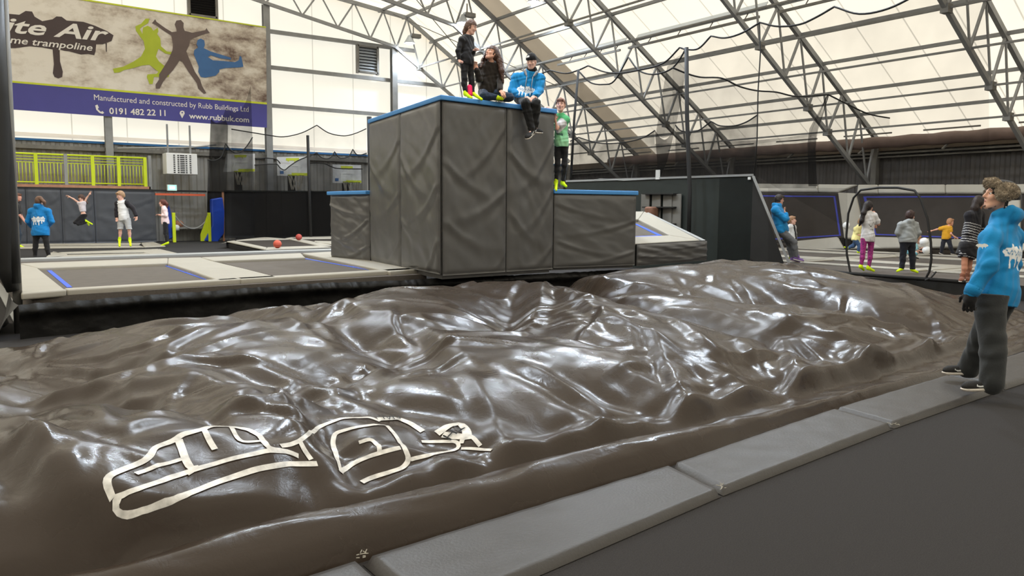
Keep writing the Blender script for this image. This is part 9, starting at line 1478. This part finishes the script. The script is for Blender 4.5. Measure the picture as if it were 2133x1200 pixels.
# ================================================================== balcony with lime railing, padded wall under it
YP = atZ(200, 507, BZ)[1]
def pw(x, y, dy=0): return atY(x, y, YP - dy)
labs_p = ['charcoal wall pad beside the dark pole at the left edge', 'charcoal wall pad behind the woman in the blue hoodie', 'charcoal wall pad left of the jumping girl', 'charcoal wall pad behind the boy in the raglan top']
cuts = [(-60, -60), (53, 57), (126, 132), (194, 200), (322, 327)]
for k in range(4):
    (a0, a1), (b0, b1) = cuts[k], cuts[k + 1]
    t_ = thing('wall_pad', labs_p[k], 'wall pad', pw((a1 + b1) / 2, 507), 'charcoal pads on the far wall')
    yt = lambda x: 389.8 + (x - 30) * .0244
    cover_panel('pad_face', pw(a1 + .3, on_line((60, 510), (325, 504), a1)), pw(b1 - .3, on_line((60, 510), (325, 504), b1)), pw(b0 - .3, yt(b0) + 1), pw(a0 + .3, yt(a0) + 1), .06, M['charpad'], t_, 70 + k, .02, 26, 26, 3)
bal = thing('balcony', 'timber balcony deck with lime green railing above the padded wall', 'balcony', pw(180, 388))
zb0, zb1 = pw(200, 393)[2], pw(200, 386.5)[2]
xe = pw(314, 395)[0]
build('platform', MB().span((-3, YP, zb0), (xe, YG - .1, zb1)), M['wood'], bal)
build('beam', MB().span((-3, YP - .02, zb0 - .05), (xe + .05, YP + .12, zb0 + .02)), M['blackvinyl'], bal)
yr = YP + .06
zt_, zl_ = atY(200, 325.4, yr)[2], atY(200, 382, yr)[2]
def rail(z, r): build('rail', MB().tube([(-3, yr, z), (atY(300, 330, yr)[0], yr, z)], r, 8), M['lime'], bal, True)
rail(zt_, .035); rail(zl_, .022)
for f in (.1, .2, .3): rail(zt_ - (zt_ - zl_) * f, .014)
for px, m in ((75, 'lime'), (137, 'lightgrey'), (193, 'lime'), (247, 'lime'), (302, 'lime')):
    x = atY(px, 350, yr)[0]; build('post', MB().span((x - .055, yr - .05, zb1 - .1), (x + .055, yr + .05, zt_ + .03)), M[m], bal)
x0 = atY(20, 350, yr)[0]; x1 = atY(300, 350, yr)[0]; n = 40
for k in range(n):
    x = x0 + (x1 - x0) * (k + .5) / n; build('baluster', MB().tube([(x, yr, zl_), (x, yr, zt_ - (zt_ - zl_) * .3)], .012, 6), M['lime'], bal, True)
xr = x1 + .05
build('end_panel', MB().span((xr, yr, zl_ - .05), (xr + .03, YG - .5, zt_ - (zt_ - zl_) * .3)), M['lime'], bal)
build('rail', MB().tube([(xr, yr, zt_), (xr + .03, YG - .5, zt_)], .03, 8), M['lime'], bal, True)
build('post', MB().span((xe - .05, YP - .0, zb0 - .1), (xe + .05, YP + .1, zt_ + .1)), M['steel'], bal)
# white blower heater and its support rail, illuminated exit sign
hp = YG - 1.6
a, b = atY(346, 318, hp), atY(412, 364, hp)
ht = thing('blower_heater', 'white blower heater with slotted front hung on the gable wall', 'heater', (a + b) / 2)
build('cabinet', MB().span((a[0], hp, b[2]), (b[0], hp + .7, a[2])), M['whitepanel'], ht, bevel=.02)
for i in range(10):
    for j in range(5):
        x = a[0] + (b[0] - a[0]) * (.25 + .13 * j); z = b[2] + (a[2] - b[2]) * (.08 + .09 * i)
        w_ = .1 if j == 2 else .04
        build('slot', MB().span((x - w_ / 1.2, hp - .006, z - .02), (x + w_ / 1.2, hp + .01, z + .02)), M['black'], ht)
build('bracket', MB().span((a[0] + .3, hp + .6, b[2] + .2), (a[0] + .42, YG - .02, b[2] + .32)), M['steel'], ht)
build('bracket', MB().span((a[0] + .1, hp + .3, a[2]), (a[0] + .16, hp + .36, a[2] + 1.1)), M['steel'], ht)
build('bracket', MB().span((b[0] - .2, hp + .3, a[2]), (b[0] - .14, hp + .36, a[2] + 1.1)), M['steel'], ht)
tag(build('conduit_pipe', MB().tube([atY(245, 309, YG - .6), atY(400, 307, YG - .6), atY(450, 302, YG - .6)], .035, 8), M['lightgrey'], None, True), 'pale pipe running along the gable above the white heater', 'pipe')
a, b = atY(350, 386, YP), atY(367, 396, YP)
ex = thing('exit_sign', 'small lit green and white exit sign above the orange bar', 'exit sign', (a + b) / 2)
build('sign_case', MB().span((a[0] - .03, YP, b[2] - .03), (b[0] + .03, YP + .1, a[2] + .03)), M['whitepanel'], ex)
build('lit_face', MB().span((a[0], YP - .012, b[2]), (b[0], YP + .01, a[2])), mat('lit_sign_green', srgb(120, 230, 205), .5, emit=(.25, .95, .72, 1), estr=1.6), ex)
build('lit_face', MB().span((a[0] + .05, YP - .016, b[2] + .035), (b[0] - .05, YP + .01, a[2] - .035)), mat('lit_sign_white', srgb(240, 255, 250), .5, emit=(.9, 1, .97, 1), estr=1.5), ex)
# recess beside the padded wall: lintel, orange bar, cladding back, mats, rope barrier
mb = MB(); mb.span((xe, YP + .1, atY(380, 400, YP)[2]), (atY(432, 400, YP)[0], YP + .2, atY(380, 396, YP)[2])); tag(build('lintel', mb, M['blackvinyl']), 'black lintel above the orange bar', 'lintel')
a, b = atY(323, 404.5, YP + .05), atY(427, 406.5, YP + .05)
tag(build('orange_bar', MB().bar(a, b, .08, .08), M['orange']), 'orange horizontal bar under the exit sign', 'bar')
a = atY(375, 470, YG - .3); b = atY(428, 470, YG - .3)
tag(build('low_bench', MB().span((a[0] - .3, YG - .7, atY(400, 473, YG - .5)[2] - .06), (b[0] + .3, YG - .1, atY(400, 473, YG - .5)[2])), M['clad']), 'low grey bench behind the rope barrier', 'bench')
p = atZ(390, 500, BZ); tag(build('floor_mat', MB().span((p[0] - .8, p[1] - .2, BZ), (p[0] + .75, p[1] + .5, BZ + .16)), M['navy'], bevel=.03), 'dark navy mat lying behind the rope barrier', 'mat')
def crash(label, pts, th, folds):
    """bent foam mat: outline of its side (hall points), extruded by th"""
    mb = MB(); mb.prism(pts, th); return tag(build('crash_mat', mb, M['crash'], bevel=.05, segs=3), label, 'crash mat', 'blue crash mats')
cy = atZ(440, 503, BZ)[1]
crash('blue crash mat propped up against the black cage, slumped at the foot', [atY(x, y, cy) for x, y in ((424, 502), (454, 505), (467, 486), (468, 440), (464, 411), (441, 415), (442, 470))], (0, .35, 0), 0)
cy2 = atZ(350, 503, BZ)[1] + .3
crash('blue crash mat standing behind the girl in the pale pink top', [atY(x, y, cy2) for x, y in ((352, 499), (362, 494), (360, 462), (353, 428), (349, 430), (350, 470))], (0, .3, 0), 0)
tag(build('floor_mat', MB().span(atZ(328, 502, BZ) + [0, 0, 0], atZ(348, 502, BZ) + [0, .6, .25]), M['crash'], bevel=.05), 'low blue mat on the floor beside the padded wall', 'mat')
def bpost(x, yb, yt, label, wedge):
    p = atZ(x, yb, BZ); t = atD(x, yt, depth(p)); r = thing('barrier_post', label, 'post', p, 'lime barrier posts')
    build('post', MB().span((p[0] - .055, p[1] - .055, BZ), (p[0] + .055, p[1] + .055, t[2])), M['lime'], r, bevel=.01)
    if wedge: build('fin', MB().prism([(p[0] - .04, p[1], BZ + .02), (p[0] - .34, p[1], BZ + .02), (p[0] - .34, p[1], BZ + .28), (p[0] - .04, p[1], t[2] - .05)], (0, .06, 0)), M['lime'], r)
    return t
ta = bpost(363.5, 505, 443, 'lime green barrier post right of the girl in the pale pink top', False)
tb_ = bpost(437, 503, 443, 'lime green barrier post with a fin beside the blue crash mat', True)
pts = []
for k in range(17):
    u = k / 16; p = ta * (1 - u) + tb_ * u; p[2] += -.1 - .62 * 4 * u * (1 - u) * .85; pts.append(p)
tag(build('barrier_rope', MB().tube(pts, .025, 8), M['lightgrey'], None, True), 'pale rope slung between the two lime posts', 'rope')
p = atZ(373, 474, 0.75); p = atY(372, 468, YG - .5)
tag(build('shoe_pile', MB().lathe([(0, .18), (.12, .15), (.2, .05), (.18, -.08), (0, -.1)], p, 10), mat('tan_canvas', srgb(150, 104, 80), .8), None, True), 'brown bundle on the low grey bench behind the rope', 'bag')
tag(build('small_bag', MB().lathe([(0, .12), (.1, .1), (.13, 0), (.1, -.12), (0, -.13)], atY(368, 474, YG - .6), 10), M['white'], None, True), 'small white bag beside the brown bundle on the bench', 'bag')
# timber edge post of the cage and black cage panels below the nets
YC = atZ(475, 502, BZ)[1]
tag(build('cage_post', MB().bar(atY(466.5, 505, YC - .1), atY(464, 397, YC - .1), .07, .07), M['wood']), 'thin timber post at the open edge of the black cage', 'post')
build_c = thing('ball_cage', 'black vinyl cage wall around the basketball lanes', 'cage wall', atY(575, 500, YC + 2))
YC2 = atZ(560, 493, LZ)[1] + .1
for a, b in ((432, 468), (468, 556), (556, 640), (640, 700)):
    yy0 = YC2 if a >= 468 else YP + .35
    cover_panel('vinyl_panel', atY(a, 497 if a < 468 else 496, yy0), atY(b, 495, yy0), atY(b, 398.5, yy0), atY(a, 398, yy0), .04, M['black'], build_c, a, .02, 16, 16, 2)
build('top_hem', MB().bar(atY(466, 397.5, YC2 - .05), atY(700, 399.5, YC2 - .05), .04, .05), M['greenblack'], build_c)
# ================================================================== basketball hoops behind the nets
YH = min(YC2 + .9, YG - .6)
def hoop(label, q, rim, logo):
    P = [atY(x, y, YH) for x, y in q]     # tl, tr, br, bl
    r = thing('basketball_hoop', label, 'basketball hoop', P[3], 'hoops behind the nets')
    build('backboard', MB().prism(P, (0, .05, 0)), mat('backboard_white', srgb(214, 214, 214), .5), r)
    def sub(name, u0, v0, u1, v1, m, dy):
        pt = lambda u, v: (P[0] * (1 - u) + P[1] * u) * (1 - v) + (P[3] * (1 - u) + P[2] * u) * v + np.array([0, -dy, 0])
        build(name, MB().prism([pt(u0, v0), pt(u1, v0), pt(u1, v1), pt(u0, v1)], (0, .005, 0)), m, r)
    sub('target_square', .27, .42, .75, .5, M['white'], .012); sub('target_square', .27, .5, .34, .95, M['white'], .012); sub('target_square', .68, .5, .75, .95, M['white'], .012)
    sub('lime_mark', .28, .07, .7, .2, M['banlime'], .012); sub('lime_mark', .34, .2, .37, .26, M['banlime'], .012); sub('lime_mark', .55, .2, .58, .28, M['banlime'], .012)
    sub('lime_mark', .46, .84, .99, .98, M['banlime'], .014)
    if logo: sub('blue_mark', .08, .74, .2, .9, M['banfigb'], .012)
    c = atY(rim[0], rim[1], YH - .35); R = abs(atY(rim[0] + rim[2], rim[1], YH)[0] - c[0])
    build('rim', MB().tube([c + [R * math.cos(a), R * math.sin(a), 0] for a in np.linspace(0, 6.283, 21)[:-1]], .018, 6, True), M['lime'], r, True)
    mb = MB()
    for k in range(10):
        a = k * .628; mb.tube([c + [R * math.cos(a), R * math.sin(a), 0], c + [R * .75 * math.cos(a + .3), R * .75 * math.sin(a + .3), -R * 1.1], c + [R * .6 * math.cos(a), R * .6 * math.sin(a), -R * 1.9]], .022, 4)
    build('hoop_net', mb, M['cream'], r)
    m_ = (P[2] + P[3]) / 2; build('stand', MB().span((m_[0] - .12, YH + .06, BZ), (m_[0] + .12, YH + .3, m_[2] + .6)), M['black'], r)
hoop('left basketball hoop with white backboard behind the tall dark net', [(472, 320), (531, 320), (531, 358), (465, 358)], (503, 357.5, 9), False)
hoop('middle basketball hoop with white backboard behind the nets', [(577, 327), (642, 326), (641, 367), (578, 366)], (616, 365, 9), True)
hoop('right basketball hoop with white backboard, just left of the tower', [(693, 342.5), (752, 344), (753, 382), (693, 381)], (732, 379, 9), True)
for (x, y, z, r_, m, lab) in ((578, 508.5, LZ, 8.6, 'ballred', 'orange ball on the left basketball lane'), (622.5, 494, LZ, 6.6, 'balld', 'darker red ball further back by the black cage')):
    p = atZ(x, y + r_, z); D = depth(p); R = r_ * D / FPX; p[2] = z + R
    t = thing('basketball', lab, 'ball', p, 'basketballs')
    bpy_m = MB().lathe([(R * math.sin(a), -R * math.cos(a)) for a in np.linspace(0, math.pi, 15)], p, 24); build('ball_skin', bpy_m, M[m], t, True)
    build('seam', MB().tube([p + R * 1.002 * np.array([math.cos(a), math.sin(a) * .9, math.sin(a) * .43]) for a in np.linspace(0, 6.283, 25)[:-1]], R * .03, 4, True), M['black'], t, True)

# ================================================================== netting
def cable_pts(px, P, n):
    """catenary-like cable through pixel points, in the plane through P with normal n"""
    out = []
    for (x, y) in px: out.append(atP(x, y, P, n))
    return out
def smooth_px(px, sub=5):
    Q = np.array(px, float); out = []
    for i in range(len(Q) - 1):
        p0 = Q[max(i - 1, 0)]; p1, p2 = Q[i], Q[i + 1]; p3 = Q[min(i + 2, len(Q) - 1)]
        if i > 0 and ((p1 - p0)[1] > 0) != ((p2 - p1)[1] > 0) and abs(p1[1]) >= 0 and (p1[1] < p0[1] and p1[1] < p2[1]): p0 = p1 - (p2 - p1)
        if p2[1] < p1[1] and p2[1] < p3[1]: p3 = p2 + (p2 - p1)
        for k in range(sub):
            t = k / sub; out.append(tuple(.5 * ((2 * p1) + (-p0 + p2) * t + (2 * p0 - 5 * p1 + 4 * p2 - p3) * t ** 2 + (-p0 + 3 * p1 - 3 * p2 + p3) * t ** 3)))
    out.append(tuple(Q[-1])); return out
def net(label, top, bot, P, n, m, cable=True, group='hanging nets', wav=.0, cr=.022):
    """net hung from a scalloped cable (top) down to the line bot, both pixel polylines from left to right"""
    T = smooth_px(top); bx = [b[0] for b in bot]; by = [b[1] for b in bot]
    r = thing('net', label, 'net', atP(*top[len(top) // 2], P, n), group)
    u = [(x - T[0][0]) / (T[-1][0] - T[0][0] + 1e-9) for x, y in T]
    B = []
    for k in range(len(T)):
        xx = bx[0] + (bx[-1] - bx[0]) * u[k]; B.append((xx, float(np.interp(xx, bx, by))))
    G = []
    nn = np.array(n, float); nn = nn / np.linalg.norm(nn)
    for k in range(len(T)):
        a = atP(*T[k], P, n); b = atP(*B[k], P, n)
        G.append([(a * (1 - v) + b * v) + nn * wav * math.sin(k * 1.7 + v * 2) * v for v in np.linspace(0, 1, 6)])
    build('mesh', MB().grid(G), M[m], r, True)
    if cable: build('cable', MB().tube([atP(*p, P, n) for p in T], cr, 6), M['cable'], r, True)
    return r
NX_ = (1, 0, 0); NYv = (0, 1, 0)
PA = (14.6, 0, 0)
net('tall light net along the black dividing wall, scalloped up to the roof', [(1128, 153), (1146, 146.5), (1178, 153), (1205, 146), (1225, 137), (1260, 150), (1290, 152), (1330, 146), (1381, 132), (1416, 99), (1430, 103), (1455, 101), (1481, 75), (1510, 79), (1545, 69), (1583, 47), (1620, 55), (1665, 51), (1700, 36), (1738, 14), (1790, 29), (1850, 18), (1912, -12), (1980, -10), (2060, -50)],
    [(1128, 375), (1575, 366), (1912, 560), (2060, 575)], PA, NX_, 'netlight')
net('inner net with two deep scallops and a peak left of the net post', [(1207, 150), (1230, 172), (1257, 176), (1280, 168), (1309, 119), (1330, 146), (1358, 155), (1390, 148), (1410, 132), (1430, 99)], [(1207, 375), (1430, 370)], (15.2, 0, 0), NX_, 'netlight')
tag(build('net_post', MB().tube([atP(1205, 145, (14.5, 0, 0), NX_), atP(1196, 250, (14.5, 0, 0), NX_), atP(1188, 392, (14.5, 0, 0), NX_)], .035, 8), M['cable'], None, True), 'thin black net post right of the boy in the green shirt', 'net post', 'black net posts')
tag(build('net_post', MB().tube([atP(1430, 99, (14.5, 0, 0), NX_), atP(1431, 240, (14.5, 0, 0), NX_), atP(1437, 400, (14.5, 0, 0), NX_), (14.5, atP(1437, 400, (14.5, 0, 0), NX_)[1], RZ)], .05, 8), M['cable'], None, True), 'tall black net post in front of the dividing wall', 'net post', 'black net posts')
tag(build('net_chain', MB().tube([atP(x, y, PA, NX_) for x, y in ((1582, 49), (1584, 110), (1579, 190), (1577, 290), (1571, 366))], .014, 6), M['cable'], None, True), 'thin cord hanging down beside the end of the dividing wall', 'cord')
# gathered strip of net by the post, folded dark at the foot
r = thing('net', 'grey gathered strip of net beside the tall post', 'net', atP(1400, 200, (14.9, 0, 0), NX_), 'hanging nets')
L_, R_ = [(1390, 138), (1384, 170), (1376, 220), (1367, 272), (1369, 282)], [(1430, 104), (1428, 140), (1420, 200), (1408, 258), (1398, 280)]
G = [[atP(l[0] + (q[0] - l[0]) * v, l[1] + (q[1] - l[1]) * v + (6 * math.sin(3.14 * v) if k == 4 else 0), (14.9, 0, 0), NX_) + [.03 * math.sin(9 * v), 0, 0] for v in np.linspace(0, 1, 12)] for k, (l, q) in enumerate(zip(L_, R_))]
build('mesh', MB().grid(G), M['netmid'], r, True)
L_, R_ = [(1364, 270), (1366, 300), (1369, 335), (1370, 372)], [(1407, 260), (1399, 300), (1388, 340), (1374, 372)]
G = [[atP(l[0] + (q[0] - l[0]) * v, l[1] + (q[1] - l[1]) * v + (26 * math.sin(3.14 * v) if k == 0 else 0), (15.0, 0, 0), NX_) for v in np.linspace(0, 1, 12)] for k, (l, q) in enumerate(zip(L_, R_))]
build('fold', MB().grid(G), M['netdense'], r, True)
PB_ = (20.0, 0, 0)
net('low net on the far side of the arena, left part', [(1188, 294), (1205, 286), (1230, 294), (1257, 299), (1297, 297), (1337, 288), (1364, 272)], [(1188, 395), (1364, 395)], PB_, NX_, 'netmid')
net('low net on the far side of the arena, between the strip and the hanging cord', [(1407, 261), (1420, 273), (1452, 273), (1481, 253), (1500, 262), (1530, 262), (1555, 254), (1577, 240)], [(1407, 395), (1577, 395)], PB_, NX_, 'netmid')
net('net across the arena, its cable falling to the right', [(1401, 141), (1430, 153), (1460, 161), (1503, 163), (1540, 180), (1577, 189), (1617, 192), (1660, 201), (1725, 197), (1763, 216), (1808, 237), (1853, 246)], [(1401, 300), (1577, 300), (1853, 262)], (15, 14.2, 0), (.12, 1, 0), 'netlight')
net('net over the dark cladding left of the gathered corner', [(1364, 300), (1450, 296), (1577, 292), (1700, 278)], [(1364, 392), (1700, 392)], (22, 0, 0), NX_, 'netmid', False)
r = thing('net', 'dark gathered net corner hanging before the side cladding', 'net', atP(1700, 300, (22, 0, 0), NX_), 'hanging nets')
L_, R_ = [(1722, 199), (1704, 235), (1686, 268), (1682, 300), (1684, 388)], [(1727, 198), (1716, 240), (1705, 270), (1699, 310), (1704, 388)]
G = [[atP(l[0] + (q[0] - l[0]) * v, l[1] + (q[1] - l[1]) * v, (22, 0, 0), NX_) + [.05 * math.sin(12 * v), 0, 0] for v in np.linspace(0, 1, 10)] for l, q in zip(L_, R_)]
build('mesh', MB().grid(G), M['netdense'], r, True)
# nets around the basketball lanes
YN = YC2 - 1.0
PN = (0, YN, 0)
net('dark pointed net in front of the blue strip of the banner', [(439, 247), (447, 256), (460, 250), (471, 225), (484, 232), (499, 230), (512, 212), (522, 178)], [(436, 400), (530, 400)], PN, NYv, 'netmid', False)
net('gathered dark edge of the net under the banner', [(439, 247), (452, 256), (471, 252), (475, 262)], [(432, 402), (472, 402)], (0, YN - .2, 0), NYv, 'netdense', False)
net('scalloped net across the left basketball hoop', [(432, 333), (448, 334), (462, 325), (470, 299), (480, 312), (495, 319), (512, 307), (526, 286)], [(432, 400), (526, 400)], (0, YN - .4, 0), NYv, 'netmid', True)
net('wide light net before the gable with one high peak', [(482, 269), (518, 275), (562, 282), (591, 285), (628, 277), (660, 261), (685, 277), (716, 283), (740, 278), (763, 268)], [(482, 503), (765, 503)], (0, YN + .6, 0), NYv, 'netlight')
net('net with small scallops beside the tower', [(641, 327), (660, 318), (668, 327), (680, 331), (690, 327), (697, 316), (706, 328), (718, 329), (728, 324), (735, 311), (742, 321), (750, 323), (764, 319)], [(641, 504), (766, 504)], (0, YN + .3, 0), NYv, 'netmid')
net('sagging net across the middle basketball hoop', [(530, 344), (553, 342), (570, 342), (577, 342), (584, 350), (593, 354), (602, 347), (612, 340), (622, 334), (641, 326)], [(530, 504), (641, 504)], (0, YN + .1, 0), NYv, 'netmid')
net('low net before the right basketball hoop', [(645, 340), (672, 340), (690, 347), (705, 351), (755, 352)], [(645, 503), (760, 503)], (0, YN + .5, 0), NYv, 'netlight')
net('net behind the hoops with a drooping upper cable', [(532, 332), (553, 329), (575, 332), (584, 341)], [(532, 503), (590, 503)], (0, YN + .4, 0), NYv, 'netlight')
p = atY(643, 390, YN); tag(build('net_post', MB().tube([atY(641, 282, YN), atY(644, 390, YN), (p[0] + .05, YN, BZ)], .06, 8), M['cable'], None, True), 'black net post among the basketball lanes', 'net post', 'black net posts')
tag(build('net_post', MB().tube([atY(769, 243, 17.5), atY(772, 394, 17.5), (atY(774, 420, 17.5)[0], 17.5, .2)], .06, 8), M['cable'], None, True), 'black net post rising along the left edge of the tower', 'net post', 'black net posts')
# the black wrapped pole with bundled net at the left edge, nearest of all
PX0 = 11.0
pole = thing('wrapped_pole', 'thick dark pole wrapped in bundled black net at the left edge', 'pole', atY(20, 600, PX0))
pr = lambda x, y: atY(x, y, PX0)
path = [(2, -20), (7, 100), (13, 200), (20, 300), (26, 400), (32, 500), (39, 590)]
wd = [8, 9, 11, 13, 14, 13, 11]
rad = [w * PX0 * 1.1 / FPX for w in wd]
pts = [pr(x - w * 1.0, y) for (x, y), w in zip(path, wd)]
build('net_bundle', MB().tube(pts, rad, 14), M['blackvinyl'], pole, True)
build('net_bundle', MB().tube([pr(-16, -20), pr(-12, 200), pr(-8, 350), pr(0, 480), pr(12, 560), pr(28, 606)], [.12, .15, .16, .15, .1, .07], 12), M['blackvinyl'], pole, True)
build('pole', MB().tube([pr(6, -20), (pr(24, 400)[0], PX0 + .05, 0)], .05, 10), M['steel2'], pole, True)
mb = MB(); q = [atZ(x, y, 0.02) for x, y in ((-30, 560), (12, 560), (52, 690), (38, 690))]; mb.prism(q, (0, 0, .02)); tag(build('floor_strip', mb, M['lightgrey']), 'pale floor strip beside the foot of the wrapped pole', 'floor strip')

# ================================================================== netted doorway to the arena
XA = 14.35
arch_px = [(1790, 584), (1778, 582), (1771, 566), (1764, 530), (1763, 490), (1767, 445), (1778, 412), (1793, 396), (1830, 391), (1870, 391), (1905, 397), (1918, 415), (1932, 455), (1939, 505), (1940, 540), (1936, 566), (1928, 580), (1910, 583)]
dr = thing('net_doorway', 'black hooped doorway in the arena net', 'doorway', atX(1850, 575, XA))
build('hoop', MB().tube([atX(x, y, XA) for x, y in arch_px], .022, 8), M['cable'], dr, True)
build('sill_hem', MB().tube([atX(x, y, XA) for x, y in ((1595, 551), (1680, 560), (1771, 570), (1850, 576), (1938, 582), (2010, 588))], .035, 8), M['black'], dr, True)
build('tail', MB().tube([atX(1950, 566, XA + .1), atX(1938, 580, XA), atX(1927, 584, XA - .1)], .015, 6), M['cable'], dr, True)
net('light net sheet around the hooped doorway', [(1600, 392), (1690, 391), (1765, 392)], [(1600, 556), (1765, 570)], (XA + .05, 0, 0), NX_, 'netlight', False)
mb = MB(); G = [[(x - .02, y, RZ - .04 - .4 * v) for v in (0, .5, 1)] for x, y in [(15.45, 11.4), (14.1, 8.9), (14.72, 6.8), (15.2, 5.0)]]; tag(build('arena_edge_skirt', mb.grid(G), M['blackvinyl']), 'black skirt along the edge of the arena deck behind the airbag', 'skirt')

# balls in the arena
def whiteball(px, py, r_, D, label):
    p = atD(px, py, D); R = r_ * D / FPX
    return tag(build('playground_ball', MB().lathe([(R * math.sin(a), -R * math.cos(a)) for a in np.linspace(0, math.pi, 17)], p, 24), M['ballw'], None, True), label, 'ball', 'white balls in the arena')
whiteball(1925, 504, 8.8, 18.6, 'white ball being thrown by the child in light blue')
whiteball(1930, 521, 8.4, 18.6, 'lower white ball in the hands of the child in light blue')
whiteball(1763, 470, 7.5, 21.5, 'pale ball flying behind the left side of the hooped doorway')
